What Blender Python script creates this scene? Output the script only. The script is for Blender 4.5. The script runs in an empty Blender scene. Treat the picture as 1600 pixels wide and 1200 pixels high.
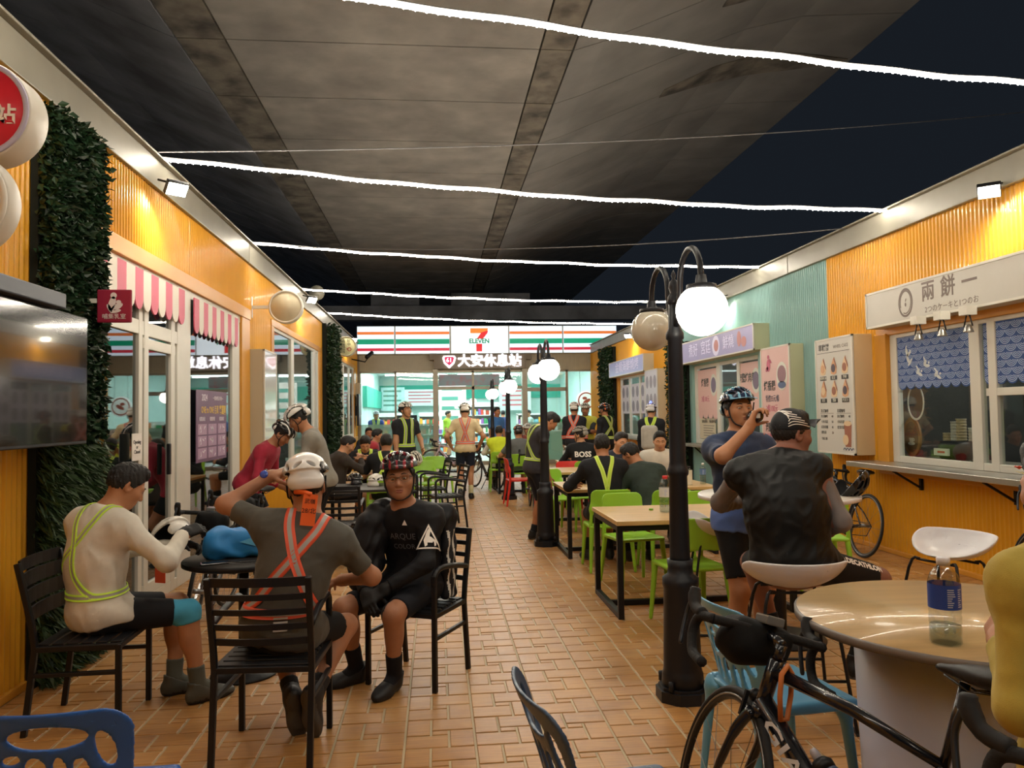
import bpy, bmesh, math, random
import numpy as np
import openvdb
from mathutils import Vector, Matrix, Euler
random.seed(7); np.random.seed(7)
PI = math.pi
SC = bpy.context.scene
COL = SC.collection

# ------------------------------------------------------------------ camera
def make_camera():
    th, ps, r = math.atan(.0393), math.atan(.0989 * math.cos(math.atan(.0393))), .015
    fw = Vector((math.sin(ps) * math.cos(th), math.cos(ps) * math.cos(th), math.sin(th)))
    rt = Vector((math.cos(ps), -math.sin(ps), 0)); up = rt.cross(fw)
    c, s = math.cos(r), math.sin(r)
    rt2 = rt * c - up * s; up2 = rt * s + up * c
    M = Matrix((rt2, up2, -fw)).transposed().to_4x4()
    M.translation = Vector((0, 0, 1.58))
    cam = bpy.data.cameras.new('camera'); o = bpy.data.objects.new('camera', cam); COL.objects.link(o)
    cam.sensor_width = 36; cam.lens = 27; cam.clip_end = 200; cam.clip_start = .05
    o.matrix_world = M; SC.camera = o
make_camera()

# ------------------------------------------------------------------ world, exposure, large lights
SC.view_settings.view_transform = 'Standard'; SC.view_settings.look = 'None'
SC.view_settings.gamma = 1; SC.view_settings.use_curve_mapping = False
SC.view_settings.exposure = EXPOSURE = 0.3
SC.cycles.use_denoising = True
SC.cycles.max_bounces = 8; SC.cycles.diffuse_bounces = 3; SC.cycles.glossy_bounces = 4
SC.cycles.transmission_bounces = 6; SC.cycles.transparent_max_bounces = 12
SC.cycles.sample_clamp_indirect = 4
SC.cycles.caustics_reflective = False; SC.cycles.caustics_refractive = False
W = bpy.data.worlds.new('night'); SC.world = W; W.use_nodes = True
W.node_tree.nodes['Background'].inputs[0].default_value = (.10, .13, .18, 1)
W.node_tree.nodes['Background'].inputs[1].default_value = .07
LED_STRENGTH = 80.0
GLOBE_STRENGTH = 12.0
FLOOD_WATT = 32.0
STORE_WATT = 420.0
FLOOD_GLOW = 40.0

def lamp(name, typ, loc, energy, color=(1, 1, 1), size=.1, rot=None, **k):
    l = bpy.data.lights.new(name, typ); l.energy = energy; l.color = color
    if typ == 'AREA':
        l.size = size
        if 'size_y' in k: l.shape = 'RECTANGLE'; l.size_y = k['size_y']
    elif typ in ('POINT', 'SPOT'): l.shadow_soft_size = size
    if typ == 'SPOT':
        l.spot_size = k.get('angle', 1.8); l.spot_blend = .8
    o = bpy.data.objects.new(name, l); COL.objects.link(o); o.location = loc
    if rot is not None: o.rotation_euler = rot
    return o

# ------------------------------------------------------------------ materials
def lin(h):
    h = h.lstrip('#'); v = [int(h[i:i + 2], 16) / 255 for i in (0, 2, 4)]
    return tuple((x / 12.92 if x <= .04045 else ((x + .055) / 1.055) ** 2.4) for x in v)
MATS = {}
def mat(name, col='#808080', rough=.5, metal=0, emit=0, ecol=None, var=0, vscale=6, bump=0, bscale=40, trans=0, alpha=1, coat=0, spec=.5, ior=1.45, stretch=None, sheen=0, dirt=None):
    """Principled material; var = lightness variation by noise, bump = fine relief, dirt = (hex, scale, amount) stains."""
    if name in MATS: return MATS[name]
    m = bpy.data.materials.new(name); m.use_nodes = True; MATS[name] = m
    nt = m.node_tree; N = nt.nodes; L = nt.links; b = N['Principled BSDF']
    c = lin(col) if isinstance(col, str) else col
    I = b.inputs
    I['Base Color'].default_value = (*c, 1); I['Roughness'].default_value = rough; I['Metallic'].default_value = metal
    I['Alpha'].default_value = alpha; I['Transmission Weight'].default_value = trans; I['IOR'].default_value = ior
    I['Coat Weight'].default_value = coat; I['Specular IOR Level'].default_value = spec
    if sheen: I['Sheen Weight'].default_value = sheen; I['Sheen Roughness'].default_value = .4
    if emit:
        e = lin(ecol) if isinstance(ecol, str) else (ecol or c)
        I['Emission Color'].default_value = (*e, 1); I['Emission Strength'].default_value = emit
    vec = None
    if var or bump or dirt:
        tc = N.new('ShaderNodeTexCoord'); vec = tc.outputs['Object']
        if stretch:
            mp = N.new('ShaderNodeMapping'); mp.inputs['Scale'].default_value = stretch
            L.new(vec, mp.inputs[0]); vec = mp.outputs[0]
    out = None
    if var:
        n = N.new('ShaderNodeTexNoise'); n.inputs['Scale'].default_value = vscale; n.inputs['Detail'].default_value = 5
        L.new(vec, n.inputs['Vector'])
        mr = N.new('ShaderNodeMapRange'); mr.inputs[1].default_value = .3; mr.inputs[2].default_value = .7
        mr.inputs[3].default_value = 1 - var; mr.inputs[4].default_value = 1 + var
        L.new(n.outputs[0], mr.inputs[0])
        mx = N.new('ShaderNodeVectorMath'); mx.operation = 'SCALE'; mx.inputs[0].default_value = c
        L.new(mr.outputs[0], mx.inputs['Scale']); out = mx.outputs[0]
    if dirt:
        n = N.new('ShaderNodeTexNoise'); n.inputs['Scale'].default_value = dirt[1]; n.inputs['Detail'].default_value = 6
        L.new(tc.outputs['Object'], n.inputs['Vector'])
        mr = N.new('ShaderNodeMapRange'); mr.inputs[1].default_value = .45; mr.inputs[2].default_value = .7
        mr.inputs[4].default_value = dirt[2]; L.new(n.outputs[0], mr.inputs[0])
        mx = N.new('ShaderNodeMix'); mx.data_type = 'RGBA'
        if out: L.new(out, mx.inputs[6])
        else: mx.inputs[6].default_value = (*c, 1)
        mx.inputs[7].default_value = (*lin(dirt[0]), 1); L.new(mr.outputs[0], mx.inputs[0]); out = mx.outputs[2]
    if out: L.new(out, I['Base Color'])
    if bump:
        n = N.new('ShaderNodeTexNoise'); n.inputs['Scale'].default_value = bscale; n.inputs['Detail'].default_value = 4
        L.new(vec, n.inputs['Vector'])
        bp = N.new('ShaderNodeBump'); bp.inputs['Strength'].default_value = bump; bp.inputs['Distance'].default_value = .01
        L.new(n.outputs[0], bp.inputs['Height']); L.new(bp.outputs[0], I['Normal'])
    return m
def cloth(col, rough=.75, **k):
    return mat('cloth_' + col.strip('#') + ('s' if rough < .6 else ''), col, rough, var=.12, vscale=9, bump=.12, bscale=420, sheen=.12 if max(lin(col)) > .06 else .02, spec=.3)
def plas(col, rough=.35): return mat('plastic_' + col.strip('#') + str(int(rough * 100)), col, rough, var=.03, vscale=3)
def paint(col, rough=.4): return mat('paint_' + col.strip('#') + str(int(rough * 100)), col, rough, var=.06, vscale=4)
def ink(col): return mat('ink_' + col.strip('#'), col, .5)
def skinm(col='#b98262'): return mat('skin_' + col.strip('#'), col, .5, var=.07, vscale=14, bump=.08, bscale=220, spec=.4)
def glass_mat(name, tint='#dfe9e6', alpha=.16, rough=.02):
    """A pane: mostly clear with a sharp fresnel reflection."""
    if name in MATS: return MATS[name]
    m = bpy.data.materials.new(name); m.use_nodes = True; MATS[name] = m
    nt = m.node_tree; N = nt.nodes; L = nt.links; N.remove(N['Principled BSDF'])
    o = N['Material Output']
    t = N.new('ShaderNodeBsdfTransparent'); t.inputs[0].default_value = (*lin(tint), 1)
    g = N.new('ShaderNodeBsdfGlossy'); g.inputs[1].default_value = rough
    f = N.new('ShaderNodeFresnel'); f.inputs[0].default_value = 1.5
    a = N.new('ShaderNodeMath'); a.operation = 'ADD'; a.use_clamp = True; a.inputs[1].default_value = alpha
    L.new(f.outputs[0], a.inputs[0])
    ge = N.new('ShaderNodeNewGeometry'); fr = N.new('ShaderNodeMath'); fr.operation = 'SUBTRACT'; fr.inputs[0].default_value = 1; L.new(ge.outputs['Backfacing'], fr.inputs[1])
    mu = N.new('ShaderNodeMath'); mu.operation = 'MULTIPLY'; L.new(a.outputs[0], mu.inputs[0]); L.new(fr.outputs[0], mu.inputs[1]); a = mu
    mx = N.new('ShaderNodeMixShader'); L.new(a.outputs[0], mx.inputs[0]); L.new(t.outputs[0], mx.inputs[1]); L.new(g.outputs[0], mx.inputs[2])
    L.new(mx.outputs[0], o.inputs[0]); return m

# ------------------------------------------------------------------ objects
def tag(o, label=None, cat=None, group=None, kind=None):
    if label: o['label'] = label
    if cat: o['category'] = cat
    if group: o['group'] = group
    if kind: o['kind'] = kind
    return o
def empty(name, loc=(0, 0, 0), rz=0, label=None, cat=None, group=None):
    o = bpy.data.objects.new(name, None); COL.objects.link(o); o.location = loc; o.rotation_euler = (0, 0, rz)
    o.empty_display_size = .1
    return tag(o, label, cat, group)
def link(name, me, parent=None, M=None):
    o = bpy.data.objects.new(name, me); COL.objects.link(o)
    if parent is not None: o.parent = parent
    if M is not None: o.matrix_local = M
    return o
def kids(o): return [c for c in COL.objects if c.parent == o]
def copy_tree(o, loc=None, rz=None, label=None, group=None, childmap=None):
    if childmap is None:
        childmap = {}
        for c in COL.objects:
            if c.parent is not None: childmap.setdefault(c.parent.name, []).append(c)
    def rec(src, parent):
        c = src.copy(); COL.objects.link(c)
        if parent is not None: c.parent = parent
        for ch in childmap.get(src.name, []): rec(ch, c)
        return c
    c = rec(o, None)
    if loc is not None: c.location = loc
    if rz is not None: c.rotation_euler = (0, 0, rz)
    if label: c['label'] = label
    if group: c['group'] = group
    return c

class MB:
    """Collects shapes, then build() links them as one mesh object. Material index per face."""
    def __init__(s): s.v = []; s.f = []; s.m = []; s.mats = []; s.cur = 0; s.sm = []; s.smooth = False
    def use(s, m, smooth=None):
        if m not in s.mats: s.mats.append(m)
        s.cur = s.mats.index(m)
        if smooth is not None: s.smooth = smooth
        return s
    def add(s, vs, fs, smooth=None):
        k = len(s.v); s.v += [tuple(v) for v in vs]
        for f in fs: s.f.append(tuple(i + k for i in f)); s.m.append(s.cur); s.sm.append(s.smooth if smooth is None else smooth)
        return s
    def box(s, x0, x1, y0, y1, z0, z1, M=None):
        vs = [Vector((x, y, z)) for z in (z0, z1) for y in (y0, y1) for x in (x0, x1)]
        if M is not None: vs = [M @ v for v in vs]
        return s.add(vs, [(0, 2, 3, 1), (4, 5, 7, 6), (0, 1, 5, 4), (2, 6, 7, 3), (0, 4, 6, 2), (1, 3, 7, 5)], False)
    def bbox(s, x0, x1, y0, y1, z0, z1, b=.01, M=None):
        """box with bevelled edges"""
        bm = bmesh.new(); bmesh.ops.create_cube(bm, size=1)
        for v in bm.verts: v.co = Vector(((x0 + x1) / 2 + v.co.x * (x1 - x0), (y0 + y1) / 2 + v.co.y * (y1 - y0), (z0 + z1) / 2 + v.co.z * (z1 - z0)))
        bmesh.ops.bevel(bm, geom=bm.edges[:], offset=b, segments=2, profile=.6, affect='EDGES')
        bm.verts.index_update()
        s.add([(M @ v.co) if M is not None else v.co for v in bm.verts], [[v.index for v in f.verts] for f in bm.faces], False); bm.free(); return s
    def bar(s, a, b, w, d=None, up=(0, 0, 1), ext=0):
        """square bar from a to b"""
        a, b = Vector(a), Vector(b); d = d or w; t = (b - a).normalized(); a = a - t * ext; b = b + t * ext
        u = Vector(up)
        if abs(t.dot(u)) > .95: u = Vector((0, 1, 0))
        x = t.cross(u).normalized(); y = x.cross(t).normalized()
        vs = [p + x * i * w / 2 + y * j * d / 2 for p in (a, b) for i, j in ((-1, -1), (1, -1), (1, 1), (-1, 1))]
        return s.add(vs, [(0, 1, 2, 3), (7, 6, 5, 4), (0, 4, 5, 1), (1, 5, 6, 2), (2, 6, 7, 3), (3, 7, 4, 0)], False)
    def tube(s, pts, r, n=10, closed=False, caps=True):
        """swept tube; r float or list of radii"""
        P = [Vector(p) for p in pts]; k = len(P); R = r if isinstance(r, (list, tuple)) else [r] * k
        vs, fs = [], []; prev = None
        for i, p in enumerate(P):
            if closed: t = P[(i + 1) % k] - P[i - 1]
            else: t = P[min(i + 1, k - 1)] - P[max(i - 1, 0)]
            t.normalize()
            if prev is None:
                u = Vector((0, 0, 1)) if abs(t.z) < .9 else Vector((1, 0, 0)); x = t.cross(u).normalized()
            else: x = (prev - t * prev.dot(t)).normalized()
            prev = x; y = t.cross(x)
            for j in range(n):
                a = 2 * PI * j / n; vs.append(p + (x * math.cos(a) + y * math.sin(a)) * R[i])
        for i in range(k if closed else k - 1):
            for j in range(n):
                a, b = i * n + j, i * n + (j + 1) % n; c, d = ((i + 1) % k) * n + (j + 1) % n, ((i + 1) % k) * n + j
                fs.append((a, b, c, d))
        if caps and not closed: fs += [tuple(range(n))[::-1], tuple((k - 1) * n + j for j in range(n))]
        return s.add(vs, fs, True)
    def lathe(s, prof, n=24, M=None, cap=True, smooth=True):
        vs, fs = [], []
        for r, z in prof:
            for j in range(n):
                a = 2 * PI * j / n; v = Vector((r * math.cos(a), r * math.sin(a), z)); vs.append(M @ v if M is not None else v)
        for i in range(len(prof) - 1):
            for j in range(n): fs.append((i * n + j, i * n + (j + 1) % n, (i + 1) * n + (j + 1) % n, (i + 1) * n + j))
        if cap: fs += [tuple(range(n))[::-1], tuple((len(prof) - 1) * n + j for j in range(n))]
        return s.add(vs, fs, smooth)
    def ball(s, c, r, n=12, sc=(1, 1, 1), M=None):
        k = max(6, n // 2); pr = []
        vs, fs = [], []
        for i in range(k + 1):
            t = PI * i / k
            for j in range(n):
                a = 2 * PI * j / n
                v = Vector((r * sc[0] * math.sin(t) * math.cos(a), r * sc[1] * math.sin(t) * math.sin(a), r * sc[2] * math.cos(t)))
                if M is not None: v = M @ v
                vs.append(v + Vector(c))
        for i in range(k):
            for j in range(n): fs.append((i * n + j, (i + 1) * n + j, (i + 1) * n + (j + 1) % n, i * n + (j + 1) % n))
        return s.add(vs, fs, True)
    def prism(s, pts, z0, z1, M=None, smooth=False):
        """extrude a 2D polygon between z0 and z1"""
        n = len(pts); vs = [Vector((x, y, z)) for z in (z0, z1) for x, y in pts]
        if M is not None: vs = [M @ v for v in vs]
        fs = [tuple(range(n))[::-1], tuple(range(n, 2 * n))] + [(i, (i + 1) % n, n + (i + 1) % n, n + i) for i in range(n)]
        return s.add(vs, fs, smooth)
    def disc(s, c, r, M, n=24, t=.002):
        pts = [(c[0] + r * math.cos(2 * PI * i / n), c[1] + r * math.sin(2 * PI * i / n)) for i in range(n)]
        return s.prism(pts, 0, t, M)
    def mesh(s, name='m'):
        me = bpy.data.meshes.new(name); me.from_pydata([tuple(v) for v in s.v], [], s.f)
        for m in s.mats: me.materials.append(m)
        me.polygons.foreach_set('material_index', s.m); me.polygons.foreach_set('use_smooth', s.sm); me.update(); return me
    def build(s, name, parent=None, m=None, M=None):
        if m is not None and not s.mats: s.mats = [m]
        return link(name, s.mesh(name), parent, M)
def one(name, m, fn, parent=None, M=None):
    b = MB(); b.use(m); fn(b); return b.build(name, parent, M=M)
def bevel(o, w=.004, seg=2):
    md = o.modifiers.new('bevel', 'BEVEL'); md.width = w; md.segments = seg; md.limit_method = 'ANGLE'; md.angle_limit = .7; return o
def T(x, y, z): return Matrix.Translation((x, y, z))
def basis(o, x, y):
    """frame with origin o, x and y axes (z = x cross y)"""
    x = Vector(x).normalized(); y = Vector(y).normalized(); z = x.cross(y).normalized(); y = z.cross(x)
    M = Matrix((x, y, z)).transposed().to_4x4(); M.translation = Vector(o); return M
def spline(pts, n=8, closed=False):
    """Catmull-Rom"""
    P = [Vector(p) for p in pts]; k = len(P); out = []
    for i in range(k if closed else k - 1):
        p0 = P[i - 1] if (closed or i > 0) else P[0]; p1 = P[i]; p2 = P[(i + 1) % k]
        p3 = P[(i + 2) % k] if (closed or i + 2 < k) else P[-1]
        for j in range(n):
            t = j / n
            out.append(.5 * ((2 * p1) + (p2 - p0) * t + (2 * p0 - 5 * p1 + 4 * p2 - p3) * t * t + (3 * p1 - p0 - 3 * p2 + p3) * t ** 3))
    if not closed: out.append(P[-1])
    return out
_txt = {}
def text(name, body, size, m, parent, M, ext=.002, align='CENTER', sx=1, bold=0):
    """lettering as a mesh; M places it (x along the line, y up, z out of the surface)"""
    key = (body, size, align, ext, sx, bold)
    if key not in _txt:
        c = bpy.data.curves.new('t', 'FONT'); c.body = body; c.size = size; c.extrude = ext; c.align_x = align; c.align_y = 'CENTER'
        c.resolution_u = 2; c.offset = bold
        o = bpy.data.objects.new('t', c); COL.objects.link(o)
        dg = bpy.context.evaluated_depsgraph_get(); me = bpy.data.meshes.new_from_object(o.evaluated_get(dg))
        bpy.data.objects.remove(o); me.materials.clear(); me.materials.append(m)
        if sx != 1:
            for v in me.vertices: v.co.x *= sx
        _txt[key] = me; return link(name, me, parent, M)
    o = link(name, _txt[key], parent, M); o.material_slots[0].link = 'OBJECT'; o.material_slots[0].material = m; return o

# ------------------------------------------------------------------ signed-distance shapes (meshed with openvdb)
class Sdf:
    """A smooth union of simple solids on a grid; ops run in order."""
    def __init__(s): s.p = []
    def _add(s, fn, lo, hi, k, op): s.p.append((fn, np.array(lo, float), np.array(hi, float), k, op)); return s
    def cone(s, a, b, ra, rb=None, k=.02, op='+', side=None, dr=1.0, cuts=()):
        """round cone a-b; with side vector, depth ratio dr makes it elliptic; cuts = [(point, normal)] planes"""
        a, b = np.array(a, float), np.array(b, float); rb = ra if rb is None else rb; ab = b - a; L2 = max(ab @ ab, 1e-9)
        R = max(ra, rb); lo, hi = np.minimum(a, b) - R, np.maximum(a, b) + R
        if side is not None:
            ax = ab / math.sqrt(L2); sd = np.array(side, float); sd = sd - ax * (sd @ ax); sd /= np.linalg.norm(sd); dp = np.cross(ax, sd)
        cuts = [(np.array(p, float), np.array(n, float) / np.linalg.norm(n)) for p, n in cuts]
        def fn(P):
            q = P - a; t = np.clip(q @ ab / L2, 0, 1); r = ra + (rb - ra) * t; q = q - t[:, None] * ab
            if side is None: d = np.sqrt((q * q).sum(1)) - r
            else:
                dd = q @ dp; e2 = (q * q).sum(1) - dd * dd
                d = (np.sqrt(np.maximum(e2, 0) + (dd / dr) ** 2) - r) * min(1, .5 + dr / 2)
            for p0, n in cuts: d = np.maximum(d, (P - p0) @ n)
            return d
        return s._add(fn, lo, hi, k, op)
    def ell(s, c, r, R=None, k=.02, op='+', cuts=()):
        c = np.array(c, float); r = np.array(r, float); Rm = np.eye(3) if R is None else np.array(R, float); e = np.abs(Rm) @ r
        cuts = [(np.array(p, float), np.array(n, float) / np.linalg.norm(n)) for p, n in cuts]
        def fn(P):
            q = (P - c) @ Rm; l = np.sqrt(((q / r) ** 2).sum(1)); g = np.sqrt(((q / r ** 2) ** 2).sum(1))
            d = l * (l - 1) / np.maximum(g, 1e-6)
            for p0, n in cuts: d = np.maximum(d, (P - p0) @ n)
            return d
        return s._add(fn, c - e, c + e, k, op)
    def rbox(s, c, h, r=.01, R=None, k=.01, op='+'):
        c = np.array(c, float); h = np.array(h, float); Rm = np.eye(3) if R is None else np.array(R, float); e = np.abs(Rm) @ h
        def fn(P):
            q = np.abs((P - c) @ Rm) - (h - r); return np.sqrt((np.maximum(q, 0) ** 2).sum(1)) + np.minimum(q.max(1), 0) - r
        return s._add(fn, c - e, c + e, k, op)
    def raw(s, fn, lo, hi, k=.01, op='+'): return s._add(fn, lo, hi, k, op)
    def bounds(s):
        A = [p for p in s.p if p[4] == '+']; return np.min([p[1] for p in A], 0), np.max([p[2] for p in A], 0)
    def at(s, P):
        P = np.atleast_2d(np.array(P, float)); D = np.full(len(P), 9.0)
        for fn, lo, hi, k, op in s.p: D = _comb(D, fn(P), k, op)
        return D
    def grid(s, h, noise=None):
        lo, hi = s.bounds(); lo = lo - 4 * h; n = np.ceil((hi - lo) / h).astype(int) + 5
        D = np.full(n, 4 * h, np.float32); ax = [lo[i] + h * np.arange(n[i]) for i in range(3)]
        for fn, l, u, k, op in s.p:
            m = 3 * h + k
            i0 = np.maximum(np.floor((l - m - lo) / h).astype(int), 0); i1 = np.minimum(np.ceil((u + m - lo) / h).astype(int) + 1, n)
            if (i1 <= i0).any(): continue
            g = np.meshgrid(*[ax[i][i0[i]:i1[i]] for i in range(3)], indexing='ij'); sh = g[0].shape
            d = fn(np.stack([q.ravel() for q in g], 1)).reshape(sh)
            sl = tuple(slice(i0[i], i1[i]) for i in range(3)); D[sl] = _comb(D[sl], d, k, op)
        if noise is not None:
            idx = np.argwhere(np.abs(D) < 3 * h)
            P = lo + idx * h; D[tuple(idx.T)] += noise(P).astype(np.float32)
        return np.clip(D, -4 * h, 4 * h).astype(np.float32), lo
    def mesh(s, name, h, mats, pick=None, noise=None, adapt=.0):
        D, lo = s.grid(h, noise)
        g = openvdb.FloatGrid(4 * h); g.copyFromArray(D); g.gridClass = openvdb.GridClass.LEVEL_SET
        g.transform = openvdb.createLinearTransform(voxelSize=h)
        P, Tr, Q = g.convertToPolygons(isovalue=0, adaptivity=adapt)
        P = np.asarray(P, float) + lo
        F = np.concatenate([np.asarray(Q, int).reshape(-1, 4).ravel(), np.asarray(Tr, int).reshape(-1, 3).ravel()]).astype(np.int32)
        nq, ntr = len(Q), len(Tr)
        me = bpy.data.meshes.new(name); me.vertices.add(len(P)); me.vertices.foreach_set('co', P.astype(np.float32).ravel())
        me.loops.add(len(F)); me.loops.foreach_set('vertex_index', F); me.polygons.add(nq + ntr)
        st = np.concatenate([np.arange(nq) * 4, nq * 4 + np.arange(ntr) * 3]).astype(np.int32)
        me.polygons.foreach_set('loop_start', st)
        me.polygons.foreach_set('use_smooth', np.ones(nq + ntr, bool))
        for m in mats: me.materials.append(m)
        me.update(calc_edges=True); me.validate()
        if pick is not None and len(me.polygons):
            C = np.empty(len(me.polygons) * 3, np.float32); me.polygons.foreach_get('center', C)
            me.polygons.foreach_set('material_index', np.asarray(pick(C.reshape(-1, 3)), np.int32))
        me.flip_normals()
        return me
def _comb(A, d, k, op):
    if op == '+':
        if k <= 0: return np.minimum(A, d)
        h = np.maximum(k - np.abs(A - d), 0) / k; return np.minimum(A, d) - h * h * k * .25
    d = -d
    if k <= 0: return np.maximum(A, d)
    h = np.maximum(k - np.abs(A - d), 0) / k; return np.maximum(A, d) + h * h * k * .25
# ================================================================== SETTING
XL, XR, YS = -2.45, 4.95, 24.3
ORANGE = mat('orange_sheet', '#e8a92f', .28, var=.05, vscale=2, coat=.25)
ORANGE2 = mat('orange_trim', '#dc9a36', .4, var=.04, vscale=3)
TEAL = mat('teal_sheet', '#8bb8b6', .28, var=.05, vscale=2, coat=.25)
WHITE = mat('white_frame', '#dedbd0', .4, var=.03, vscale=3)
CREAM = mat('cream_case', '#cfc4a6', .5, var=.05, vscale=3)
GREYB = mat('beam_metal', '#8f8c80', .45, var=.08, vscale=3)
BLACKM = mat('black_metal', '#17181c', .42, var=.15, vscale=6, spec=.4)
STEEL = mat('brushed_steel', '#b9b6ae', .3, .8, var=.08, vscale=8, stretch=(1, 20, 20))
GLASS = glass_mat('clear_pane', '#f3f8f6', .05)
GLASSD = glass_mat('smoky_pane', '#b4bcba', .2)
INKD, INKG, INKR = ink('#332f2c'), ink('#7a706a'), ink('#c43a3a')

# ---- floor: pinwheel paving, five tiles to a square
def floor_tile_mat():
    m = bpy.data.materials.new('terracotta_tile'); m.use_nodes = True; nt = m.node_tree; N = nt.nodes; L = nt.links; b = N['Principled BSDF']
    ge = N.new('ShaderNodeNewGeometry')
    mp = N.new('ShaderNodeMapping'); mp.inputs['Scale'].default_value = (3, 45, 3); L.new(ge.outputs['Position'], mp.inputs[0])
    n1 = N.new('ShaderNodeTexNoise'); n1.inputs['Scale'].default_value = 1.5; n1.inputs['Detail'].default_value = 6; L.new(mp.outputs[0], n1.inputs['Vector'])
    n2 = N.new('ShaderNodeTexNoise'); n2.inputs['Scale'].default_value = 3.2; n2.inputs['Detail'].default_value = 3; L.new(ge.outputs['Position'], n2.inputs['Vector'])
    ad = N.new('ShaderNodeMath'); ad.operation = 'ADD'; L.new(n1.outputs[0], ad.inputs[0]); L.new(n2.outputs[0], ad.inputs[1])
    cr = N.new('ShaderNodeValToRGB'); e = cr.color_ramp.elements
    e[0].position = .3; e[0].color = (*lin('#96683e'), 1); e[1].position = .72; e[1].color = (*lin('#cc9c60'), 1)
    x = cr.color_ramp.elements.new(.52); x.color = (*lin('#b5844b'), 1)
    hv = N.new('ShaderNodeMath'); hv.operation = 'MULTIPLY'; hv.inputs[1].default_value = .5; L.new(ad.outputs[0], hv.inputs[0]); L.new(hv.outputs[0], cr.inputs[0])
    L.new(cr.outputs[0], b.inputs['Base Color'])
    mr = N.new('ShaderNodeMapRange'); mr.inputs[3].default_value = .26; mr.inputs[4].default_value = .5; L.new(n2.outputs[0], mr.inputs[0]); L.new(mr.outputs[0], b.inputs['Roughness'])
    bp = N.new('ShaderNodeBump'); bp.inputs['Strength'].default_value = .3; bp.inputs['Distance'].default_value = .004
    L.new(n1.outputs[0], bp.inputs['Height']); L.new(bp.outputs[0], b.inputs['Normal']); return m
TILE = floor_tile_mat()
GROUT = mat('grout', '#bcab8a', .6, var=.15, vscale=5)
def build_floor():
    fl = one('floor', GROUT, lambda b: b.box(-3.2, 6.0, -2, YS, -.08, -.005)); tag(fl, kind='structure')
    P = .34; a, c = .37, .63; d, e = .42, .58
    rects = [(0, c, 0, d), (c, 1, 0, e), (a, 1, e, 1), (0, a, d, 1), (a, c, d, e)]
    g = .0058
    def piece(b, x0, x1, y0, y1, h):
        b.add([(x0, y0, -.006), (x1, y0, -.006), (x1, y1, -.006), (x0, y1, -.006), (x0, y0, h - .0025), (x1, y0, h - .0025), (x1, y1, h - .0025), (x0, y1, h - .0025),
               (x0 + .003, y0 + .003, h), (x1 - .003, y0 + .003, h), (x1 - .003, y1 - .003, h), (x0 + .003, y1 - .003, h)],
              [(0, 1, 5, 4), (1, 2, 6, 5), (2, 3, 7, 6), (3, 0, 4, 7), (4, 5, 9, 8), (5, 6, 10, 9), (6, 7, 11, 10), (7, 4, 8, 11), (8, 9, 10, 11)], False)
    me = []
    for r in rects:
        b = MB(); b.use(TILE); w, h = (r[1] - r[0]) * P, (r[3] - r[2]) * P
        piece(b, g, w - g, g, h - g, 0); me.append(b.mesh('tile'))
    mods = [(i, j) for i in range(-9, 15) for j in range(-4, 72)]
    def vis(i, j):
        x, y = .17 + (i + .5) * P, (j + .5) * P
        return y > 3.35 and -.66 < x / y - .1 < .66
    near = sorted([m for m in mods if vis(*m)], key=lambda m: ((m[0] + .5) * P + .17 - .35) ** 2 + ((m[1] + .5) * P) ** 2)[:60]
    ns = set(near); R = random.Random(3)
    for i, j in near:
        for k, r in enumerate(rects):
            o = link('tile', me[k], fl); o.location = (.17 + i * P + r[0] * P, j * P + r[2] * P, R.uniform(-.0012, .0012))
    b = MB(); b.use(TILE)
    for i, j in mods:
        if (i, j) in ns: continue
        for r in rects:
            x, y = .17 + i * P, j * P
            if -2.46 - .35 < x < XR + .9: piece(b, x + r[0] * P + g, x + r[1] * P - g, y + r[2] * P + g, y + r[3] * P - g, R.uniform(-.0012, .0012))
    o = b.build('far_tiles', fl); tag(o, kind='stuff')
build_floor()

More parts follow.
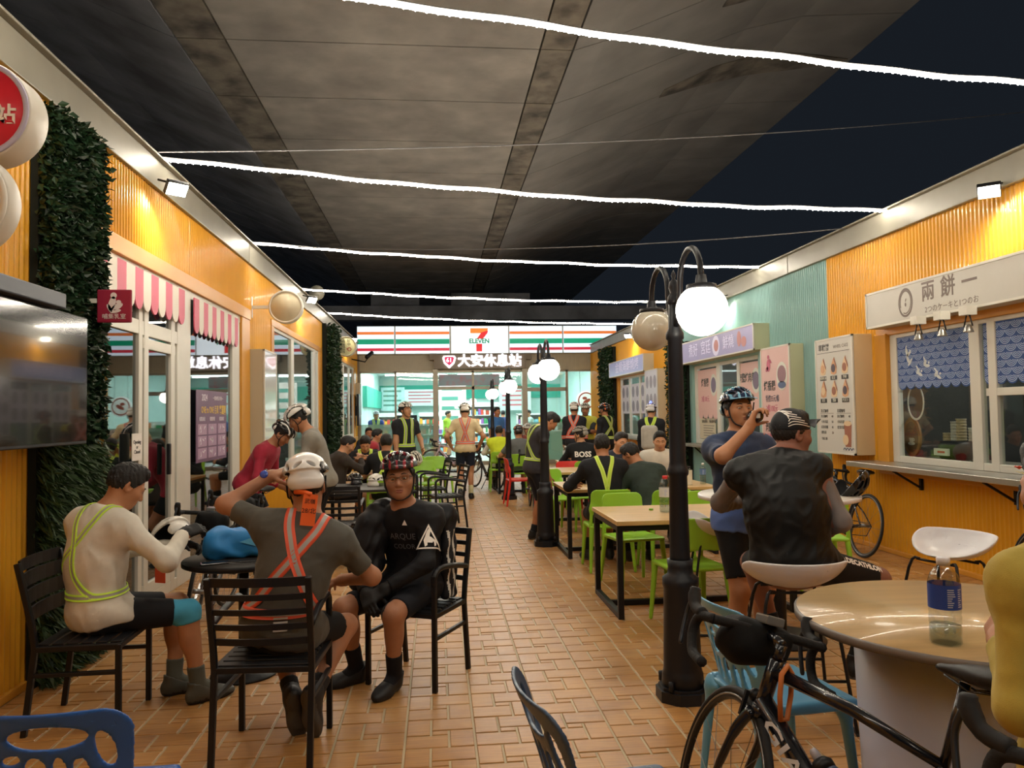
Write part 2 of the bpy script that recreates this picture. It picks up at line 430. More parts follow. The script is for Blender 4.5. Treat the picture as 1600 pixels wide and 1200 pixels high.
# ---- overpass soffit
CONC = mat('concrete', '#7a7670', .85, var=.2, vscale=1.6, bump=.3, bscale=14, dirt=('#55524f', 1.3, .5))
CONCD = mat('stained_concrete', '#635d54', .9, var=.3, vscale=3.5, bump=.4, bscale=14, dirt=('#2c2926', 2.3, .9))
CONCW = mat('web_concrete', '#716f6c', .88, var=.15, vscale=1.2, bump=.25, bscale=10, dirt=('#504f4d', .8, .5))
CONCL = mat('left_web_concrete', '#7c7e84', .9, var=.15, vscale=1.2, bump=.25, bscale=10, dirt=('#2c2c2d', .8, .6))
def build_ceiling():
    root = one('ceiling', CONCL, lambda b: b.box(-11, 7.85, -6, 62, 8.6, 9.4)); tag(root, kind='structure')
    prof = [(-9.5, 8.45, CONCL), (-7.6, 8.2, CONCL), (-5.4, 7.4, CONCL), (-3.75, 6.68, CONCL), (-3.3, 6.5, CONCD), (-2.68, 6.5, CONC), (-.5, 6.5, CONC), (1.45, 6.5, CONCD), (1.9, 6.5, CONCW), (2.35, 6.65, CONCW), (3.9, 7.33, CONCW), (5.1, 7.82, CONCW), (6.1, 8.08, CONCW), (7.9, 8.2, None)]
    # smooth strips are grouped: left web, left edge strip, soffit panels, right edge strip, right web
    groups = [(0, 4, 'web_panel'), (4, 5, 'edge_panel'), (5, 7, 'soffit_panel'), (7, 8, 'edge_panel'), (8, 13, 'web_panel')]
    rows = [(10.1 + 1.8 * k, 10.1 + 1.8 * (k + 1)) for k in range(-8, 12)] + [(31.7, 62)]
    for y0, y1 in rows:
        for a, z, nm in groups:
            b = MB(); b.use(prof[a][2]); g = .013
            pts = prof[a:z + 1]; n = len(pts); vs, fs = [], []
            for i, (x, zz, _) in enumerate(pts):
                xx = x + (g if i == 0 else -g if i == n - 1 else 0)
                vs += [(xx, y0 + g, zz), (xx, y1 - g, zz), (xx, y1 - g, zz + .25), (xx, y0 + g, zz + .25)]
            for i in range(n - 1):
                k = i * 4
                for q in range(4): fs.append((k + q, k + (q + 1) % 4, k + 4 + (q + 1) % 4, k + 4 + q))
            fs += [(0, 3, 2, 1), (4 * n - 4, 4 * n - 3, 4 * n - 2, 4 * n - 1)]
            b.add(vs, fs, False); b.build(nm, root)
    # shallow raised haunch bands on the right web
    for y in (10.4, 13.6):
        b = MB(); b.use(CONCD); vs = []; n = 11
        for i in range(n):
            t = i / (n - 1); x = 4.2 + 3.6 * t; w = .5 * math.sin(PI * min(t * .9 + .1, 1)) * .8 + .05
            z = np.interp(x, [p[0] for p in prof], [p[1] for p in prof]) - .015; vs += [(x, y - w, z), (x, y + w, z), (x, y + w, z + .05), (x, y - w, z + .05)]
        fs = []
        for i in range(n - 1):
            for q in range(4): fs.append((4 * i + q, 4 * i + (q + 1) % 4, 4 * i + 4 + (q + 1) % 4, 4 * i + 4 + q))
        fs += [(0, 1, 2, 3), (4 * n - 1, 4 * n - 2, 4 * n - 3, 4 * n - 4)]
        b.add(vs, fs, False); b.build('haunch', root)
    # far cross beams of the pier
    for y, x0, x1, z0, z1 in ((27.5, -6, 9, 5.0, 5.5), (29, -2.4, -.6, 5.6, 6.2), (29, .6, 3.6, 5.6, 6.2)):
        one('cross_beam', CONCL, lambda b: b.box(x0, x1, y, y + .5, z0, z1), root)
build_ceiling()

# ---- corrugated cladding
def corr(b, x, y0, y1, z0, z1, out, per=.055, amp=.015):
    """a sheet in the plane X=x running along Y, ribs towards out (+1/-1)"""
    n = max(2, int(round((y1 - y0) / per))); st = 8; vs, fs = [], []
    for i in range(n * st + 1):
        y = y0 + (y1 - y0) * i / (n * st); t = (i % st) / st
        o = amp * (max(0, math.sin(2 * PI * t)) ** .7 if t < .5 else 0) + .002
        vs += [(x + out * o, y, z0), (x + out * o, y, z1)]
    k = len(vs)
    for i in range(n * st): fs.append((2 * i, 2 * i + 2, 2 * i + 3, 2 * i + 1))
    b.add(vs, fs, True)
def build_walls():
    WL = empty('wall_left'); tag(WL, kind='structure'); WR = empty('wall_right'); tag(WR, kind='structure')
    dark = mat('backing_board', '#3a342c', .8)
    def panel(par, m, x, y0, y1, z0, z1, out):
        b = MB(); b.use(m); corr(b, x, y0, y1, z0, z1, out); b.use(dark); b.box(min(x, x - out * .04), max(x, x - out * .04), y0, y1, z0, z1); b.build('corrugated_panel', par)
    for y0, y1, z0, z1 in ((-2, 2.2, 0, 3.62), (2.2, 4.62, 0, 3.62), (4.62, 5.5, 0, 3.62), (5.5, 7.9, 2.98, 3.62), (7.9, 10.3, 2.98, 3.62), (10.3, 11.72, 0, 3.62), (11.72, 14.2, 3.02, 3.62), (14.2, 16.65, 3.02, 3.62),
                            (11.72, 16.65, 0, .6), (16.65, 18.2, 0, 3.62), (18.2, 19.2, 0, 3.62), (19.2, 23.5, 3.08, 3.62), (19.2, 23.5, 0, .92), (23.5, YS, 0, 3.62)):
        panel(WL, ORANGE, XL, y0, y1, z0, z1, 1)
    for y0, y1, z0, z1, m in ((-2, 5.3, 2.5, 3.5, ORANGE), (-2, 5.3, 0, 2.5, ORANGE), (5.3, 8.1, 2.47, 3.5, ORANGE), (5.3, 8.1, 0, .93, ORANGE), (8.1, 9.25, 0, 3.5, ORANGE),
                               (9.25, 11.2, 0, 3.5, TEAL), (11.2, 14.45, 2.5, 3.5, TEAL), (11.2, 14.45, 0, .95, TEAL), (14.45, 15.35, 0, 3.5, TEAL), (15.35, 17.3, 0, 3.5, ORANGE),
                               (17.3, 20.5, 2.55, 3.5, ORANGE), (17.3, 20.5, 0, .95, ORANGE), (20.5, YS, 0, 3.5, ORANGE)):
        panel(WR, m, XR, y0, y1, z0, z1, -1)
    # flat orange trims round the openings (both sides)
    def fbar(par, x, y0, y1, z0, z1, t, m=ORANGE2): bevel(one('trim_strip', m, lambda b: b.box(min(x, x + t), max(x, x + t), y0, y1, z0, z1), par), .006)
    fbar(WL, XL - .05, 5.45, 10.32, 2.86, 3.0, .09); fbar(WL, XL - .05, 9.9, 10.32, 0, 2.86, .08); fbar(WL, XL - .05, 5.4, 5.55, 0, 2.86, .08)
    fbar(WL, XL - .05, 11.66, 16.72, 2.95, 3.05, .08); fbar(WL, XL - .05, 16.3, 16.72, .55, 2.95, .08); fbar(WL, XL - .05, 11.66, 11.84, .55, 2.95, .08); fbar(WL, XL - .05, 11.66, 16.72, .55, .66, .08)
    fbar(WL, XL - .05, 19.15, 23.55, 3.02, 3.1, .08); fbar(WL, XL - .05, 23.15, 23.55, .9, 3.02, .08); fbar(WL, XL - .05, 19.15, 19.35, .9, 3.02, .08); fbar(WL, XL - .05, 19.15, 23.55, .86, .98, .14)
    fbar(WR, XR + .05, 5.25, 8.16, 2.38, 2.48, -.08); fbar(WR, XR + .05, 7.95, 8.16, .9, 2.4, -.1); fbar(WR, XR + .05, 5.25, 8.16, .86, .98, -.09); fbar(WR, XR + .05, 5.2, 5.35, .9, 2.4, -.08)
    teal2 = mat('teal_trim', '#8fb7b2', .4)
    fbar(WR, XR + .05, 11.15, 14.5, 2.44, 2.55, -.08, teal2); fbar(WR, XR + .05, 14.34, 14.5, .95, 2.5, -.1, teal2); fbar(WR, XR + .05, 11.15, 11.3, .95, 2.5, -.1, teal2)
    fbar(WR, XR + .05, 17.25, 20.55, 2.5, 2.6, -.08); fbar(WR, XR + .05, 20.35, 20.55, .9, 2.5, -.1); fbar(WR, XR + .05, 17.2, 17.4, .9, 2.5, -.1)
    fbar(WR, XR, -2, 24, 0, .05, -.03)
    fbar(WL, XL, -2, 5.5, 0, .05, .03)
    # rooms behind the glass
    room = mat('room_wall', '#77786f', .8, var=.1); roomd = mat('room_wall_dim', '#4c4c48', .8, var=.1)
    def shell(par, x, dx, y0, y1, z0, z1, m):
        b = MB(); b.use(m); x1 = x + dx; lo, hi = min(x, x1), max(x, x1); t = .05
        b.box(x1 - t, x1 + t, y0, y1, z0, z1); b.box(lo, hi, y0 - t, y0, z0, z1); b.box(lo, hi, y1, y1 + t, z0, z1); b.box(lo, hi, y0, y1, z1, z1 + t); b.box(lo, hi, y0, y1, z0 - t, z0); b.build('room_shell', par)
    shell(WL, XL - .12, -1.6, 5.5, 10.2, 0, 2.9, room); shell(WL, XL - .12, -1.5, 11.75, 16.6, .4, 3.0, room); shell(WL, XL - .12, -1.5, 19.2, 23.5, .6, 3.1, room)
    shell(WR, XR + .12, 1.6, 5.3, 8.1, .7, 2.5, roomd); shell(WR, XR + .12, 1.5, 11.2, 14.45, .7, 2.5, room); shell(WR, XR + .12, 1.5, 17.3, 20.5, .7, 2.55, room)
    # eaves beams
    def beam(name, x0, x1, z0, z1):
        b = MB(); b.use(GREYB)
        for y in np.arange(-2, YS - .1, 6.1): b.box(x0, x1, y + .006, min(y + 6.1, YS) - .006, z0, z1)
        b.box(x0 - .05, x1 + .05, -2, YS, z1, z1 + .02); o = b.build(name); tag(o, kind='structure'); bevel(o, .008)
    beam('trim_1', XL - .16, XL + .05, 3.6, 3.85); beam('trim_2', XR - .06, XR + .16, 3.48, 3.73)
build_walls()

# ---- windows and glazed fronts (frame bars are parts, panes are parts)
def glazing(name, x, out, ys, zs, bars_v, bars_h, glass=GLASS, m=None, t=.06, extra=None, pane_x=0):
    """frame in plane X=x; bars_v = [(y0,y1)], bars_h = [(z0,z1,y0,y1)]; one pane per cell between the uprights"""
    root = empty(name, (x, (ys[0] + ys[1]) / 2, zs[0])); tag(root, kind='structure'); m = m or WHITE
    ox, oy, oz = root.location
    def rel(b, y0, y1, z0, z1, tt=t): b.box(-tt / 2, tt / 2, y0 - oy, y1 - oy, z0 - oz, z1 - oz)
    for y0, y1 in bars_v: bevel(one('frame_bar', m, lambda b: rel(b, y0, y1, *zs), root), .005)
    for z0, z1, y0, y1 in bars_h: bevel(one('frame_bar', m, lambda b: rel(b, y0, y1, z0, z1, t * .9), root), .005)
    v = sorted(bars_v)
    for (a0, a1), (c0, c1) in zip(v[:-1], v[1:]):
        if c0 - a1 > .05: one('pane', glass, lambda b: b.box(-.004, .004, a1 - .01 - oy, c0 + .01 - oy, zs[0] + .02 - oz, zs[1] - .02 - oz), root)
    return root
d = glazing('door_1', XL - .02, 1, (5.5, 9.92), (0, 2.86), [(5.5, 5.6), (6.6, 6.68), (6.72, 6.82), (7.38, 7.48), (7.55, 7.94), (9.52, 9.86)],
            [(2.78, 2.86, 5.5, 9.9), (2.29, 2.41, 5.5, 7.6), (0, .1, 5.5, 7.6), (0, .14, 7.9, 9.6), (2.18, 2.27, 6.7, 7.5), (.1, .2, 6.7, 7.5)], GLASSD)
one('door_handle', BLACKM, lambda b: b.bbox(.03, .06, 7.25 - 7.71, 7.3 - 7.71, 1.08, 1.36, .008), d)
glazing('window_1', XL - .02, 1, (11.8, 16.4), (.66, 2.97), [(11.8, 11.9), (13.3, 13.55), (15.7, 15.95), (16.2, 16.35)], [(2.9, 2.97, 11.8, 16.4), (.66, .78, 11.8, 16.4)])
glazing('window_2', XL - .02, 1, (19.3, 23.3), (.96, 3.03), [(19.3, 19.4), (20.6, 20.75), (22.0, 22.15), (23.1, 23.25)], [(2.96, 3.03, 19.3, 23.3), (.96, 1.08, 19.3, 23.3)])
w = glazing('window_3', XR + .03, -1, (5.35, 7.95), (1.0, 2.41), [(5.35, 5.45), (6.36, 6.46), (6.56, 6.7), (7.83, 7.95)],
            [(2.34, 2.41, 5.35, 7.95), (1.0, 1.07, 5.35, 7.95), (1.68, 1.75, 5.4, 6.5)])
glazing('window_4', XR + .03, -1, (11.3, 14.35), (.98, 2.46), [(11.3, 11.4), (12.15, 12.27), (13.05, 13.2), (14.2, 14.35)], [(2.38, 2.46, 11.3, 14.35), (.98, 1.06, 11.3, 14.35)])
glazing('window_5', XR + .03, -1, (17.4, 20.36), (.95, 2.52), [(17.4, 17.5), (18.3, 18.42), (19.3, 19.42), (20.26, 20.36)], [(2.45, 2.52, 17.4, 20.36), (.95, 1.03, 17.4, 20.36)])

# ---- sign helpers: local frame x along the wall, y up, z out of the face
def frame_at(side, y, z, off=0, x=None):
    if side == 'L': return basis((XL + off, y, z), (0, 1, 0), (0, 0, 1))
    if side == 'R': return basis((XR - off, y, z), (0, -1, 0), (0, 0, 1))
    return basis((x, y, z), (1, 0, 0), (0, 0, 1))          # faces the viewer (-Y)
def board(name, label, cat, M, w, h, depth, face, case=CREAM, rim=WHITE, group=None):
    r = empty(name); r.matrix_world = M; tag(r, label, cat, group)
    bevel(one('case', case, lambda b: b.box(-w / 2, w / 2, -h / 2, h / 2, 0, depth), r), .006)
    one('face', face, lambda b: b.box(-w / 2 + .02, w / 2 - .02, -h / 2 + .02, h / 2 - .02, depth, depth + .006), r)
    b = MB(); b.use(rim)
    for x0, x1, y0, y1 in ((-w / 2, w / 2, h / 2 - .022, h / 2), (-w / 2, w / 2, -h / 2, -h / 2 + .022), (-w / 2, -w / 2 + .022, -h / 2, h / 2), (w / 2 - .022, w / 2, -h / 2, h / 2)): b.box(x0, x1, y0, y1, depth - .01, depth + .012)
    b.build('rim', r); return r
def tx(r, s, x, y, z, size, m, align='CENTER', sx=1, bold=0, rot=0):
    return text('lettering', s, size, m, r, T(x, y, z) @ Matrix.Rotation(rot, 4, 'Z'), .0015, align, sx, bold)
def flat(r, m, fn, name='print'): return one(name, m, fn, r)
def ringpts(b, cx, cy, r0, r1, z, n=40, sx=1, sy=1, a0=0, a1=2 * PI, t=.002):
    vs, fs = [], []; full = abs(a1 - a0 - 2 * PI) < 1e-6
    for i in range(n + 1):
        a = a0 + (a1 - a0) * i / n
        for rr in (r0, r1):
            for zz in (z, z + t): vs.append((cx + rr * sx * math.cos(a), cy + rr * sy * math.sin(a), zz))
    for i in range(n):
        k = 4 * i; fs += [(k + 1, k + 3, k + 7, k + 5), (k, k + 4, k + 6, k + 2), (k, k + 1, k + 5, k + 4), (k + 2, k + 6, k + 7, k + 3)]
    b.add(vs, fs, False)
def ovl(b, cx, cy, rx, ry, z, n=20, t=.002, rot=0):
    c, s = math.cos(rot), math.sin(rot)
    pts = [(cx + rx * math.cos(2 * PI * i / n) * c - ry * math.sin(2 * PI * i / n) * s, cy + rx * math.cos(2 * PI * i / n) * s + ry * math.sin(2 * PI * i / n) * c) for i in range(n)]
    b.prism(pts, z, z + t)
def rct(b, x0, x1, y0, y1, z, t=.002): b.box(x0, x1, y0, y1, z, z + t)

# ================================================================== STORE FRONT
def build_store():
    wall = empty('wall_far'); tag(wall, kind='structure')
    alu = mat('store_frame', '#a39c8c', .4, .3, var=.05); taupe = mat('store_fascia', '#8d8272', .5, var=.05); ribs = mat('store_ribbed_fascia', '#c6bda6', .45, var=.04)
    iw = mat('store_wall', '#c5e6dd', .6); ic = mat('store_ceiling', '#eef4f1', .6); it = mat('store_teal', '#3fb199', .6)
    b = MB(); b.use(ribs)
    for i in range(132):
        x = -2.42 + i * .06; b.box(x, x + .045, YS - .06, YS, 2.98, 3.52)
    b.box(-2.45, 5.5, YS - .03, YS + .05, 2.98, 3.52); b.build('ribbed_fascia', wall)
    one('side_pier', taupe, lambda b: b.box(5.42, 5.6, YS - .1, YS + .1, 0, 3.5), wall); one('side_pier', taupe, lambda b: b.box(-2.6, -2.38, YS - .1, YS + .1, 0, 3.5), wall)
    # entrance portal
    b = MB(); b.use(taupe); b.box(-.06, 2.82, YS - .45, YS, 3.02, 3.46); b.box(-.2, .02, YS - .4, YS, 3.3, 3.5); b.box(2.76, 2.98, YS - .4, YS, 3.3, 3.5); b.build('portal_head', wall)
    for x0, x1 in ((-.1, .06), (2.7, 2.86)): one('portal_post', alu, lambda b: b.box(x0, x1, YS - .3, YS, 0, 3.02), wall)
    # window frames
    fr = glazing_store('window_6', alu)
    # room
    b = MB(); b.use(ic); b.box(-2.5, 5.6, YS, 34, 3.3, 3.4); b.use(iw); b.box(-2.5, 5.6, 33.9, 34, 0, 3.3); b.box(-2.6, -2.45, YS, 34, 0, 3.3); b.box(5.5, 5.65, YS, 34, 0, 3.3)
    b.use(mat('store_floor', '#cfd2cc', .2)); b.box(-2.5, 5.6, YS, 34, -.05, .0); b.build('shop_room', wall)
    b = MB(); b.use(it); b.box(-2.45, 5.5, 33.8, 33.9, 2.3, 2.9); b.box(-2.45, -2.3, 26, 33, 1.9, 2.6); b.build('teal_band', wall)
    tube = mat('shop_tube', '#f4fbff', .5, emit=14)
    for x in (-1.6, -.1, 1.4, 2.9, 4.4):
        b = MB(); b.use(tube)
        for y in (25.2, 27.6, 30.0, 32.2): b.box(x - .5, x + .5, y, y + .14, 3.25, 3.29)
        b.build('strip_light', wall)
    for x in (-.6, 2.6): lamp('shop_light', 'AREA', (x, 28, 3.2), STORE_WATT * .5, (.88, .97, 1), 3.4, size_y=6)
    # lit fascia sign
    sg = empty('shop_sign', (1.65, YS - .3, 3.93), 0, 'long lit shop fascia sign with orange, green and red stripes above the far shop', 'sign')
    lit = mat('sign_white', '#f2fbff', .4, emit=.95, ecol='#d3ecff'); litm = mat('sign_centre', '#f7fdff', .4, emit=1.1, ecol='#e6f5ff')
    X0, X1 = -2.42 - 1.65, 5.75 - 1.65
    one('case', alu, lambda b: b.box(X0, X1, 0, .3, -.44, .44), sg)
    ps = [(X0, -1.27 - 1.65), (-1.25 - 1.65, .44 - 1.65), (.47 - 1.65, 2.28 - 1.65), (2.3 - 1.65, 4.0 - 1.65), (4.02 - 1.65, X1)]
    for i, (a, c) in enumerate(ps): one('sign_panel', litm if i == 2 else lit, lambda b: b.box(a + .012, c - .012, -.02, 0, -.42, .42), sg)
    for nm, col, z0, z1 in (('orange_stripe', '#f0803a', .17, .26), ('green_stripe', '#0fa37a', -.13, .03), ('red_stripe', '#d32f45', -.34, -.25)):
        for i in (0, 1, 3, 4):
            a, c = ps[i]; one(nm, mat('sign_' + nm, col, .4, emit=.55, ecol=col), lambda b: b.box(a + .015, c - .015, -.024, -.02, z0, z1), sg)
    # the numeral and word in the centre panel
    cx = 1.36 - 1.65; M = basis((cx, -.02, 0), (1, 0, 0), (0, 0, 1))
    R_, O_, G_ = mat('logo_red', '#d8262c', .4, emit=.7, ecol='#d8262c'), mat('logo_orange', '#ee7f2d', .4, emit=.75, ecol='#ee7f2d'), mat('logo_green', '#148a5c', .4, emit=.6, ecol='#148a5c')
    one('logo_numeral', O_, lambda b: b.prism([(-.28, .36), (.28, .36), (.24, .2), (-.28, .2)], 0, .004, M), sg)
    one('logo_numeral', R_, lambda b: (b.prism([(.28, .29), (.26, .2), (.12, .03), (-.08, .03), (.06, .22), (.2, .27)], .004, .007, M), b.prism([(-.1, -.13), (.09, -.13), (.09, -.37), (-.1, -.37)], 0, .004, M)), sg)
    text('logo_word', 'ELEVEN', .2, G_, sg, M @ T(0, -.05, .004), .002, 'CENTER', .95, .008)
    # name sign over the door
    r = empty('station_sign', (1.37, YS - .45, 3.24), 0, 'white lit station name lettering with a pink shield emblem over the far entrance', 'sign')
    M = basis((0, 0, 0), (1, 0, 0), (0, 0, 1)); wl = mat('lit_letter', '#ffffff', .4, emit=2.6, ecol='#f4f2ff'); pk = mat('lit_pink', '#c82c58', .4, emit=.8, ecol='#c82c58')
    text('lettering', '大安休息站', .4, wl, r, M @ T(.3, .0, .01), .015, 'CENTER', 1, .012)
    sh = lambda k: [(-.19 * k, .1 * k), (-.15 * k, .16 * k), (.15 * k, .16 * k), (.19 * k, .1 * k), (.14 * k, -.06 * k), (0, -.19 * k), (-.14 * k, -.06 * k)]
    one('emblem', wl, lambda b: b.prism([(x - .96, y) for x, y in sh(1.1)], .005, .03, M), r); one('emblem', pk, lambda b: b.prism([(x - .96, y + .02) for x, y in sh(.8)], .03, .036, M), r)
    text('lettering', '61', .19, wl, r, M @ T(-.96, .035, .038), .003, 'CENTER', 1.0, 0)
def glazing_store(name, alu):
    root = empty(name, (1.5, YS, 0)); tag(root, kind='structure')
    frost = mat('frosted_film', '#bfe0d4', .6, trans=0, alpha=.55)
    def bar(x0, x1, z0, z1): one('frame_bar', alu, lambda b: b.box(x0 - 1.5, x1 - 1.5, -.05, .05, z0, z1), root)
    for x0, x1 in ((-2.42, -2.34), (-1.3, -1.24), (-.08, .04), (2.72, 2.84), (4.12, 4.2), (5.36, 5.46), (1.12, 1.2)): bar(x0, x1, 0, 2.98)
    bar(-2.42, 5.46, 2.92, 3.0); bar(-2.42, 5.46, 0, .12); bar(0, 2.8, 2.38, 2.48); bar(2.8, 4.15, 2.3, 2.42)
    for x0, x1 in ((-2.35, -1.29), (-1.25, -.07), (.03, 1.13), (1.19, 2.73), (2.83, 4.13), (4.19, 5.37)):
        one('pane', GLASS, lambda b: b.box(x0 - 1.5, x1 - 1.5, -.004, .004, .1, 2.93), root)
        if x0 < -.5 or x0 > 2.5: one('frosted_film', frost, lambda b: b.box(x0 - 1.5, x1 - 1.5, .006, .01, .1, 1.32), root)
    one('door_banner', mat('banner_print', '#a9c3d6', .5, dirt=('#d98fa8', 5, .7)), lambda b: b.box(.08 - 1.5, 2.0 - 1.5, -.03, -.02, 2.5, 2.86), root)
    one('door_pull', alu, lambda b: b.box(-.2 - 1.5, -.17 - 1.5, -.1, -.07, 1.05, 1.5), root)
    return root
build_store()
# ================================================================== LIGHT STRINGS, FLOODS, LAMP POSTS
LED = mat('led_strip', '#fff6dc', .5, emit=LED_STRENGTH, ecol='#fff3df')
CORD = mat('dark_cord', '#1b1b1c', .5)
def led_string(a, b, sag, label, beads=True):
    a, b = Vector(a), Vector(b); n = 60; R = random.Random(int(a.y * 10))
    ph = R.uniform(0, 6); pts = []
    for i in range(n + 1):
        t = i / n; p = a.lerp(b, t); p.z += -sag * 4 * t * (1 - t) + .005 * math.sin(t * 26 + ph) + .005 * math.sin(t * 57 + ph); pts.append(p)
    root = empty('light_string', a, 0, label, 'light string', 'white light strings across the passage')
    P = [p - a for p in pts]
    one('glowing_tube', LED, lambda m: m.tube(P, .0135, 6), root)
    one('carrier_wire', CORD, lambda m: m.tube([p + Vector((0, 0, .022)) for p in P], .004, 5), root)
    if beads:
        b_ = MB(); b_.use(mat('led_bead', '#fffaf0', .4, emit=LED_STRENGTH * 1.3, ecol='#fff2d6'))
        L = 0; k = 0
        for i in range(n):
            d = (P[i + 1] - P[i]); m = max(1, int(d.length / .045))
            for j in range(m): b_.ball(P[i] + d * j / m + Vector((0, 0, -.013)), .0075, 4)
        o = b_.build('led_beads', root); tag(o, kind='stuff')
led_string((-2.45, 3.76, 3.93), (5.0, 4.92, 3.8), .1, 'white glowing light string crossing overhead, the one nearest the camera')
led_string((-2.45, 6.99, 3.9), (5.0, 7.85, 3.74), .1, 'second light string from the camera, above the left orange wall floodlight')
led_string((-2.45, 10.3, 3.88), (5.0, 11.1, 3.75), .09, 'third light string from the camera, above the blank round sign', False)
led_string((-2.45, 14.1, 3.9), (5.0, 14.7, 3.75), .08, 'fourth light string from the camera, above the teal shop wall', False)
led_string((-2.45, 17.8, 3.95), (5.0, 18.4, 3.75), .06, 'farthest light string, just before the lit striped shop sign', False)
led_string((-2.45, .2, 3.9), (5.0, 1.6, 3.78), .1, 'unseen light string added overhead behind the camera to light the foreground', False)  # unseen string, added for light on the foreground
def wire(a, b, label):
    a, b = Vector(a), Vector(b)
    o = one('overhead_wire', mat('wire_grey', '#6d6d70', .5), lambda m: m.tube([(b - a) * t + Vector((0, 0, -.15 * 4 * t * (1 - t))) for t in np.linspace(0, 1, 16)], .007, 5)); o.location = a
    tag(o, label, 'wire')
wire((-2.45, 7.0, 3.95), (9.2, 9.6, 5.75), 'thin bare wire rising to the right over the nearer light strings')
wire((-2.45, 10.5, 3.9), (5.0, 8.6, 3.74), 'thin bare wire slung between the second and third light strings')

FL = mat('flood_face', '#fffbe8', .4, emit=FLOOD_GLOW, ecol='#fff4d8')
def flood(x, y, z, side, label, watt=FLOOD_WATT):
    r = empty('floodlight', (x, y, z), 0, label, 'floodlight', 'floodlights under the eaves')
    d = Vector((-side * .45, -.55, -.7)).normalized()   # aim
    X = Vector((0, 0, 1)).cross(d).normalized(); Y = d.cross(X)
    M = Matrix((X, Y, d)).transposed().to_4x4()
    one('housing', BLACKM, lambda b: b.bbox(-.09, .09, -.065, .065, -.03, .02, .008, M), r)
    one('lit_face', FL, lambda b: b.box(-.08, .08, -.055, .055, .02, .026, M), r)
    one('bracket', BLACKM, lambda b: b.tube([(0, 0, 0), (side * .08, .02, .06), (side * .16, .02, .08)], .01, 6), r)
    l = lamp('flood_lamp', 'SPOT', Vector((x, y, z)) + d * .06, watt, (1, .9, .72), .06, Vector((side * .25, -.1, -1)).to_track_quat('-Z', 'Y').to_euler(), angle=2.7)
flood(-2.2, 6.77, 3.56, -1, 'square floodlight on the left eaves, nearest the camera')
flood(-2.2, 13.95, 3.68, -1, 'floodlight on the left eaves beside the blank round sign')
flood(-2.2, 21.0, 3.66, -1, 'small floodlight on the left eaves beside the far lit shop sign')
flood(-2.2, -.4, 3.6, -1, 'unseen floodlight added on the left eaves behind the camera to light the foreground')  # out of view, added to brighten the foreground from the left
flood(4.75, -.2, 3.46, 1, 'unseen floodlight added on the right eaves behind the camera to light the foreground')  # out of view, added to brighten the foreground from the right
flood(4.75, 6.1, 3.44, 1, 'floodlight on the right eaves above the cake shop signboard')
flood(4.75, 12.4, 3.45, 1, 'floodlight on the right eaves above the teal wall')
flood(4.75, 18.6, 3.48, 1, 'small floodlight on the right eaves behind the unlit lamp globe')

IRON = mat('cast_iron', '#1d1f25', .42, var=.12, vscale=5, spec=.4)
GLOBE = mat('lit_globe', '#fffdf5', .3, emit=GLOBE_STRENGTH, ecol='#fff6e2')
GLOBE_OFF = mat('unlit_globe', '#c9c3b2', .18, var=.03, coat=.4, spec=.6)
def make_post(label):
    r = empty('lamp_post', (0, 0, 0), 0, label, 'lamp post', 'black lamp posts down the middle')
    o8 = PI / 8
    def octa(b, r0, z0, z1): b.prism([(r0 * math.cos(o8 + k * PI / 4), r0 * math.sin(o8 + k * PI / 4)) for k in range(8)], z0, z1)
    b = MB(); b.use(IRON); octa(b, .15, 0, .06); octa(b, .135, .06, .075)
    for k in range(4):
        a = PI / 4 + k * PI / 2; b.lathe([(.014, .07), (.014, .12)], 8, T(.135 * math.cos(a), .135 * math.sin(a), 0))
    b.build('base', r)
    one('pedestal', IRON, lambda b: b.lathe([(.118, .06), (.112, .14), (.106, .155), (.104, .17), (.094, .6), (.1, .62), (.1, .66), (.072, .68), (.068, .72), (.072, .76)], 24), r)
    one('shaft', IRON, lambda b: b.lathe([(.06, .74), (.056, .78), (.05, 1.22), (.058, 1.23), (.06, 1.25), (.052, 1.27), (.046, 1.3), (.04, 1.98), (.05, 1.99), (.05, 2.02), (.036, 2.05), (.03, 2.2)], 24), r)
    one('finial', IRON, lambda b: b.lathe([(.03, 2.18), (.04, 2.2), (.034, 2.23), (.02, 2.25), (.03, 2.28), (.024, 2.31), (.008, 2.33), (.014, 2.35), (.002, 2.38)], 14), r)
    for s in (-1, 1):
        arc = [(0, s * .03, 2.06), (0, s * .1, 2.2)] + [(0, s * (.28 - .17 * math.cos(t)), 2.27 + .17 * math.sin(t)) for t in np.linspace(0, PI, 10)] + [(0, s * .45, 2.25)]
        one('arm', IRON, lambda b: b.tube(spline(arc, 2), .016, 8), r)
        g = one('globe', GLOBE, lambda b: b.ball((0, 0, 0), .13, 28), r, T(0, s * .45, 2.09))
        one('globe_cap', IRON, lambda b: b.lathe([(.075, .105), (.075, .13), (.03, .14), (.025, .18)], 18), g)
    return r
POST = make_post('tall black lamp post with one lit and one unlit globe, nearest the camera'); POST.location = (1.34, 4.2, 0)
POSTS = [POST]
for y, x, s in ((9.2, 1.29, 'lit twin globe lamp post beside the man standing with bowed head'), (14.3, 1.33, 'third lamp post, beside the red chair and the parked bicycle'), (19.2, 1.39, 'farthest lamp post, in front of the shop entrance')):
    POSTS.append(copy_tree(POST, (x, y, 0), label=s))
POSTS.append(copy_tree(POST, (1.3, -.9, 0), label='unseen lamp post added behind the camera, its two globes lighting the foreground'))  # extra post out of view, added to light the foreground from behind
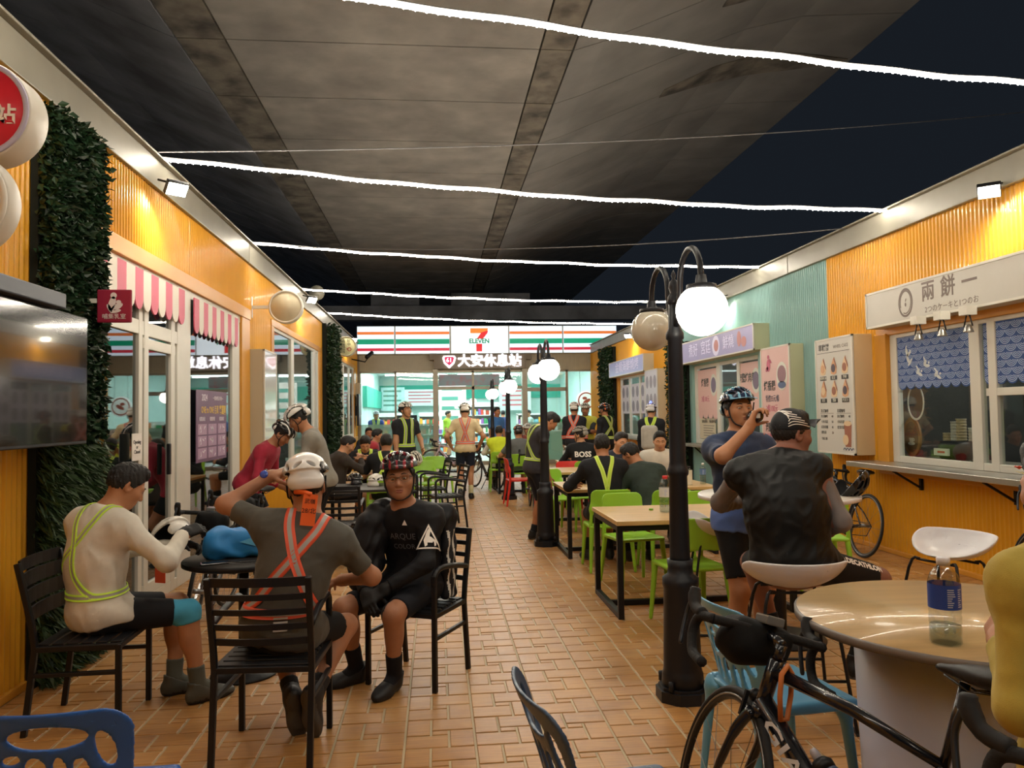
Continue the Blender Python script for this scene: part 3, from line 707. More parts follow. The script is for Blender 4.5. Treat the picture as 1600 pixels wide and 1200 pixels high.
for i, p in enumerate(POSTS):
    for c in kids(p):
        if c.name.startswith('globe') and not c.name.startswith('globe_cap'):
            s = c.location.y
            if i == 0 and s > 0:
                c.data = c.data.copy(); c.data.materials[0] = GLOBE_OFF; c['label'] = 'unlit cream globe'
            else: lamp('globe_lamp', 'POINT', (p.location.x, p.location.y + s, 2.09), 22, (1, .95, .85), .13); c.visible_shadow = True

# ================================================================== PLANTED WALL STRIPS
LEAF = mat('dark_leaf', '#223a24', .38, var=.45, vscale=9, spec=.5); LEAF2 = mat('fern_leaf', '#364d2b', .5, var=.4, vscale=9); SOIL = mat('hedge_backing', '#141a12', .9)
def hedge(label, side, y0, y1, z0, z1, n, fern_z=0, depth=.16, ls=.05):
    x = XL if side == 'L' else XR; s = 1 if side == 'L' else -1
    r = empty('hedge_panel', (x, (y0 + y1) / 2, z0), 0, label, 'hedge'); hy, hz = (y1 - y0) / 2, z1 - z0
    one('backing', SOIL, lambda b: b.box(min(.02 * s, depth * .5 * s), max(.02 * s, depth * .5 * s), -hy, hy, 0, hz), r)
    R = random.Random(int(y0 * 7)); b = MB(); f = MB(); b.use(LEAF); f.use(LEAF2)
    for i in range(n):
        y, z = R.uniform(-hy - .02, hy + .02), R.uniform(0, hz); fern = z < fern_z and R.random() < .9
        c = Vector((s * (depth * .5 + R.random() ** 1.5 * depth * .75), y, z))
        d = Vector((s * R.uniform(.2, 1), R.uniform(-.9, .9), R.uniform(-1.0, .5))).normalized()
        w = d.cross(Vector((R.uniform(-1, 1), R.uniform(-1, 1), R.uniform(-1, 1)))).normalized(); L = ls * R.uniform(.7, 1.5)
        if fern:
            d = Vector((s * R.uniform(.3, 1), R.uniform(-.6, .6), R.uniform(-1.2, -.1))).normalized(); L *= 1.9; w *= .12
            f.add([c, c + d * L * .5 + w * L * .5, c + d * L, c + d * L * .5 - w * L * .5], [(0, 1, 2, 3)], False)
        else:
            nn = w.cross(d) * L * .12
            b.add([c, c + d * L * .45 + w * L * .3 + nn, c + d * L, c + d * L * .45 - w * L * .3 + nn], [(0, 1, 2), (0, 2, 3)], False)
    o = b.build('foliage', r); tag(o, kind='stuff')
    if f.v: o = f.build('fern_foliage', r); tag(o, kind='stuff')
hedge('tall artificial hedge strip behind the wall screen on the left', 'L', 4.86, 5.58, 0, 3.52, 24000, 1.45, .13, .052)
hedge('narrow hedge strip on the left wall between two windows', 'L', 16.8, 18.1, 0, 3.6, 9000, 0, .2, .07)
hedge('narrow hedge strip on the right wall beside the teal shop', 'R', 14.5, 15.35, 0, 2.95, 7000, 0, .2, .07)
hedge('hedge strip on the right wall at the far shop corner', 'R', 20.7, 21.9, 0, 3.4, 6000, 0, .2, .08)

# ================================================================== LEFT WALL: screen, signs, awnings
def build_left():
    r = empty('wall_screen', (-2.1, 4.25, 1.44), 0, 'large switched-off glossy black television hanging before the hedge', 'television')
    scr = mat('screen_glass', '#0d0e10', .1, spec=.8, coat=.6)
    bevel(one('bezel', BLACKM, lambda b: b.box(-.05, 0, -.62, .62, 0, .76), r), .006)
    one('screen', scr, lambda b: b.box(0, .003, -.61, .61, .02, .75), r)
    one('wall_bracket', BLACKM, lambda b: (b.box(-.3, -.05, -.5, -.42, .2, .5), b.box(-.3, -.05, -.3, -.2, .2, .5)), r)
    o = one('soundbar', mat('navy_plastic', '#262a3c', .4), lambda b: b.bbox(-.1, .06, -.45, .45, 0, .085, .008)); o.location = (-2.1, 4.02, 2.2); tag(o, 'dark navy speaker bar lying on top of the wall screen', 'speaker')
    def round_sign(label, c, rad, th, face, rimm, wallx):
        r = empty('round_sign', c, 0, label, 'sign'); M = Matrix.Rotation(PI / 2, 4, 'X')   # local z -> -Y
        one('drum', WHITE, lambda b: b.lathe([(rad * .97, -th / 2), (rad, -th / 2 + .012), (rad, th / 2 - .012), (rad * .97, th / 2)], 48, M), r)
        one('rim', rimm, lambda b: b.lathe([(rad * .98, th / 2), (rad * .96, th / 2 + .008), (rad * .88, th / 2 + .008), (rad * .87, th / 2)], 48, M), r)
        one('face', face, lambda b: b.lathe([(rad * .88, th / 2 - .01), (rad * .88, th / 2 + .004)], 48, M), r)
        one('mount_arm', WHITE, lambda b: (b.box(wallx - c[0], -rad * .95, -.02, .02, -.02, .02), b.box(wallx - c[0], wallx - c[0] + .015, -.03, .03, -.14, .14)), r)
        return r, basis((0, -th / 2 - .012, 0), (1, 0, 0), (0, 0, 1))
    red = mat('sign_red', '#c4202a', .4, emit=.10, ecol='#c4202a'); wht = mat('print_white', '#efe9e2', .5)
    lav = mat('rim_lavender', '#b9b4cc', .4)
    r, M = round_sign('round red illuminated sign with white lettering, uppermost on the left', (-1.86, 3.38, 2.865), .207, .16, red, lav, XL)
    text('lettering', '休息站', .085, wht, r, M @ T(.03, -.03, 0), .002, bold=.002); text('lettering', '大安', .085, wht, r, M @ T(-.03, .08, 0), .002, bold=.002)
    r, M = round_sign('round white sign hanging below the round red sign', (-1.776, 3.05, 2.406), .2, .1, WHITE, WHITE, XL)
    r, M = round_sign('blank cream round sign on a white arm above the left window', (-1.99, 10.5, 3.06), .225, .1, CREAM, WHITE, XL)
    r, M = round_sign('small round cream sign with dark lettering beside the far left hedge', (-2.06, 18.0, 3.2), .235, .12, mat('cream_face', '#d8cf9a', .5, emit=.12, ecol='#d8cf9a'), CREAM, XL)
    for i, ch in enumerate('高鐵館'): text('lettering', ch, .12, INKD, r, M @ T(-.07, .12 - i * .115, 0), .002)
    text('lettering', '台', .08, INKD, r, M @ T(.06, .13, 0), .002); text('lettering', '中', .08, INKD, r, M @ T(.07, .04, 0), .002)
    one('emblem', INKR, lambda b: (ringpts(b, 0, 0, .03, .045, 0), ringpts(b, -.045, .01, .01, .02, 0)), r, M @ T(.08, -.07, 0))
    # nursing-room plate
    r = empty('nursing_sign', (-2.115, 5.3, 2.335), 0, 'small maroon nursing room sign with a white mother and baby figure', 'sign'); M = basis((0, -.012, 0), (1, 0, 0), (0, 0, 1))
    mar = mat('maroon_plate', '#9c2440', .4); wt = mat('print_pale', '#ead9d6', .5)
    bevel(one('plate', mar, lambda b: b.box(-.11, .11, -.01, .01, -.11, .11), r), .008)
    one('figure', wt, lambda b: (ovl(b, -.002, .068, .02, .022, 0), ovl(b, -.012, .015, .022, .05, 0, rot=-.25), ovl(b, .02, -.005, .04, .018, 0, rot=.5), ovl(b, .03, .025, .016, .014, .001), ovl(b, -.028, -.015, .012, .03, 0, rot=.5), ovl(b, .01, -.035, .035, .012, 0, rot=.2)), r, M)
    text('lettering', '哺集乳室', .038, wt, r, M @ T(0, -.072, 0), .001); one('fixing', WHITE, lambda b: b.box(-.3, -.11, -.01, .01, .02, .05), r)
    # scalloped awning boards
    pink = mat('awning_pink', '#d95f7c', .5); wh = mat('awning_white', '#e6ddd0', .5)
    for lab, y0, y1, n, zt, zb, st in (('pink and white striped scalloped awning strip over the glass door', 5.55, 7.66, 12, 2.82, 2.5, 0), ('pink and white striped scalloped awning strip over the glass panel with the poster', 7.96, 9.66, 11, 2.8, 2.46, 1)):
        r = empty('awning', (XL + .03, (y0 + y1) / 2, zt), 0, lab, 'awning'); w = (y1 - y0) / n
        for i in range(n):
            a = (i - n / 2) * w; pts = [(a, 0), (a + w, 0), (a + w, zb - zt + w / 2)] + [(a + w / 2 + w / 2 * math.cos(t), zb - zt + w / 2 - w / 2 * 1.2 * math.sin(t)) for t in np.linspace(.3, PI - .3, 7)] + [(a, zb - zt + w / 2)]
            one('stripe', pink if (i + st) % 2 else wh, lambda b: b.prism(pts, 0, .012, basis((0, 0, 0), (0, 1, 0), (0, 0, 1))), r)
    # poster and card on the glass
    r = empty('poster'); r.matrix_world = frame_at('L', 8.63, 1.5, .02); tag(r, 'purple event poster with a grid of photos on the glass panel', 'poster')
    pur = mat('poster_purple', '#7a5a78', .5, var=.08); lil = mat('poster_lilac', '#b897b4', .5); yel = ink('#e8c25a'); pw = mat('print_lilac_white', '#e6dbe6', .5)
    one('sheet', pur, lambda b: b.box(-.56, .56, -.37, .38, 0, .006), r)
    text('lettering', '2024', .1, pw, r, T(-.28, .3, .007), .001); text('lettering', '〜健康慢活列車〜', .05, pw, r, T(.22, .3, .007), .001)
    text('lettering', 'ONE to ONE 百萬', .1, yel, r, T(-.08, .17, .007), .001, sx=.8); text('lettering', '客運團', .11, yel, r, T(.4, .17, .007), .001, sx=.8, bold=.003)
    for i in range(3):
        text('lettering', '站點旅程', .05, pw, r, T(-.36 + .36 * i, .075, .007), .001)
        for j in range(3):
            x, y = -.36 + .36 * i, -.03 - .125 * j
            one('photo_cell', lil, lambda b: b.box(x - .15, x + .15, y - .055, y + .055, .006, .009), r)
            one('photo_mark', pw, lambda b: [ovl(b, x + R_.uniform(-.1, .1), y + R_.uniform(-.03, .03), R_.uniform(.012, .04), .01, .009, 6, .001, R_.uniform(0, 3)) for R_ in [random.Random(i * 9 + j + q) for q in range(5)]], r)
    r = empty('door_card'); r.matrix_world = frame_at('L', 6.5, 1.36, .03); tag(r, 'white opening or closed card hanging on the glass door', 'card')
    one('card', wht, lambda b: b.box(-.1, .1, -.11, .11, 0, .005), r)
    for s, y in (('Opening', .04), ('or', 0), ('Closed', -.04)): text('lettering', s, .045, INKD, r, T(0, y, .006), .001)
    # light box standing on the wall
    r = board('light_box', 'tall blank white light box on the left wall under the round sign', 'light box', frame_at('L', 10.78, 1.66), .78, 1.66, .19, mat('box_face', '#dcd9d2', .12, spec=.6, coat=.5), mat('box_side', '#b8b098', .5))
    r = board('light_box', 'blank white light box on the left wall beside the far window', 'light box', frame_at('L', 23.75, 2.1), .3, 1.0, .15, mat('box_face', '#dcd9d2', .12, spec=.6), CREAM)
    r = empty('wall_screen', (XL + .1, 23.4, 1.3), 0, 'small dark wall screen beyond the far left window', 'television'); bevel(one('bezel', BLACKM, lambda b: b.box(0, .06, -.3, .3, 0, .95), r), .005)
    one('screen', mat('poster_screen', '#7d5a66', .3), lambda b: b.box(.06, .063, -.27, .27, .04, .91), r)
    one('wall_bracket', BLACKM, lambda b: b.box(-.1, 0, -.1, .1, .3, .6), r)
    # camera
    r = empty('security_camera', (-2.25, 22.6, 3.3), 0, 'small dark security camera on the left wall near the lit shop sign', 'camera')
    one('body', BLACKM, lambda b: b.tube([(.25, -.12, -.02), (.4, .08, .14)], .06, 10), r); one('mount', BLACKM, lambda b: b.tube([(-.2, 0, -.05), (.2, 0, -.14), (.3, 0, 0)], .02, 6), r)
build_left()

# ================================================================== RIGHT WALL: shop signs and fittings
def build_right():
    facew = mat('sign_face_grey', '#c2bfb6', .35, var=.02); brown = ink('#75665f')
    r = board('shop_sign', 'long pale signboard with a brush ring emblem over the cake shop window', 'sign', frame_at('R', 6.62, 2.65), 2.84, .39, .2, facew)
    flat(r, brown, lambda b: (ringpts(b, -.7, 0, .1, .118, .206, sy=1.25), ringpts(b, -.7, .004, .083, .092, .206, sy=1.3, a0=-2, a1=3.6), ovl(b, -.7, -.02, .012, .02, .206), ovl(b, -.695, .025, .006, .018, .206, rot=-.5)), 'emblem')
    for i, ch in enumerate('兩餅一'): tx(r, ch, -.34 + i * .29, .05, .206, .21, brown, bold=.003)
    tx(r, '2つのケーキと1つのお', -.02, -.12, .206, .075, brown)
    for y in (7.0, 6.65, 6.3):
        c = empty('clip_lamp', (4.66, y, 2.44), 0, {7.0: 'small white clip lamp under the cake shop sign, farthest of three', 6.65: 'small white clip lamp under the cake shop sign, middle of three', 6.3: 'small white clip lamp under the cake shop sign, nearest of three'}[y], 'lamp', 'clip lamps under the cake shop sign')
        one('clamp', WHITE, lambda b: b.box(-.05, .05, -.05, .05, -.05, .03), c)
        one('head', STEEL, lambda b: b.lathe([(.045, -.2), (.042, -.19), (.025, -.14), (.012, -.13)], 14), c)
        one('yoke', BLACKM, lambda b: (b.tube([(0, -.02, -.05), (0, -.055, -.15)], .006, 6), b.tube([(0, .02, -.05), (0, .055, -.15)], .006, 6)), c)
    # curtains
    blue = mat('noren_blue', '#3d5a96', .8, var=.06); bw = mat('noren_line', '#b3c6e4', .8); ww = mat('noren_white', '#dfe6e6', .8)
    def noren(label, y0, y1, blobs):
        w = abs(y1 - y0); h = .5; r = empty('noren_curtain'); r.matrix_world = basis((XR + .018, (y0 + y1) / 2, 2.34), (0, -1, 0), (0, 0, 1)); tag(r, label, 'curtain')
        n = 8; s = w / n; pts = [(-w / 2, 0)] + [(-w / 2 + s * i + s * (.5 - .5 * math.cos(t)), -h - s * .45 * math.sin(t)) for i in range(n) for t in np.linspace(0, PI, 7)[:-1]] + [(w / 2, -h), (w / 2, 0)]
        one('cloth', blue, lambda b: b.prism(pts[::-1], 0, .004), r)
        b = MB(); b.use(bw); row = 0; y = -h + .02
        while y < .02:
            for i in range(n + (row % 2)):
                cx = -w / 2 + s * (i + (.5 if row % 2 == 0 else 0))
                for rr in (.48, .36, .24, .12):
                    a0, a1 = PI + .12, 2 * PI - .12
                    if cx < -w / 2 + s * .4: a0 = 1.5 * PI
                    if cx > w / 2 - s * .4: a1 = 1.5 * PI
                    ringpts(b, cx, y, s * rr - .003, s * rr + .003, .004, 10, 1, .95, a0, a1, .001)
            y += s * .5; row += 1
        o = b.build('wave_print', r)
        if blobs:
            [one('white_print', ww, lambda b: (ovl(b, x, y, .02, .035, .0055, rot=a), ovl(b, x + .03, y - .03, .045, .016, .0055, rot=a + .3), ovl(b, x + .06, y + .0, .012, .012, .0055), ovl(b, x - .01, y + .04, .01, .028, .0055, rot=-a)), r) for x, y, a in ((-.4, -.16, .2), (-.38, -.25, .5), (-.1, -.3, -.4), (-.22, -.38, -.7), (.07, -.42, -.8))]
    noren('blue wave-patterned cloth hanging in the cake shop window, beside the menu board', 7.83, 6.7, True); noren('blue wave-patterned cloth hanging in the nearer cake shop sash', 6.52, 5.45, False)
    # counter ledge
    r = empty('window_shelf', (4.75, 6.9, 1.0), 0, 'narrow steel serving shelf under the cake shop window', 'shelf')
    bevel(one('top', STEEL, lambda b: b.box(-.18, .2, -1.6, 1.35, -.055, 0), r), .006)
    for y in (.55, -.75): one('bracket', BLACKM, lambda b: (b.bar((.18, y, -.06), (.18, y, -.26), .03), b.bar((-.12, y, -.06), (.18, y, -.24), .02)), r)
    # menu board
    r = board('menu_board', 'tall white menu board with cake drawings on the wall beside the cake shop window', 'sign', frame_at('R', 8.7, 1.745), .86, 1.38, .24, mat('menu_face', '#d2cfc8', .4), mat('menu_side', '#d6bd94', .55))
    z = .246; tx(r, '車輪餅', -.22, .58, z, .085, INKD, bold=.002); tx(r, 'WHEEL CAKE', .17, .575, z, .055, INKG)
    flat(r, INKD, lambda b: rct(b, -.38, .36, .515, .52, z))
    tan, tan2, br, choc = ink('#dba77c'), ink('#e6c9a0'), ink('#a2644a'), ink('#4b3b48'); R = random.Random(5)
    for k in range(6):
        cx, cy = -.25 + .25 * (k % 3), .36 - .27 * (k // 3)
        flat(r, tan if k % 2 else tan2, lambda b: b.prism([(cx - .065, cy - .07), (cx - .06, cy - .1), (cx, cy - .115), (cx + .06, cy - .1), (cx + .07, cy - .04), (cx + .02, cy + .095), (cx - .01, cy + .07), (cx - .05, cy)], z, z + .002), 'cake_drawing')
        flat(r, [tan, choc, br, tan2, br, choc][k], lambda b: ovl(b, cx - .005, cy - .035, .045, .05, z + .002), 'cake_filling')
        flat(r, br, lambda b: b.prism([(cx + .02, cy + .095), (cx + .075, cy - .02), (cx + .068, cy - .045), (cx + .01, cy + .07)], z + .002, z + .004), 'cake_edge')
        flat(r, INKD, lambda b: rct(b, cx - .075, cx + .075, cy - .175, cy - .125, z), 'name_plate')
        tx(r, ['招牌奶油', '紅豆', '芋頭', '花生', '黑糖', '巧克力'][k], cx, cy - .15, z + .003, .04, WHITE)
    for j, (t, l) in enumerate((('美式咖啡', -.33), ('拿鐵咖啡', .05))):
        tx(r, t, l, -.185, z, .045, INKD, 'LEFT'); flat(r, INKG, lambda b: rct(b, l - .01, l + .3, -.215, -.21, z))
        for i, (s, p) in enumerate((('美式咖啡', '40'), ('卡布奇諾', '50'), ('紅茶拿鐵', '45'), ('鮮奶茶', '50'))):
            if j and i == 3: continue
            tx(r, s, l, -.25 - i * .065, z, .04, INKD, 'LEFT'); tx(r, p, l + .27, -.25 - i * .065, z, .04, INKD)
    tx(r, '宅配訂購', -.33, -.52, z, .035, INKD, 'LEFT')
    flat(r, br, lambda b: b.prism([(.2, -.33), (.36, -.34), (.34, -.6), (.22, -.6)], z, z + .002), 'drink_drawing'); flat(r, tan2, lambda b: (ovl(b, .28, -.33, .08, .03, z + .002), ovl(b, .23, -.52, .06, .06, z + .002)), 'drink_drawing'); flat(r, ink('#47506e'), lambda b: [ringpts(b, .2 + .06 * i, -.64, .02, .03, z, 12, 1, 1, 0, PI) for i in range(4)], 'wave_drawing')
    # pink boards
    pinkf = mat('pink_face', '#e2b9b4', .4); ros = ink('#c25a78'); navy = ink('#414a66')
    r = board('menu_board', 'tall pink sausage menu board on the teal wall', 'sign', frame_at('R', 10.38, 1.8), .92, 1.36, .2, pinkf, mat('board_side_green', '#c2c3a2', .5))
    z = .207
    flat(r, ros, lambda b: (ovl(b, -.2, .42, .06, .09, z), ovl(b, -.25, .37, .05, .03, z, rot=.6), ovl(b, -.14, .48, .05, .02, z, rot=-.6), ovl(b, -.2, .54, .03, .03, z)), 'pig_drawing')
    for cx, cy, s in ((.22, .25, 1), (.25, -.42, .85)):
        flat(r, WHITE, lambda b: ovl(b, cx, cy, .17 * s, .2 * s, z), 'photo_disc'); flat(r, ink('#98707a'), lambda b: ovl(b, cx, cy + .03, .13 * s, .12 * s, z + .002), 'photo_food'); flat(r, ink('#4f5f8a'), lambda b: ovl(b, cx, cy - .12 * s, .12 * s, .05 * s, z + .002), 'photo_dish')
    tx(r, '烤香腸', -.18, .12, z, .15, INKD, sx=.85, bold=.003); tx(r, '特價35元/條', -.1, -.06, z, .11, navy, sx=.75); tx(r, '3條100元', -.12, -.2, z, .12, ros, sx=.8); tx(r, '海鹽烤肉串', -.1, -.47, z, .14, INKD, sx=.7, bold=.003); tx(r, '特價55元', -.15, -.6, z, .1, ros, sx=.75)
    # teal shop posters inside the window, scalloped
    pz = mat('pink_poster', '#e7bfb9', .5)
    for k, (y0, y1, t, pr) in enumerate(((14.2, 13.2, '烤香腸', '3條100元'), (12.15, 11.4, '海鹽烤肉串', '特價35元'))):
        w = y0 - y1; r = empty('hanging_poster'); r.matrix_world = basis((XR + .018, (y0 + y1) / 2, 2.35), (0, -1, 0), (0, 0, 1)); tag(r, ['pink scalloped food poster in the teal shop window, farther pane', 'pink scalloped food poster in the teal shop window, nearer pane'][k], 'poster')
        n = 4; s = w / n; pts = [(-w / 2, 0)] + [(-w / 2 + s * i + s * (.5 - .5 * math.cos(q)), -.8 - s * .5 * math.sin(q)) for i in range(n) for q in np.linspace(0, PI, 7)[:-1]] + [(w / 2, -.8), (w / 2, 0)]
        one('sheet', pz, lambda b: b.prism(pts[::-1], 0, .004), r)
        text('lettering', t, .16, INKD, r, T(-.12, -.25, .005), .001, sx=.8, bold=.003); text('lettering', pr, .13, ros, r, T(-.12, -.55, .005), .001, sx=.8)
        one('photo_disc', WHITE, lambda b: ovl(b, w * .32, -.3, .16, .2, .004), r); one('photo_food', ink('#7a6a86'), lambda b: ovl(b, w * .32, -.3, .12, .14, .006), r)
    o = empty('notice_sheet'); o.matrix_world = basis((XR + .018, 13.75, 1.27), (0, -1, 0), (0, 0, 1)); tag(o, 'pale order notice on the lower teal shop window', 'notice')
    one('sheet', mat('notice_paper', '#d9d0b8', .6), lambda b: b.box(-.42, .42, -.2, .18, 0, .004), o)
    text('lettering', '點餐請按鈴，手機排隊叫號', .06, INKD, o, T(.08, .12, .005), .001)
    for i in range(5): one('print_line', INKG, lambda b: b.box(-.2, .36 - .05 * (i % 3), .04 - i * .045, .052 - i * .045, .004, .005), o)
    lav = mat('sign_lavender', '#9a94b8', .4, emit=.12, ecol='#9a94d8'); pale = mat('print_lavender', '#dcd8f2', .5, emit=.15, ecol='#dcd8f2')
    r = board('shop_sign', 'lavender signboard with food drawings over the teal shop window', 'sign', frame_at('R', 12.7, 2.68), 3.5, .4, .25, lav, mat('board_side_green', '#c2c3a2', .5)); z = .257
    tx(r, '煮好', -.95, 0, z, .26, pale, sx=.95); tx(r, '宮廷', -.3, 0, z, .26, pale, sx=.95); tx(r, '鮮燒', .75, 0, z, .24, pale); flat(r, pale, lambda b: ovl(b, .2, 0, .17, .17, z), 'round_drawing')
    [flat(r, ink('#c98a8a'), lambda b: ovl(b, *q), 'food_drawing') for q in ((1.2, .02, .08, .12, z), (1.38, -.04, .1, .08, z), (.22, 0, .1, .1, z + .002))]
    r = board('shop_sign', 'pale blue signboard over the far orange shop window', 'sign', frame_at('R', 18.8, 2.72), 3.5, .4, .25, mat('sign_blue', '#a3a9cf', .4, emit=.15, ecol='#9aa4e0'), CREAM); tx(r, '金順海鮮燒烤', .15, 0, z, .3, pale, sx=1.3)
    r = board('menu_board', 'pale photo menu board beside the far orange shop window', 'sign', frame_at('R', 16.65, 1.85), 1.0, 1.35, .2, mat('menu_pale', '#d4d0dc', .4), CREAM)
    for i in range(9): flat(r, ink('#9d96a6'), lambda b: ovl(b, -.3 + .3 * (i % 3), .4 - .4 * (i // 3), .11, .14, .207), 'dish_drawing')
    for k, y in enumerate((19.85, 18.85, 17.95)):
        r = empty('hanging_poster'); r.matrix_world = basis((XR + .018, y, 2.3), (0, -1, 0), (0, 0, 1)); tag(r, ['pale dish poster in the far orange shop window, farthest of three', 'pale dish poster in the far orange shop window, middle of three', 'pale dish poster in the far orange shop window, nearest of three'][k], 'poster', 'dish posters in the far shop window')
        one('sheet', mat('pale_poster', '#d6cfdd', .5), lambda b: b.box(-.38, .38, -.75, 0, 0, .004), r); [one('dish_drawing', ink('#8d8496'), lambda b: ovl(b, -.2 + .4 * (i % 2), -.2 - .36 * (i // 2), .12, .14, .004), r) for i in range(4)]
    # counters under the two far windows
    for lab, y0, y1 in (('grey serving ledge under the teal shop window', 11.2, 14.4), ('grey serving ledge under the far orange shop window', 17.3, 20.4)):
        r = empty('window_shelf', (XR - .1, (y0 + y1) / 2, .98), 0, lab, 'shelf'); h = (y1 - y0) / 2
        bevel(one('top', GREYB, lambda b: b.box(-.2, .1, -h, h, -.05, 0), r), .006)
        for y in (-h * .6, h * .6): one('bracket', BLACKM, lambda b: b.bar((.08, y, -.25), (-.14, y, -.05), .02), r)
build_right()
# ================================================================== FURNITURE
def sdf_part(name, S, h, m, parent, adapt=.02, M=None):
    me = S.mesh(name, h, [m], adapt=adapt); return link(name, me, parent, M)
def rz_of(fx, fy): return math.atan2(fy, fx) - PI / 2       # local +y looks along (fx, fy)
LIME = mat('lime_plastic', '#97cc3c', .38, var=.03, vscale=3, spec=.5)
REDP = mat('red_plastic', '#d7342c', .35, var=.03, vscale=3)
SKY = mat('sky_blue_plastic', '#5f9fc4', .3, var=.03, vscale=3)
DBLUE = mat('deep_blue_plastic', '#2a5fb0', .3, var=.03, vscale=3)
NBLUE = mat('navy_blue_plastic', '#38506e', .35, var=.03, vscale=3)
WPLAS = mat('white_plastic', '#dedce0', .3, var=.02, vscale=3)
def sheet_fn(yb, x_half, z0, z1, t, rc, holes=()):
    """curved upright sheet: y = yb(x,z), |x|<x_half(z), rounded top corners, elliptic holes (x,z,rx,rz,rot)"""
    def fn(P):
        x, y, z = P.T; xh = x_half(z); d1 = np.abs(y - yb(x, z)) - t
        qx = np.abs(x) - (xh - rc); qz = np.maximum(z - (z1 - rc), (z0 + rc) - z)
        d2 = np.sqrt(np.maximum(qx, 0) ** 2 + np.maximum(qz, 0) ** 2) + np.minimum(np.maximum(qx, qz), 0) - rc
        d = np.sqrt(np.maximum(d1 + .004, 0) ** 2 + np.maximum(d2 + .004, 0) ** 2) + np.minimum(np.maximum(d1, d2) + .004, 0) - .004
        for hx, hz, rx, rz_, ro in holes:
            u, v = x - hx, z - hz; c, s = math.cos(ro), math.sin(ro); u, v = u * c + v * s, -u * s + v * c
            l = np.sqrt((u / rx) ** 2 + (v / rz_) ** 2); hd = (l - 1) * min(rx, rz_); d = np.maximum(d, -hd)
        return d
    return fn
def make_plastic_chair():
    r = empty('plastic_chair', (0, 0, 0), 0, 'x', 'chair', 'lime green plastic chairs')
    S = Sdf(); S.rbox((0, .005, .442), (.215, .215, .014), .013); S.ell((0, 0, .66), (.36, .36, .215), k=.01, op='-'); S.cone((-.19, -.19, .44), (-.19, .17, .44), .016); S.cone((.19, -.19, .44), (.19, .17, .44), .016)
    sdf_part('seat', S, .007, LIME, r)
    yb = lambda x, z: -.2 - .16 * np.maximum(z - .45, 0) + .75 * x * x
    S = Sdf(); S.raw(sheet_fn(yb, lambda z: .205 + 0 * z, .585, .82, .008, .06), (-.22, -.3, .57), (.22, -.1, .83))
    for s in (-1, 1): S.cone((s * .205, -.185, .45), (s * .19, -.2, .66), .019, .014, k=.03)
    S.cone((-.19, -.2, .62), (-.1, -.218, .6), .014, .006, k=.05); S.cone((.19, -.2, .62), (.1, -.218, .6), .014, .006, k=.05)
    sdf_part('backrest', S, .007, LIME, r)
    for sx, sy in ((-1, 1), (1, 1), (-1, -1), (1, -1)):
        S = Sdf(); S.cone((sx * .195, sy * .185, .44), (sx * .222, sy * .23 + (-.02 if sy < 0 else 0), .016), .024, .015); sdf_part('leg', S, .006, LIME, r)
    return r
GREEN = make_plastic_chair()
def set_mat(root, m):
    for c in kids(root):
        if c.type == 'MESH' and c.material_slots: c.material_slots[0].link = 'OBJECT'; c.material_slots[0].material = m
CHMAP = {}
def place(proto, x, y, fx, fy, label, m=None, group=None, used=set(), z=0):
    if proto.name in used: o = copy_tree(proto, childmap=CHMAP[proto.name])
    else:
        cm = {}
        for c in COL.objects:
            if c.parent is not None: cm.setdefault(c.parent.name, []).append(c)
        CHMAP[proto.name] = cm; used.add(proto.name); o = proto
    o.location = (x, y, z); o.rotation_euler = (0, 0, rz_of(fx, fy)); o['label'] = label
    if group: o['group'] = group
    if m: set_mat(o, m)
    return o
place(GREEN, 1.86, 5.6, -.12, 1, 'nearest lime plastic chair, its back to the camera, half behind the near lamp post')
place(GREEN, 1.78, 6.95, .2, -1, 'lime plastic chair facing the camera across the nearest wooden table')
place(GREEN, 1.72, 7.75, .02, 1, 'lime plastic chair under the man in black with crossed yellow straps')
for x, y, fx, fy, l in ((2.28, 7.6, -.05, 1, 'lime plastic chair under the man bending in a dark green tee'), (2.55, 6.95, 0, -1, 'lime plastic chair at the far right end of the nearest wooden table'),
        (1.62, 10.25, .5, -1, 'lime plastic chair between the second and third wooden tables, nearest the lamp post'), (2.05, 10.4, 0, 1, 'lime plastic chair south of the third wooden table, beside the bowed man'),
        (2.35, 12.3, -.1, 1, 'lime plastic chair under the man with white lettering on his back'), (2.75, 12.1, 0, 1, 'empty lime plastic chair beside the man with white lettering on his back'), (2.25, 9.65, 0, -1, 'lime plastic chair under the man in a navy zip jacket'),
        (1.55, 14.85, -.1, 1, 'lime plastic chair under the man in a grey jersey, beyond the red chair'), (1.3, 15.9, 0, 1, 'lime plastic chair under the man in a bright yellow vest'), (3.4, 6.65, .2, 1, 'lime plastic chair standing behind the high white round table'),
        (-.2, 13.0, .15, -1, 'lime plastic chair on the left side facing the camera, nearest of two'), (-.42, 14.6, .1, -1, 'lime plastic chair on the left side, beyond the other lime one'), (.02, 14.2, .3, -1, 'lime plastic chair partly hidden behind black slat chairs on the left'),
        (-.7, 10.35, 0, 1, 'lime plastic chair under the left-side man with straps seen from behind')):
    place(GREEN, x, y, fx, fy, l)
for x, y, fx, fy, l in ((1.42, 13.35, 1, .05, 'red plastic chair beyond the bowed standing man'), (2.1, 11.9, .1, -1, 'red plastic chair north of the third wooden table'), (2.95, 5.05 + 1.5, 1, .2, 'red plastic chair behind the near lamp post, at the table end')):
    place(GREEN, x, y, fx, fy, l, REDP, 'red plastic chairs')

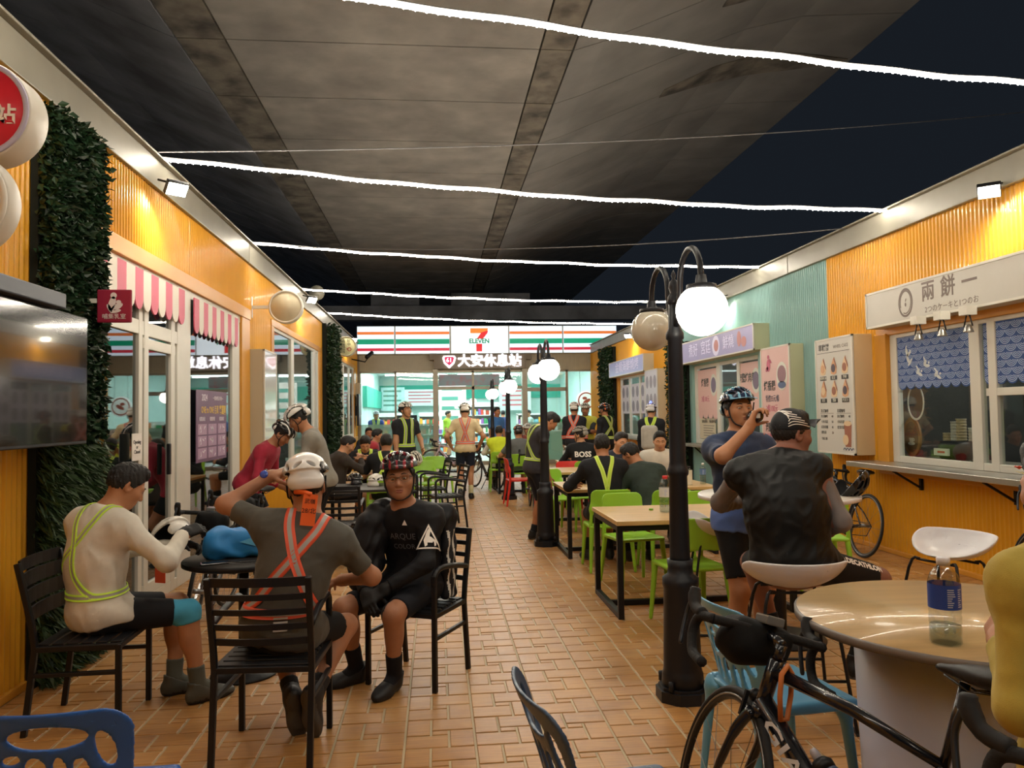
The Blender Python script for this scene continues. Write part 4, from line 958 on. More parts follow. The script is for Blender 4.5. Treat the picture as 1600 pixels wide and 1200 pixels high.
def make_slat_chair(arms, wide=False):
    r = empty('slat_chair', (0, 0, 0), 0, 'x', 'chair', 'black metal slat chairs')
    bar = lambda n, *a, **k: bevel(one(n, BLACKM, lambda b: b.bar(*a, **k), r), .004)
    for s in (-1, 1):
        b = MB(); b.use(BLACKM); p = [(s * .22, -.25, 0), (s * .22, -.2, .43), (s * .222, -.215, .55), (s * .225, -.285, .86)]
        for i in range(3): b.bar(p[i], p[i + 1], .028, .028, (1, 0, 0), .004)
        bevel(b.build('rear_leg', r), .004)
        bar('front_leg', (s * .22, .2, 0), (s * .22, .2, .66 if arms else .44), .028)
        bar('side_stretcher', (s * .22, -.22, .3), (s * .22, .2, .3), .022); bar('seat_rail', (s * .22, -.2, .43), (s * .22, .2, .43), .028)
        if arms: one('armrest', BLACKM, lambda b: b.tube(spline([(s * .22, .2, .6), (s * .22, .19, .66), (s * .222, .12, .69), (s * .224, -.05, .675), (s * .225, -.23, .64)], 5), .017, 8), r)
    bar('seat_rail', (-.22, .2, .43), (.22, .2, .43), .028); bar('seat_rail', (-.22, -.2, .43), (.22, -.2, .43), .028)
    for i in range(6):
        y = -.17 + .07 * i; bevel(one('seat_slat', BLACKM, lambda b: b.box(-.205, .205, y - .027, y + .027, .438, .452), r), .003)
    zs = [(.6, .075), (.685, .075), (.77, .075), (.845, .06)] if wide else [(.565, .03), (.635, .026), (.705, .026), (.775, .026), (.845, .04)]
    for z, hh in zs:
        b = MB(); b.use(BLACKM); y0 = -.215 - .07 * (z - .55) / .31 - .0; n = 6; vs = []; fs = []
        for i in range(n + 1):
            x = -.215 + .43 * i / n; y = y0 - .028 * (1 - (x / .215) ** 2); vs += [(x, y - .006, z - hh / 2), (x, y + .006, z - hh / 2), (x, y + .006, z + hh / 2), (x, y - .006, z + hh / 2)]
        for i in range(n):
            for q in range(4): fs.append((4 * i + q, 4 * i + (q + 1) % 4, 4 * i + 4 + (q + 1) % 4, 4 * i + 4 + q))
        fs += [(0, 3, 2, 1), (4 * n, 4 * n + 1, 4 * n + 2, 4 * n + 3)]; b.add(vs, fs, False); b.build('back_slat', r)
    return r
SLATW = make_slat_chair(False, True); SLAT = make_slat_chair(True)
place(SLATW, -1.83, 4.36, 1, .02, 'black chair with wide back slats under the man in a white long-sleeved top')
place(SLAT, -.79, 3.86, .06, 1, 'black slat armchair seen from behind under the man in a white helmet')
place(SLAT, -.13, 4.74, -.46, -.9, 'black slat armchair turned to the camera under the seated man in black')
for x, y, fx, fy, l in ((-1.02, 8.35, .03, 1, 'empty black slat chair seen from behind, beside the dark table with helmets'), (.12, 11.05, -1, -.25, 'empty black slat armchair by the aisle, nearest of those on the left'), (-.1, 12.2, -1, -.2, 'empty black slat armchair by the aisle, second from the nearest'),
        (.3, 15.9, -1, .2, 'small far black slat chair behind the walking man, left of him'), (-.55, 11.8, .2, -1, 'black slat chair half hidden behind the helmet of the man in black')):
    place(SLAT, x, y, fx, fy, l)

def make_blue_chair():
    r = empty('cutout_chair', (0, 0, 0), 0, 'x', 'chair', 'blue plastic chairs with cut-out backs')
    holes = [(-.139, .744, .03, .033, .3), (.03, .746, .1, .034, 0), (.165, .7, .022, .055, .15), (-.07, .683, .026, .013, .3), (-.172, .66, .026, .042, .3), (-.01, .645, .03, .045, 0), (.05, .64, .018, .048, 0), (.1, .642, .019, .04, 0), (-.095, .622, .036, .036, .3), (.15, .6, .02, .04, .2),
             (-.165, .55, .02, .05, .1), (-.1, .52, .024, .045, 0), (-.03, .53, .022, .05, 0), (.04, .52, .02, .05, 0), (.1, .53, .02, .045, 0)]
    yb = lambda x, z: -.17 - .22 * np.maximum(z - .45, 0) + .9 * x * x - .25 * np.maximum(z - .45, 0) ** 2
    S = Sdf(); S.raw(sheet_fn(yb, lambda z: .2 + .035 * np.clip((z - .45) / .3, 0, 1), .43, .82, .0065, .075, holes), (-.25, -.36, .42), (.25, -.1, .83))
    sdf_part('backrest', S, .0055, SKY, r, .03)
    S = Sdf(); S.rbox((0, .02, .445), (.22, .21, .012), .012); S.ell((0, .0, .74), (.5, .46, .293), k=.01, op='-')
    for s in (-1, 1): S.cone((s * .2, -.16, .44), (s * .205, .2, .435), .02)
    S.cone((-.19, .21, .43), (.19, .21, .43), .022, k=.02); sdf_part('seat', S, .0065, SKY, r, .03)
    for sx, sy in ((-1, 1), (1, 1), (-1, -1), (1, -1)):
        S = Sdf(); S.cone((sx * .19, sy * .18, .43), (sx * .215, sy * .22, .02), .034, .02, side=(1, 0, 0), dr=.55); S.cone((sx * .19, sy * .18, .41), (sx * .13, sy * .185, .425), .02, .008, k=.05); sdf_part('leg', S, .006, SKY, r)
    return r
BLUE = make_blue_chair()
place(BLUE, 1.36, 3.06, 1, .14, 'sky blue cut-out chair standing between the near lamp post and the wooden round table')
place(BLUE, -1.06, 2.42, .0, 1, 'deep blue cut-out chair back at the bottom edge near the planted wall', DBLUE)
place(BLUE, .5, 2.2, 1, .12, 'dark blue cut-out chair seen edge-on at the bottom edge of the aisle', NBLUE)

def make_stool():
    r = empty('bar_stool', (0, 0, 0), 0, 'x', 'stool', 'white low-backed bar stools')
    n1 = np.array([0, .42, 1.0])
    S = Sdf(); S.ell((0, 0, .85), (.26, .235, .185)); S.ell((0, 0, .862), (.248, .223, .183), k=.006, op='-')
    S.raw(lambda P: -(P[:, 2] - (.70 + .125 * (lambda q: q * q * (3 - 2 * q))(np.clip((.13 - P[:, 1]) / .26, 0, 1)))) * .8, (-.3, -.3, .6), (.3, .3, 1.1), .012, '-')
    sdf_part('seat_shell', S, .006, WPLAS, r, .03)
    for s in (-1, 1): one('sled_leg', BLACKM, lambda b: b.tube(spline([(s * .1, .09, .66), (s * .15, .12, .6), (s * .21, .2, .03), (s * .21, .18, .01), (s * .21, -.18, .01), (s * .21, -.2, .03), (s * .15, -.12, .6), (s * .1, -.09, .66)], 4), .0085, 7), r)
    for nm, p, q, z in (('footrest', .19, .165, .24), ('footrest', .19, -.165, .24), ('seat_bar', .12, .09, .655), ('seat_bar', .12, -.09, .655)): one(nm, BLACKM, lambda b: b.tube([(-p, q, z), (p, q, z)], .008, 7), r)
    return r
STOOL = make_stool()
place(STOOL, 1.82, 3.86, .16, 1, 'white low-backed bar stool under the man in a black sleeveless vest').scale = (1.1, 1.05, 1)
place(STOOL, 3.06, 4.4, -1, -.3, 'empty white low-backed bar stool beside the right orange wall')
place(STOOL, 2.02, 5.5, .9, -.2, 'white low-backed bar stool behind the man who is drinking')

WOOD = mat('wood_top', '#d3ae72', .38, var=.12, vscale=5, stretch=(.6, 7, 1), coat=.15)
WOODEDGE = mat('wood_edge', '#b98f58', .5, var=.1)
def wood_table(label, x0, x1, y0, y1, z=.75):
    r = empty('dining_table', ((x0 + x1) / 2, (y0 + y1) / 2, 0), 0, label, 'table', 'wooden tables on black metal frames'); hx, hy = (x1 - x0) / 2, (y1 - y0) / 2
    one('tabletop', WOOD, lambda b: b.bbox(-hx, hx, -hy, hy, z - .035, z, .006), r)
    for sx in (-1, 1):
        for sy in (-1, 1): bevel(one('leg', BLACKM, lambda b: b.bar((sx * (hx - .03), sy * (hy - .06), 0), (sx * (hx - .03), sy * (hy - .06), z - .035), .045), r), .004)
        bevel(one('foot_rail', BLACKM, lambda b: b.bar((sx * (hx - .03), -hy + .08, .022), (sx * (hx - .03), hy - .08, .022), .044), r), .004)
        bevel(one('apron_rail', BLACKM, lambda b: b.bar((sx * (hx - .03), -hy + .08, z - .058), (sx * (hx - .03), hy - .08, z - .058), .044), r), .004)
    for sy in (-1, 1): bevel(one('apron_rail', BLACKM, lambda b: b.bar((-hx + .05, sy * (hy - .06), z - .058), (hx - .05, sy * (hy - .06), z - .058), .044), r), .004)
    bevel(one('long_rail', BLACKM, lambda b: b.bar((-hx + .05, 0, .022), (hx - .05, 0, .022), .044), r), .004)
    return r
wood_table('nearest wooden table, with a big water bottle on it', 1.36, 2.8, 5.78, 6.74)
wood_table('second wooden table from the camera, where four men sit', 1.4, 3.1, 8.26, 9.3)
wood_table('third wooden table, behind the standing man with bowed head', 1.66, 3.1, 10.75, 11.75)
wood_table('far wooden table with a white helmet lying on it', 1.2, 2.2, 15.2, 16.0)
wood_table('wooden table before the man with white lettering on his back', 2.1, 3.3, 12.75, 13.6)
wood_table('wooden table on the left where two men eat', -1.5, -.35, 11.0, 11.9)
# dark table on the left with helmets on it
r = empty('dining_table', (-.85, 9.4, 0), 0, 'dark table on the left with two helmets lying on it', 'table')
DARKW = mat('dark_top', '#2b2826', .4, var=.1)
one('tabletop', DARKW, lambda b: b.bbox(-.5, .5, -.45, .45, .71, .74, .006), r)
for sx in (-1, 1):
    for sy in (-1, 1): one('leg', BLACKM, lambda b: b.bar((sx * .45, sy * .4, 0), (sx * .45, sy * .4, .71), .04), r)
def round_table(label, x, y, rad, z, top, edge, rp, ped, base=None, taper=1.0, th=.035):
    r = empty('round_table', (x, y, 0), 0, label, 'table')
    one('tabletop', top, lambda b: b.lathe([(rad * .985, z - .006), (rad * .985, z)], 64), r)
    one('edge_band', edge, lambda b: b.lathe([(rad * .96, z - th), (rad, z - th + .006), (rad, z - .006), (rad * .985, z - .001)], 64), r)
    one('pedestal', ped, lambda b: b.lathe([(rp * taper, .0), (rp * taper, .01), (rp, z - th - .001)], 40), r)
    if base: one('base', base, lambda b: b.lathe([(rad * .55, 0), (rad * .55, .012), (rp * 1.5, .03), (rp, .05)], 36), r)
    return r
WOODR = mat('round_wood_top', '#cbab78', .3, var=.1, vscale=4, stretch=(.5, 6, 1), coat=.3)
round_table('large round wood-topped table on a white drum base in the right foreground', 1.85, 2.57, .57, .85, WOODR, mat('grey_edge', '#77706c', .4), .37, mat('white_drum', '#cdd2ea', .35, var=.03), None, .93)  # drum's bluish base colour stands in for cool light on white
round_table('high white round table with a black helmet on it', 2.36, 5.18, .54, 1.0, mat('white_top', '#dedbd3', .3, var=.02), WPLAS, .04, BLACKM, BLACKM)
round_table('small dark round table under the blue bag between the seated men', -1.2, 4.95, .36, .72, DARKW, BLACKM, .03, BLACKM, BLACKM)
round_table('small pale round table on the far left among seated riders', -1.2, 15.9, .5, .75, mat('pale_top', '#d8c5bd', .4), WPLAS, .04, BLACKM, BLACKM)
# ================================================================== BICYCLES
RUBBER = mat('tyre_rubber', '#18181a', .7, var=.1); CARBON = mat('frame_black', '#14161d', .25, coat=.6, var=.05); TAPE = mat('bar_tape', '#1a1a1c', .8, bump=.3, bscale=90)
RIMW = mat('rim_silver', '#9a9a98', .3, .8); ALLOY = mat('alloy', '#8e9094', .35, .9); SADDLE = mat('saddle_black', '#1b1b1d', .5)
RLIGHT = mat('tail_light', '#ff2a20', .4, emit=6, ecol='#ff2018')
def make_bike(label, bag=True, strap=None, word=None, frame=CARBON, steer=0, kick=False, tail=False, spokes=18, bottle=None):
    """local: x forward, z up, rear axle at (-.41,0,.34)"""
    r = empty('bicycle', (0, 0, 0), 0, label, 'bicycle')
    RA, BB, FA = Vector((-.41, 0, .34)), Vector((0, 0, .27)), Vector((.57, 0, .34))
    HT, HB, ST = Vector((.365, 0, .80)), Vector((.405, 0, .66)), Vector((-.14, 0, .66))
    piv = Vector((.365, 0, .80)); ax = (HB - HT).normalized()
    SM = Matrix.Translation(piv) @ Matrix.Rotation(steer, 4, ax) @ Matrix.Translation(-piv)
    def wheel(c, M, nm):
        w = one(nm, RUBBER, lambda b: b.tube([c + Vector((.327 * math.cos(t), 0, .327 * math.sin(t))) for t in np.linspace(0, 2 * PI, 49)[:-1]], .0135, 8, True), r, M)
        rim = one('rim', mat('rim_black', '#1d1e21', .35), lambda b: b.tube([c + Vector((.305 * math.cos(t), 0, .305 * math.sin(t))) for t in np.linspace(0, 2 * PI, 49)[:-1]], .011, 6, True), w)
        one('brake_track', RIMW, lambda b: [b.tube([c + Vector((.312 * math.cos(t), s * .0095, .312 * math.sin(t))) for t in np.linspace(0, 2 * PI, 49)[:-1]], .004, 5, True) for s in (-1, 1)], w)
        one('hub', ALLOY, lambda b: b.tube([c + Vector((0, -.05, 0)), c + Vector((0, .05, 0))], .017, 10), w)
        s = MB(); s.use(ALLOY)
        for k in range(spokes):
            a = 2 * PI * k / spokes; y = .03 * (1 if k % 2 else -1); s.tube([c + Vector((.016 * math.cos(a + .6), y, .016 * math.sin(a + .6))), c + Vector((.3 * math.cos(a), 0, .3 * math.sin(a)))], .0013, 4, caps=False)
        o = s.build('spokes', w); tag(o, kind='stuff')
    wheel(FA, SM, 'front_wheel'); wheel(RA, Matrix(), 'rear_wheel')
    fr = MB(); fr.use(frame)
    fr.tube([HT + (HT - HB).normalized() * .01, HB], .024, 12); fr.tube([HT + Vector((0, 0, -.03)), (HT + ST) / 2 + Vector((0, 0, .0)), ST], [.022, .018, .015], 12); fr.tube([HB + Vector((0, 0, .02)), BB], [.03, .028], 12); fr.tube([ST, BB], .016, 12)
    fr.ball(BB, .033, 12)
    for s in (-1, 1):
        fr.tube([BB + Vector((-.03, s * .02, 0)), (BB + RA) / 2 + Vector((0, s * .05, 0)), RA + Vector((0, s * .06, 0))], .0095, 8); fr.tube([ST + Vector((.01, s * .012, -.1)), (ST + RA) / 2 + Vector((0, s * .045, -.04)), RA + Vector((0, s * .06, 0))], .0075, 8)
    f_ = fr.build('frame', r)
    if word: text('frame_lettering', word, .064, mat('decal_white', '#e6e6ea', .4), f_, basis(HB.lerp(BB, .38) + Vector((0, .031, .0)), (BB - HB), ((BB - HB).z, 0, -(BB - HB).x)) @ T(0, -.0, 0), .001, sx=1.7, bold=.0012)
    if strap: one('frame_strap', strap, lambda b: b.tube([HT + Vector((-.04, s * .028, -.03 - k)) for s, k in ((0, -.03), (1, -.005), (1.05, .06), (.6, .13), (-.6, .13), (-1.05, .06), (-1, -.005))], .009, 6, True), r)
    fk = MB(); fk.use(frame); fk.tube([HB + Vector((-.002, 0, .0)), HB + Vector((.008, 0, -.03))], .028, 12)
    for s in (-1, 1): fk.tube(spline([HB + Vector((.006, s * .025, -.02)), Vector((.46, s * .045, .56)), Vector((.51, s * .05, .45)), FA + Vector((0, s * .052, 0))], 4), [.018] * 5 + [.014] * 4 + [.01] * 4, 8)
    fk.build('fork', r, M=SM)
    one('brake', BLACKM, lambda b: (b.ball(HB + Vector((.055, 0, .02)), .022, 8), b.bar(HB + Vector((.05, -.03, .03)), HB + Vector((.06, -.035, -.05)), .012), b.bar(HB + Vector((.05, .03, .03)), HB + Vector((.06, .035, -.05)), .012)), r, SM)
    hb = MB(); hb.use(frame); up = (HT - HB).normalized(); S0 = HT + up * .06; S1 = S0 + Vector((.1, 0, .02))
    hb.tube([HT, S0], .018, 10); hb.tube([S0, S1], .016, 10); hb.build('stem', r, M=SM)
    br = MB(); br.use(TAPE)
    br.tube(spline([S1 + Vector((0, -.19, 0)), S1 + Vector((0, -.08, .004)), S1, S1 + Vector((0, .08, .004)), S1 + Vector((0, .19, 0))], 4), .0155, 8)
    for s in (-1, 1):
        br.tube(spline([S1 + Vector((0, s * .19, 0)), S1 + Vector((.05, s * .205, 0)), S1 + Vector((.085, s * .21, -.015)), S1 + Vector((.095, s * .213, -.06)), S1 + Vector((.06, s * .216, -.115)), S1 + Vector((.0, s * .22, -.13)), S1 + Vector((-.05, s * .222, -.135))], 4), .0165, 8)
    hbar = br.build('handlebar', r, M=SM)
    for s in (-1, 1):
        one('brake_hood', RUBBER, lambda b: (b.tube(spline([S1 + Vector((.06, s * .207, .008)), S1 + Vector((.12, s * .21, .02)), S1 + Vector((.15, s * .21, .055)), S1 + Vector((.155, s * .21, .085))], 4), [.019] * 6 + [.022] * 4 + [.019] * 2 + [.013], 10)), hbar)
        one('brake_lever', mat('lever_metal', '#3b4048', .35, .6), lambda b: b.tube(spline([S1 + Vector((.165, s * .21, .05)), S1 + Vector((.18, s * .212, .0)), S1 + Vector((.165, s * .22, -.07)), S1 + Vector((.15, s * .225, -.11))], 4), [.008] * 12 + [.005], 7), hbar)
    sd = Sdf(); c = Vector((-.2, 0, .9))
    sd.cone((.07 + c.x, 0, .905), (-.06 + c.x, 0, .905), .02, .035, k=.02, side=(0, 1, 0), dr=.6); sd.ell((-.1 + c.x, 0, .908), (.1, .072, .022), k=.05)
    link('saddle', sd.mesh('saddle', .007, [SADDLE], adapt=.05), r)
    one('seatpost', CARBON, lambda b: (b.tube([ST, Vector((-.185, 0, .88))], .0138, 10), b.tube([c + Vector((.06, .02, -.008)), c + Vector((.0, .022, -.035)), c + Vector((-.12, .03, -.02))], .0035, 6), b.tube([c + Vector((.06, -.02, -.008)), c + Vector((.0, -.022, -.035)), c + Vector((-.12, -.03, -.02))], .0035, 6)), r)
    cr = one('crankset', ALLOY, lambda b: (b.lathe([(.085, -.002), (.085, .002), (.06, .004), (.06, -.004)], 32, T(0, -.045, .27) @ Matrix.Rotation(PI / 2, 4, 'X')), b.bar((0, -.06, .27), (.14, -.065, .18), .02, .012), b.bar((0, .06, .27), (-.14, .065, .36), .02, .012)), r)
    for p in ((.14, -.1, .18), (-.14, .1, .36)): one('pedal', BLACKM, lambda b: b.bbox(p[0] - .04, p[0] + .04, p[1] - .03, p[1] + .03, p[2] - .01, p[2] + .01, .004), cr)
    one('chain', BLACKM, lambda b: b.tube([Vector((0, -.045, .352)), Vector((-.41, -.045, .365)), Vector((-.445, -.045, .34)), Vector((-.41, -.045, .29)), Vector((-.37, -.045, .23)), Vector((0, -.045, .19)), Vector((.085, -.045, .27))], .005, 5, True), r)
    if bag:
        S = Sdf(); S.rbox((.49, .02, .845), (.06, .11, .06), .035); S.ell((.5, .05, .83), (.075, .09, .075), k=.03)
        link('handlebar_bag', S.mesh('bag', .01, [cloth('#0e0f11')], noise=lambda P: .004 * np.sin(P[:, 1] * 60) * np.sin(P[:, 2] * 50 + P[:, 0] * 40)), r, SM)
        one('bike_computer', mat('clear_plastic', '#6d6f70', .15, spec=.8), lambda b: b.bbox(.41, .5, -.03, .03, .905, .935, .006), r, SM)
    if tail:
        o = one('tail_light', RLIGHT, lambda b: b.ball((-.235, 0, .8), .022, 10), r)
    if kick: one('kickstand', BLACKM, lambda b: b.tube([(-.05, .03, .25), (-.12, .2, .01)], .008, 6), r)
    return r
def put_bike(r, x, y, fx, fy, lean=0):
    """ground point below the bottom bracket, heading, lean to its right in radians"""
    r.rotation_mode = 'XYZ'; r.matrix_world = T(x, y, 0) @ Matrix.Rotation(math.atan2(fy, fx), 4, 'Z') @ Matrix.Rotation(lean, 4, 'X')
    return r
ORS = mat('orange_strap', '#c9763c', .55)
B1 = put_bike(make_bike('black road bicycle with an orange frame strap leaning by the round wood-topped table', True, ORS, 'GIANT', CARBON, .55), 1.13, 1.97, -.53, .85, .17)
B2 = put_bike(make_bike('black road bicycle in the bottom right corner, only its drop handlebar in view', False, None, None, mat('frame_teal', '#15303c', .25, coat=.5), .1), 1.38, .97, -.35, .93, .12)
put_bike(make_bike('black bicycle with bar bags leaning on the left glass front behind the seated men', True, None, None), -1.85, 6.35, .12, -.99, -.14)
put_bike(make_bike('bicycle with an orange frame leaning on the left wall beside the two standing helmeted riders', True, ORS, None, mat('frame_orange', '#c96b2b', .3, coat=.5)), -1.75, 7.35, -.08, -.99, -.1)
put_bike(make_bike('black bicycle on its kickstand right of the walking man', True, None, None, CARBON, 0, True), 1.05, 16.4, -.42, .9, .04)
put_bike(make_bike('pale bicycle parked across the shop window, left of the walking man', False, None, None, mat('frame_pale', '#c9b7c6', .3)), .45, 20.6, -1, .1, .05)
put_bike(make_bike('dark bicycle with a red tail light leaning at the teal shop ledge', False, None, None, CARBON, 0, False, True), 4.4, 10.4, .1, .99, .12)
put_bike(make_bike('dark bicycle leaning on the right orange wall behind the high white table', False, None, None), 4.5, 8.25, .03, 1, .16)
put_bike(make_bike('dark bicycle leaning on the right orange wall, cut off by the picture edge', False, None, None), 4.5, 4.88, .03, 1, .14)
put_bike(make_bike('dark bicycle parked behind the standing man with bowed head', False, None, None), 1.55, 12.6, .05, 1, .05)
# ================================================================== PEOPLE
def nrm(v): v = np.array(v, float); return v / max(np.linalg.norm(v), 1e-9)
def ik(a, t, l1, l2, pole):
    """two-bone chain from a towards t; returns the middle joint and the end"""
    a, t, pole = np.array(a, float), np.array(t, float), np.array(pole, float)
    d = t - a; L = np.linalg.norm(d); L2 = min(max(L, abs(l1 - l2) + .01), (l1 + l2) * .999); u = d / L; t = a + u * L2
    x = (l1 * l1 - l2 * l2 + L2 * L2) / (2 * L2); h = math.sqrt(max(l1 * l1 - x * x, 0))
    p = pole - a; p = p - u * (p @ u); p = nrm(p); return a + u * x + p * h, t
def rotm(yaw=0, pitch=0, roll=0):
    """head turn: yaw to its left +, pitch up +, roll; columns are right, forward, up"""
    return np.array((Matrix.Rotation(math.radians(yaw), 3, 'Z') @ Matrix.Rotation(math.radians(pitch), 3, 'X') @ Matrix.Rotation(math.radians(roll), 3, 'Y')))
HAIR = mat('black_hair', '#171414', .5, var=.3, vscale=30, bump=.5, bscale=260)
LIPM = mat('lip', '#94584c', .45); EYEW = mat('eye_white', '#aaa39a', .3); IRIS = mat('iris', '#1c120d', .2)
HIV_Y, HIV_O, HIV_S, HIV_T = mat('hivis_yellow', '#b6d63c', .6, emit=.06, ecol='#b6d63c'), mat('hivis_orange', '#e2593a', .6), mat('reflective_silver', '#a5a3a0', .35), mat('hivis_lime', '#cfe66a', .6)

class Body:
    def __init__(s, pelvis=(0, 0, .93), chest=(0, .02, .5), bend=(0, .0, 0), twist=0, tilt=0, hip=0, head=(0, 0, 0), neck=(0, .02, .072),
                 hands=((-.25, .05, .8), (.25, .05, .8)), elbows=((-.6, -.4, 1.0), (.6, -.4, 1.0)), feet=((-.1, 0, .085), (.1, 0, .085)), knees=((-.15, 2, .6), (.15, 2, .6)), toes=((-.15, 1, 0), (.15, 1, 0)), fat=1.0, size=1.0, curl=(25, 25), hdir=(None, None), hpalm=(None, None), shoulder=.178, spread=.0, hk=1.0):
        k = s.k = size; s.fat = fat; s.p0 = np.array(pelvis, float); s.n0 = s.p0 + np.array(chest, float) * k; s.mid = (s.p0 + s.n0) / 2 + np.array(bend, float)
        s.sp = nrm(s.n0 - s.mid); s.sl = nrm(s.mid - s.p0)
        hr = np.array([math.cos(math.radians(hip)), math.sin(math.radians(hip)), 0]); s.hr = hr
        r = np.array([math.cos(math.radians(hip + twist)), math.sin(math.radians(hip + twist)), math.sin(math.radians(tilt))]); r = nrm(r - s.sp * (r @ s.sp)); s.r = r
        s.fw = nrm(np.cross(s.sp, r)); s.hf = nrm(np.cross(s.sl, hr)) 
        s.sh = [s.n0 - s.sp * .055 * k + r * q * shoulder * k for q in (-1, 1)]
        s.hips = [s.p0 + hr * q * .088 * k - s.sl * .02 for q in (-1, 1)]
        s.hk = hk; s.R = rotm(*head); s.hb = s.n0 + np.array(neck, float) * k; s.hc = s.hb + s.R @ np.array([0, .015, .10]) * k * hk
        s.el, s.wr, s.kn, s.an, s.toe = [], [], [], [], []
        for i in (0, 1):
            e, w = ik(s.sh[i], hands[i], .285 * k, .255 * k, elbows[i]); s.el.append(e); s.wr.append(w)
            n_, a_ = ik(s.hips[i], feet[i], .43 * k, .42 * k, knees[i]); s.kn.append(n_); s.an.append(a_); s.toe.append(nrm(toes[i]))
        s.curl, s.hdir, s.hpalm, s.spread = curl, hdir, hpalm, spread
    def torso(s, S, t=0, lo=None, hi=None):
        k, f = s.k, s.fat; cl = [lo] if lo else []; ch = [hi] if hi else []
        S.ell(s.p0 + s.sl * .01, np.array([.158 * (.6 + .4 * f), .118 * f, .115]) * k + t, np.stack([s.hr, s.hf, s.sl], 1), .05, cuts=cl)
        S.ell(s.p0 - s.hf * .03 - s.sl * .02, np.array([.15, .1, .09]) * k + t, np.stack([s.hr, s.hf, s.sl], 1), .05, cuts=cl)
        S.cone(s.p0 + s.sl * .05, s.mid, .142 * k * f + t, .14 * k * f + t, .07, side=s.hr, dr=.74, cuts=cl)
        S.cone(s.mid, s.n0 - s.sp * .13 * k, .142 * k * f + t, .158 * k + t, .07, side=s.r, dr=.7, cuts=cl)
        S.cone(s.sh[0] - s.sp * .012, s.sh[1] - s.sp * .012, .058 * k + t, None, .08, cuts=ch)
        for i in (0, 1): S.cone(s.n0 + s.sp * .0, s.sh[i] + s.sp * .015, .047 * k + t, .045 * k + t, .05, cuts=ch)
    def armp(s, S, i, t=0, f0=0, f1=2, k_=.035):
        """f 0-1 upper arm, 1-2 forearm"""
        a, e, w, k = s.sh[i], s.el[i], s.wr[i], s.k
        if f0 < 1:
            u1 = min(f1, 1); p, q = a + (e - a) * f0, a + (e - a) * u1; cu = []
            if f1 < 1: cu.append((q, e - a))
            if f0 > 0: cu.append((p, a - e))
            ext = .03 if f1 < 1 else 0
            S.cone(p - nrm(e - a) * (.03 if f0 > 0 else 0), q + nrm(e - a) * ext, .048 * k + t - .008 * f0, .048 * k - .008 * u1 + t, k_, cuts=cu)
        if f1 > 1:
            g = f1 - 1; q = e + (w - e) * g; cu = [(q, w - e)] if f1 < 2 or t > 0 else []
            if f0 > 1: cu.append((e + (w - e) * (f0 - 1), e - w))
            S.cone(e + (w - e) * max(f0 - 1, 0), q + (nrm(w - e) * .02 if cu else 0), .042 * k + t, .042 * k - .014 * g * k + t, k_, cuts=cu)
    def legp(s, S, i, t=0, f0=0, f1=2):
        a, e, w, k = s.hips[i], s.kn[i], s.an[i], s.k
        if f0 < 1:
            u1 = min(f1, 1); q = a + (e - a) * u1; cu = [(q, e - a)] if f1 < 1 else []
            S.cone(a, q + nrm(e - a) * (.04 if cu else 0), .088 * k + t, (.088 - .033 * u1) * k + t, .05, cuts=cu)
        if f1 > 1:
            g = f1 - 1; q = e + (w - e) * g; cu = [(q, w - e)] if f1 < 2 else []
            if f0 > 1: cu.append((e + (w - e) * (f0 - 1), e - w))
            S.cone(e, q + nrm(w - e) * (.03 if f1 < 2 else 0), .054 * k + t, (.054 - .017 * g) * k + t, .03, cuts=cu)
            bk = nrm(np.cross(nrm(w - e), np.cross(s.toe[i], nrm(w - e)))); bk = -bk
            c = e + (w - e) * .3 + bk * .02 * k; S.ell(c, np.array([.047, .05, .11]) * k + t, np.stack([nrm(np.cross(bk, w - e)), bk, nrm(w - e)], 1), .03, cuts=cu)
    def hand(s, S, i):
        k = s.k; w, e = s.wr[i], s.el[i]; d = nrm(s.hdir[i]) if s.hdir[i] is not None else nrm(w - e)
        pn = np.array(s.hpalm[i], float) if s.hpalm[i] is not None else np.array([(1, -1)[i] * 1.0, .2, -.1])
        pn = nrm(pn - d * (pn @ d)); side = np.cross(d, pn) * (1 if i else -1)    # side: towards the thumb
        R3 = np.stack([side, pn, d], 1); S.rbox(w + d * .052 * k, np.array([.041, .015, .05]) * k, .014 * k, R3, .02)
        S.cone(w - d * .02, w + d * .015, .026 * k, .028 * k, .02)
        cu = math.radians(s.curl[i])
        for j, (off, L) in enumerate(((.031, .95), (.0105, 1.06), (-.0105, 1.0), (-.031, .8))):
            b = w + d * (.097 - .006 * abs(j - 1)) * k + side * off * k; a = cu * .7; dd = nrm(d + side * off * s.spread * 14)
            for q, (l, r) in enumerate(((.044, .0095), (.027, .0088), (.022, .0078))):
                v = dd * math.cos(a) + pn * math.sin(a); n_ = b + v * l * L * k; S.cone(b, n_, r * k, (r - .0008) * k, .004); b = n_; a += cu
        b = w + d * .025 * k + side * .03 * k + pn * .008
        for v, l, r in ((nrm(side * .8 + d * .6 + pn * .35), .042, .013), (nrm(side * .35 + d * .8 + pn * (.4 + math.sin(cu) * .5)), .034, .0105), (nrm(side * .05 + d * .8 + pn * (.5 + math.sin(cu))), .026, .009)):
            n_ = b + v * l * k; S.cone(b, n_, r * k, r * .9 * k, .008); b = n_
